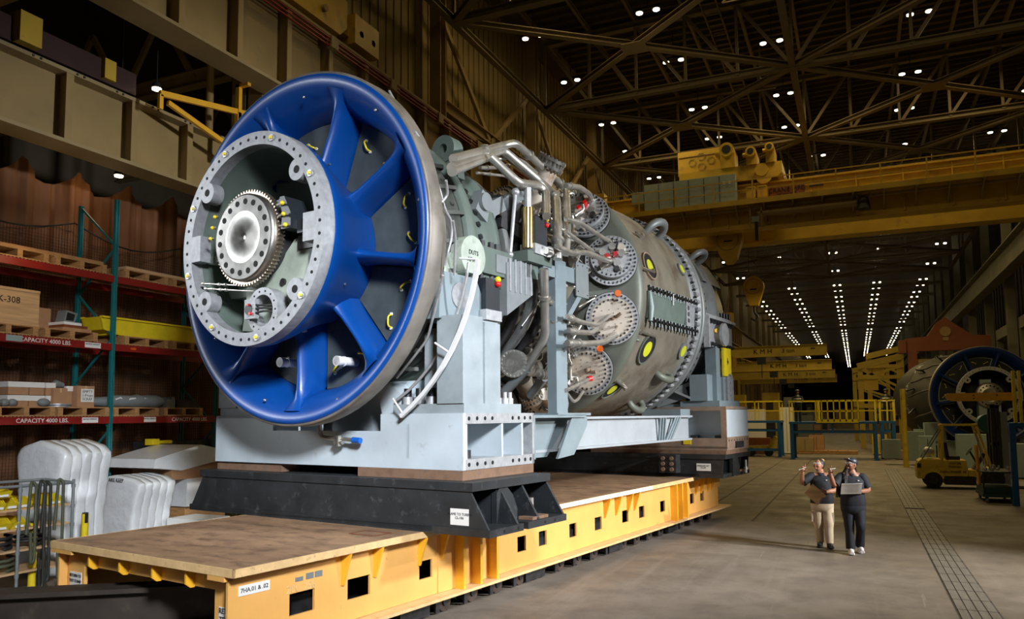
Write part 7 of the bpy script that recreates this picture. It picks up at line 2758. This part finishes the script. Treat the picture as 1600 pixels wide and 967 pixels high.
# ------------------------------------------------------------------ people
def skin_mesh(name, verts, edges, radii, m, parent, base, root=0, sub=2, loose=0.0):
    me = bpy.data.meshes.new(name)
    me.from_pydata([tuple(Vector(v) - base) for v in verts], edges, [])
    o = bpy.data.objects.new(name, me)
    COL.objects.link(o)
    sk = o.modifiers.new('skin', 'SKIN')
    sk.use_smooth_shade = True
    sk.branch_smoothing = 0.5
    for i, r in enumerate(radii):
        d = me.skin_vertices[0].data[i]
        d.radius = r if isinstance(r, tuple) else (r, r)
        d.use_root = (i == root)
    sb = o.modifiers.new('sub', 'SUBSURF')
    sb.levels = sub
    sb.render_levels = sub
    dg = bpy.context.evaluated_depsgraph_get()
    dg.update()
    nm = bpy.data.meshes.new_from_object(o.evaluated_get(dg))
    bpy.data.objects.remove(o)
    nm.materials.clear()
    nm.materials.append(M[m])
    for p in nm.polygons:
        p.material_index = 0
        p.use_smooth = True
    nm.name = name
    q = bpy.data.objects.new(name, nm)
    COL.objects.link(q)
    q.parent = parent
    BASE[q.name] = base
    return q


def person(label, pos, heading, S_, J, skin, cloth, pants, shoe, extras):
    """J: joints in metres, person's own frame: x = their left, y = forward, z = up"""
    J = {k: ((-v[0],) + tuple(v[1:]) if isinstance(v, tuple) and len(v) == 3 and not k.startswith('curl') else v) for k, v in J.items()}
    sw = {}
    for k, v in J.items():
        if k[-1] in 'lr' and k[:-1] in ('sh', 'el', 'wr', 'pa', 'ps', 'curl', 'pn', 'hi', 'kn', 'an', 'to'):
            v2 = -v if k[:2] == 'pn' else v
            sw[k] = v2
        else:
            sw[k] = v
    J = sw
    t = bpy.data.objects.new('person', None)
    COL.objects.link(t)
    t.location = pos
    t.rotation_euler = (0, 0, heading)
    t.scale = (S_, S_, S_)
    t['label'] = label
    t['category'] = 'person'
    BASE[t.name] = Vector((0, 0, 0))
    B0 = Vector((0, 0, 0))
    V = Vector
    # skin body: one continuous skinned figure
    vs, es, rs, ix = [], [], [], {}

    def a(n, p, r, to=None):
        ix[n] = len(vs)
        vs.append(V(p))
        rs.append(r)
        if to is not None:
            es.append((ix[to], ix[n]))
    a('pelvis', J['pelvis'], (0.12, 0.09))
    a('belly', J['belly'], (0.12, 0.09), 'pelvis')
    a('chest', J['chest'], (0.15, 0.11), 'belly')
    a('collar', J['collar'], (0.10, 0.08), 'chest')
    a('neck', J['neck'], 0.056, 'collar')
    a('skullb', J['skullb'], 0.062, 'neck')
    for s_ in ('l', 'r'):
        a('sh' + s_, J['sh' + s_], 0.062, 'collar')
        a('el' + s_, J['el' + s_], 0.055, 'sh' + s_)
        mid = V(J['el' + s_]).lerp(V(J['wr' + s_]), 0.4)
        a('fm' + s_, mid, 0.052, 'el' + s_)
        a('wr' + s_, J['wr' + s_], 0.032, 'fm' + s_)
        a('pa' + s_, J['pa' + s_], (0.036, 0.018), 'wr' + s_)
        a('hi' + s_, J['hi' + s_], 0.085, 'pelvis')
        a('kn' + s_, J['kn' + s_], 0.062, 'hi' + s_)
        a('an' + s_, J['an' + s_], 0.042, 'kn' + s_)
        a('to' + s_, J['to' + s_], 0.032, 'an' + s_)
    body = skin_mesh('body', vs, es, rs, skin, t, B0)
    # head
    h = V(J['head'])
    f = V(J['look']).normalized()
    up0 = V((0, 0, 1))
    r_ = f.cross(up0).normalized()
    u = r_.cross(f).normalized()
    HM = Matrix((r_, f, u)).transposed().to_4x4()
    HM.translation = h
    mb = MB(HM)
    NJ, NI = 20, 24
    hv, hf = [], []
    for i in range(NJ + 1):
        th = pi * i / NJ
        z = cos(th)
        for j in range(NI):
            ph = 2 * pi * j / NI
            x, y = sin(th) * cos(ph), sin(th) * sin(ph)
            sx = 0.076 * (1 - 0.16 * max(0, -z) ** 1.2)
            sy = 0.096
            yy = y * sy
            if z < 0 and y < 0:
                yy *= 1 - 0.35 * (-z)
            if y > 0.2 and z < 0:
                yy *= 1 - 0.04 * (-z)
            zz = z * 0.118
            if y > 0.92 and -0.12 < z < 0.05:
                yy += 0.006
            hv.append((x * sx, yy, zz))
    for i in range(NJ):
        for j in range(NI):
            k = (j + 1) % NI
            hf.append((i * NI + j, (i + 1) * NI + j, (i + 1) * NI + k, i * NI + k))
    mb.add(hv, hf, True)
    mb.tube([(0, 0.09, 0.018), (0, 0.105, -0.008), (0, 0.113, -0.026), (0, 0.094, -0.036)], [0.008, 0.011, 0.016, 0.008], 8)
    for s_ in (-1, 1):
        mb.ball((s_ * 0.076, -0.005, -0.005), 0.024, 10, 8, (0.45, 0.8, 1.25))
        mb.ball((s_ * 0.040, 0.066, -0.038), 0.026, 10, 8)
    mb.ball((0, 0.078, -0.088), 0.024, 10, 8, (1.1, 0.8, 0.8))
    hd = part('head', mb, skin, t, local=True)
    mb = MB(HM).use('ink')
    for s_ in (-1, 1):
        mb.ball((s_ * 0.031, 0.086, 0.008), 0.011, 8, 6)
        mb.use('hair').tube([(s_ * 0.016, 0.096, 0.032), (s_ * 0.034, 0.093, 0.036), (s_ * 0.05, 0.083, 0.030)], 0.004, 6)
    mb.use('ink')
    part('eyes', mb, 'ink', hd, local=True)
    mb = MB(HM).use('maroon').ball((0, 0.092, -0.058), 0.02, 10, 6, (1.2, 0.5, 0.45))
    if extras.get('smile'):
        mb.use('paper').ball((0, 0.096, -0.056), 0.014, 8, 6, (1.2, 0.5, 0.35))
    part('mouth', mb, 'maroon', hd, local=True)
    mb = MB(HM).use('glass')
    for s_ in (-1, 1):
        mb.ball((s_ * 0.033, 0.098, 0.006), 0.025, 12, 8, (1.1, 0.25, 0.8))
        mb.tube([(s_ * 0.056, 0.09, 0.008), (s_ * 0.079, 0.02, 0.006)], 0.003, 6)
    mb.tube([(-0.012, 0.104, 0.01), (0.012, 0.104, 0.01)], 0.003, 6)
    part('glasses', mb, 'glass', hd, local=True)
    # hands: palm is in the body; five separate fingers
    for s_ in ('l', 'r'):
        w_, p_ = V(J['wr' + s_]), V(J['pa' + s_])
        d = (p_ - w_).normalized()
        side = V(J['ps' + s_]).normalized()            # across the palm towards the thumb
        side = (side - d * side.dot(d)).normalized()
        nrm = d.cross(side).normalized() * J.get('pn' + s_, 1)      # direction the fingers curl towards
        curl = J['curl' + s_]
        mb = MB()
        for k, (ln, offs) in enumerate(((0.068, 0.026), (0.078, 0.009), (0.073, -0.009), (0.056, -0.025))):
            c_ = curl[k] if isinstance(curl, (list, tuple)) else curl
            q = p_ + side * offs + d * 0.012
            pts = [q]
            ang = c_ * 0.6
            for seg in (0.44, 0.32, 0.24):
                dirv = d * cos(ang) + nrm * sin(ang)
                q = q + dirv * ln * seg
                pts.append(q)
                ang += c_ * 0.9
            mb.tube(pts, [0.0098, 0.0092, 0.0086, 0.007], 8)
            mb.ball(pts[-1], 0.0075, 8, 6)
        q = w_.lerp(p_, 0.35) + side * 0.028
        th_ = (d * 0.75 + side * 0.55 + nrm * 0.35).normalized()
        q2 = q + th_ * 0.036
        q3 = q2 + (th_ * 0.8 + nrm * 0.5).normalized() * 0.03
        mb.tube([w_.lerp(p_, 0.25) + side * 0.012, q, q2, q3], [0.014, 0.013, 0.011, 0.008], 8)
        mb.ball(q3, 0.0085, 8, 6)
        part('fingers', mb, skin, t, local=True)
    # shirt: lofted torso and two sleeves
    def loft(mb, rings, n=28):
        vv = []
        for (c, w, d) in rings:
            for i in range(n):
                q = 2 * pi * i / n
                cx_, sy_ = cos(q), sin(q)
                vv.append(V(c) + V((w * math.copysign(abs(cx_) ** 0.85, cx_), d * math.copysign(abs(sy_) ** 0.85, sy_), 0)))
        ff = [(k * n + i, k * n + (i + 1) % n, (k + 1) * n + (i + 1) % n, (k + 1) * n + i) for k in range(len(rings) - 1) for i in range(n)]
        mb.add(vv, ff, True)
        mb.add(vv[:n], [tuple(range(n))[::-1]])
        mb.add(vv[-n:], [tuple(range(n))])
    pz, cl = V(J['pelvis']), V(J['collar'])
    dz = V((0, 0, 1))
    bw, bd = extras['bw'], extras['bd']
    mb = MB()
    loft(mb, [(pz - dz * 0.07, bw * 1.03, bd * 1.0), (pz - dz * 0.06, bw * 1.06, bd * 1.03), (pz + dz * 0.04, bw * 1.04, bd * 1.04), (V(J['belly']), bw * 0.97, bd * 1.08),
              (V(J['chest']) - dz * 0.05, bw * 0.98, bd * 1.02), (V(J['chest']) + dz * 0.03, bw * 0.99, bd * 0.98), (cl - dz * 0.075, bw * 0.97, bd * 0.78), (cl - dz * 0.035, bw * 0.80, bd * 0.62),
              (cl - dz * 0.005, bw * 0.52, bd * 0.50), (cl + dz * 0.015, 0.078, 0.075), (cl + dz * 0.035, 0.07, 0.068)])
    for s_ in ('l', 'r'):
        a0, a1 = V(J['sh' + s_]), V(J['el' + s_])
        inn = a0.lerp(cl, 0.35) - dz * 0.03
        mb.tube([inn, a0 - dz * 0.012, a0.lerp(a1, 0.35), a0.lerp(a1, 0.62), a0.lerp(a1, 0.84)], [0.072, 0.083, 0.081, 0.078, 0.080], 18, 0.06)
    for (q0, q1) in ((-0.05, 0.0), (0.05, 0.0)):
        mb.tube([cl + V((q0, 0.045, 0.03)), cl + V((q1, 0.085, -0.02))], 0.014, 8)
    sh = part('shirt', mb, cloth, t, local=True)
    part('logo', MB().box(-0.10, -0.075, J['chest'][1] + bd * 0.93, J['chest'][1] + bd * 0.99, J['chest'][2] + 0.05, J['chest'][2] + 0.065), 'paper', sh, local=True)
    # trousers: lofted hips and two legs
    mb = MB()
    hw = extras['hipw']
    loft(mb, [(pz + dz * 0.05, bw * 0.96, bd * 0.95), (pz - dz * 0.04, hw * 1.0, bd * 1.0), (pz - dz * 0.12, hw * 1.02, bd * 1.02), (pz - dz * 0.19, hw * 0.96, bd * 0.92), (pz - dz * 0.23, hw * 0.7, bd * 0.6)])
    for s_ in ('l', 'r'):
        hp_, kn_, an_ = V(J['hi' + s_]), V(J['kn' + s_]), V(J['an' + s_])
        th, kn, ca, cu = extras['thigh'], extras['knee'], extras['calf'], extras['cuff']
        mb.tube([hp_ - dz * 0.02, hp_.lerp(kn_, 0.25), hp_.lerp(kn_, 0.6), kn_, kn_.lerp(an_, 0.3), kn_.lerp(an_, 0.7), kn_.lerp(an_, 0.97)],
                [th * 0.98, th, th * 0.86, kn, ca, (ca + cu) / 2, cu], 20, 0.05)
    tr_ = part('trousers', mb, pants, t, local=True)
    if extras.get('pockets'):
        for s_, sg in (('l', 1), ('r', -1)):
            q = V(J['hi' + s_]).lerp(V(J['kn' + s_]), 0.72) + V((-sg * 0.085, 0, 0))
            part('cargo_pocket', MB().box(q.x - 0.015, q.x + 0.03, q.y - 0.07, q.y + 0.07, q.z - 0.09, q.z + 0.09), pants, tr_, local=True)
    part('belt', MB().tube([V(J['pelvis']) + V((0, 0, 0.0)), V(J['pelvis']) + V((0, 0, 0.03))], 0.1, 20), 'mblack', tr_, local=True)
    # shoes
    for s_ in ('l', 'r'):
        an_, to_ = V(J['an' + s_]), V(J['to' + s_])
        fw = (to_ - an_)
        fw.z = min(fw.z, 0) * 0.3
        fw.normalize()
        heel = V((an_.x, an_.y, 0)) - fw * 0.07
        heel.z = an_.z - 0.075
        toe = V((to_.x, to_.y, 0)) + fw * 0.055
        toe.z = to_.z - 0.035
        mb = MB()
        mb.tube([heel + V((0, 0, 0.045)), heel.lerp(toe, 0.25) + V((0, 0, 0.055)), heel.lerp(toe, 0.6) + V((0, 0, 0.045)), toe + V((0, 0, 0.032))], [0.04, 0.05, 0.05, 0.03], 14)
        mb.tube([an_ + V((0, 0, 0.03)), heel.lerp(toe, 0.3) + V((0, 0, 0.06))], [0.05, 0.05], 12)
        so = part('shoe', mb, shoe, t, local=True)
        mb = MB()
        r2 = fw.cross(V((0, 0, 1)))
        pl_ = []
        for k, (q, w_) in enumerate(((0, 0.03), (0.1, 0.042), (0.5, 0.045), (0.8, 0.05), (1.0, 0.03))):
            c_ = heel.lerp(toe, q)
            pl_.append((c_ + r2 * w_, c_ - r2 * w_))
        vs_ = []
        for zz in (0.0, 0.022):
            for (p1, p2) in pl_:
                vs_ += [p1 + V((0, 0, zz)), p2 + V((0, 0, zz))]
        n_ = len(pl_)
        fs_ = []
        for k in range(n_ - 1):
            fs_ += [(2 * k, 2 * k + 1, 2 * k + 3, 2 * k + 2), (2 * n_ + 2 * k, 2 * n_ + 2 * k + 2, 2 * n_ + 2 * k + 3, 2 * n_ + 2 * k + 1),
                    (2 * k, 2 * k + 2, 2 * n_ + 2 * k + 2, 2 * n_ + 2 * k), (2 * k + 1, 2 * n_ + 2 * k + 1, 2 * n_ + 2 * k + 3, 2 * k + 3)]
        mb.add(vs_, fs_)
        part('sole', mb, extras.get('sole', 'rubber'), so, local=True)
    return t, hd, HM, tr_


def dirv(px, py):
    return None


# woman in front, dark jeans, cap, long braids (walks towards the camera)
H1 = radians(180 + 8)
J1 = dict(pelvis=(0, 0, 0.93), belly=(0, 0.01, 1.08), chest=(0, 0.0, 1.26), collar=(0, -0.02, 1.41), neck=(0, -0.01, 1.475), skullb=(-0.0, 0.0, 1.53), head=(0.0, 0.012, 1.60),
          look=(-0.75, 0.62, 0.28),
          shl=(0.175, -0.02, 1.385), ell=(0.27, 0.02, 1.13), wrl=(0.10, 0.225, 1.13), pal=(0.02, 0.265, 1.16), psl=(0, 0.2, 1), curll=0.5, pnl=-1,
          shr=(-0.175, -0.02, 1.39), elr=(-0.33, 0.12, 1.21), wrr=(-0.385, 0.22, 1.43), par=(-0.39, 0.24, 1.51), psr=(1, 0.3, 0), curlr=(0.1, 1.1, 1.2, 1.2), pnr=1,
          hil=(0.09, 0, 0.88), knl=(0.10, 0.09, 0.50), anl=(0.10, -0.10, 0.13), tol=(0.11, 0.02, 0.07),
          hir=(-0.09, 0, 0.88), knr=(-0.085, 0.04, 0.47), anr=(-0.08, 0.06, 0.085), tor=(-0.085, 0.19, 0.05))
J1['anl'] = (0.10, -0.14, 0.12)
J1['tol'] = (0.11, -0.02, 0.045)
e1 = dict(thigh=0.112, knee=0.084, calf=0.075, cuff=0.082, bw=0.205, bd=0.155, hipw=0.212, sole='paper')
w1, hd1, HM1, _ = person('woman in black polo shirt, cap and dark jeans holding a notebook and raising a pen', (-0.12, 15.25, 0), H1, 0.99, J1, 'skin2', 'shirt', 'jeans', 'white', e1)
mb = MB(HM1)
mb.ball((0, -0.012, 0.045), 0.098, 20, 12, (0.92, 1.08, 0.85))
mb.prism([(-0.07, 0.07), (0.07, 0.07), (0.055, 0.15), (0.0, 0.17), (-0.055, 0.15)], 'z', 0.055, 0.063)
cap = part('cap', mb, 'mblack', hd1, local=True)
part('cap_logo', MB(HM1).box(-0.015, 0.015, 0.09, 0.097, 0.075, 0.09), 'paper', cap, local=True)
mb = MB()
for k in range(16):
    a = radians(150 + 15 * k) if k < 16 else 0
    x0 = 0.07 * cos(radians(180 + k * 12)) * 0.9
    y0 = -0.05 - 0.03 * abs(sin(radians(k * 12)))
    j = (k % 4) * 0.02
    mb.tube([(x0, y0, 1.62), (x0 * 1.5 + 0.01, y0 - 0.04, 1.48), (x0 * 1.8 + 0.05 + j, y0 - 0.07, 1.32), (x0 * 1.6 + 0.09 + j, y0 - 0.09, 1.12), (x0 * 1.4 + 0.12 + j, y0 - 0.09, 0.98)],
            [0.02, 0.02, 0.018, 0.014, 0.008], 7, 0.06)
for k in range(5):
    mb.tube([(0.06, 0.02 - 0.015 * k, 1.64), (0.09 + 0.005 * k, 0.05, 1.5), (0.10 + 0.008 * k, 0.11, 1.36), (0.10 + 0.01 * k, 0.14, 1.26)], [0.015, 0.015, 0.013, 0.008], 7, 0.05)
part('braids', mb, 'hair', hd1, local=True)
# notebook held by the left hand
nb = thing('notebook', 'open white notebook held by the woman in the cap', 'notebook', (0, 0, 0))
MBx = MB()
c_ = Vector((0.06, 0.33, 1.185))
ux, uy = Vector((0.97, -0.1, -0.05)).normalized(), Vector((-0.05, 0.45, 0.9)).normalized()


def slab(mb, c, a, b, wa, wb, th):
    n = a.cross(b).normalized()
    vs = [c + a * i * wa / 2 + b * j * wb / 2 + n * k * th / 2 for k in (-1, 1) for i, j in ((-1, -1), (1, -1), (1, 1), (-1, 1))]
    mb.add(vs, [(3, 2, 1, 0), (4, 5, 6, 7), (0, 1, 5, 4), (1, 2, 6, 5), (2, 3, 7, 6), (3, 0, 4, 7)])


def place_with(obj, person_):
    obj.location = person_.location
    obj.rotation_euler = person_.rotation_euler
    obj.scale = person_.scale


slab(MBx, c_, ux, uy, 0.34, 0.21, 0.012)
part('pages', MBx, 'paper', nb, local=True)
mb = MB()
for k in range(12):
    q = c_ + uy * 0.105 + ux * (-0.15 + k * 0.027)
    mb.ringplate(q - ux * 0.003, ux, 0.008, 0.011, 0.003, 8)
part('spiral', mb, 'dark', nb, local=True)
mb = MB()
for k in range(6):
    q = c_ + Vector((0, 0.0, 0)) + ux.cross(uy).normalized() * 0.0065
    mb.bar(q + ux * -0.13 + uy * (0.07 - 0.026 * k), q + ux * (0.1 - 0.02 * (k % 3)) + uy * (0.07 - 0.026 * k), 0.003, 0.001)
    q = c_ - ux.cross(uy).normalized() * 0.0065
    mb.bar(q + ux * -0.13 + uy * (0.07 - 0.026 * k), q + ux * (0.1 - 0.02 * (k % 3)) + uy * (0.07 - 0.026 * k), 0.003, 0.001)
part('written_lines', mb, 'plastic', nb, local=True)
place_with(nb, w1)
pn = thing('pen', 'white pen in the raised hand of the woman in the cap', 'pen', (0, 0, 0))
p0 = Vector((0.39, 0.27, 1.51))
part('barrel', MB().tube([p0 + Vector((-0.09, 0, 0.03)), p0 + Vector((0.04, 0, 0.0))], 0.006, 8), 'paper', pn, local=True)
place_with(pn, w1)

# woman behind, khaki cargo trousers, clipboard
H2 = radians(180 + 6)
J2 = dict(pelvis=(0, 0, 0.90), belly=(0, 0.01, 1.05), chest=(0, 0.0, 1.22), collar=(0, -0.02, 1.37), neck=(0.0, -0.01, 1.43), skullb=(-0.02, 0.0, 1.485), head=(-0.03, 0.012, 1.545),
          look=(-0.55, 0.75, 0.42),
          shl=(0.17, -0.02, 1.345), ell=(0.25, 0.04, 1.08), wrl=(0.07, 0.21, 1.06), pal=(0.0, 0.245, 1.07), psl=(0, 0.2, 1), curll=0.5, pnl=-1,
          shr=(-0.17, -0.02, 1.35), elr=(-0.36, 0.10, 1.19), wrr=(-0.335, 0.20, 1.42), par=(-0.32, 0.215, 1.50), psr=(1, 0.3, 0), curlr=(0.05, 1.1, 1.2, 1.2), pnr=1,
          hil=(0.09, 0, 0.86), knl=(0.10, 0.06, 0.47), anl=(0.10, 0.08, 0.085), tol=(0.12, 0.20, 0.05),
          hir=(-0.09, 0, 0.86), knr=(-0.08, 0.02, 0.47), anr=(-0.06, -0.02, 0.085), tor=(-0.08, 0.10, 0.05))
e2 = dict(thigh=0.112, knee=0.094, calf=0.08, cuff=0.07, bw=0.20, bd=0.155, hipw=0.205, pockets=True, smile=True)
w2_, hd2, HM2, _ = person('woman in black shirt and khaki cargo trousers holding a clipboard and pointing up', (-0.66, 15.75, 0), H2, 0.985, J2, 'skin', 'shirt', 'khaki', 'mblack', e2)
mb = MB(HM2)
mb.ball((0, -0.024, 0.030), 0.104, 20, 12, (0.84, 0.98, 1.02))
hr_ = part('hair', mb, 'hair', hd2, local=True)
mb = MB(HM2)
for k in range(7):
    mb.ball((0.02 * cos(k * 2.1) + 0.0, -0.075 + 0.02 * sin(k * 1.7), 0.105 + 0.012 * (k % 3)), 0.032, 8, 6)
for k in range(5):
    mb.tube([(0.03 - 0.012 * k, -0.10, 0.11), (0.05 - 0.015 * k, -0.135, 0.06), (0.06 - 0.012 * k, -0.14, -0.02)], [0.012, 0.012, 0.006], 6, 0.03)
part('bronze_bun', mb, 'hairb', hr_, local=True)
cb = thing('clipboard', 'tan clipboard tilted like a diamond held by the woman in khaki trousers', 'clipboard', (0, 0, 0))
c_ = Vector((0.13, 0.29, 1.02))
ux = Vector((0.66, 0.05, 0.62)).normalized()
uy = Vector((-0.62, -0.15, 0.68)).normalized()
uy = (uy - ux * uy.dot(ux)).normalized()
mb = MB()
slab(mb, c_, ux, uy, 0.32, 0.24, 0.006)
part('board', mb, 'ply', cb, local=True)
mb = MB()
slab(mb, c_ - ux * 0.145, ux, uy, 0.03, 0.11, 0.02)
part('clip', mb, 'chrome', cb, local=True)
place_with(cb, w2_)
pn = thing('pen', 'pale pen in the raised hand of the woman in khaki trousers', 'pen', (0, 0, 0))
p0 = Vector((0.32, 0.245, 1.50))
part('barrel', MB().tube([p0 + Vector((0.08, 0, -0.03)), p0 + Vector((-0.05, 0, 0.02))], 0.006, 8), 'paper', pn, local=True)
place_with(pn, w2_)
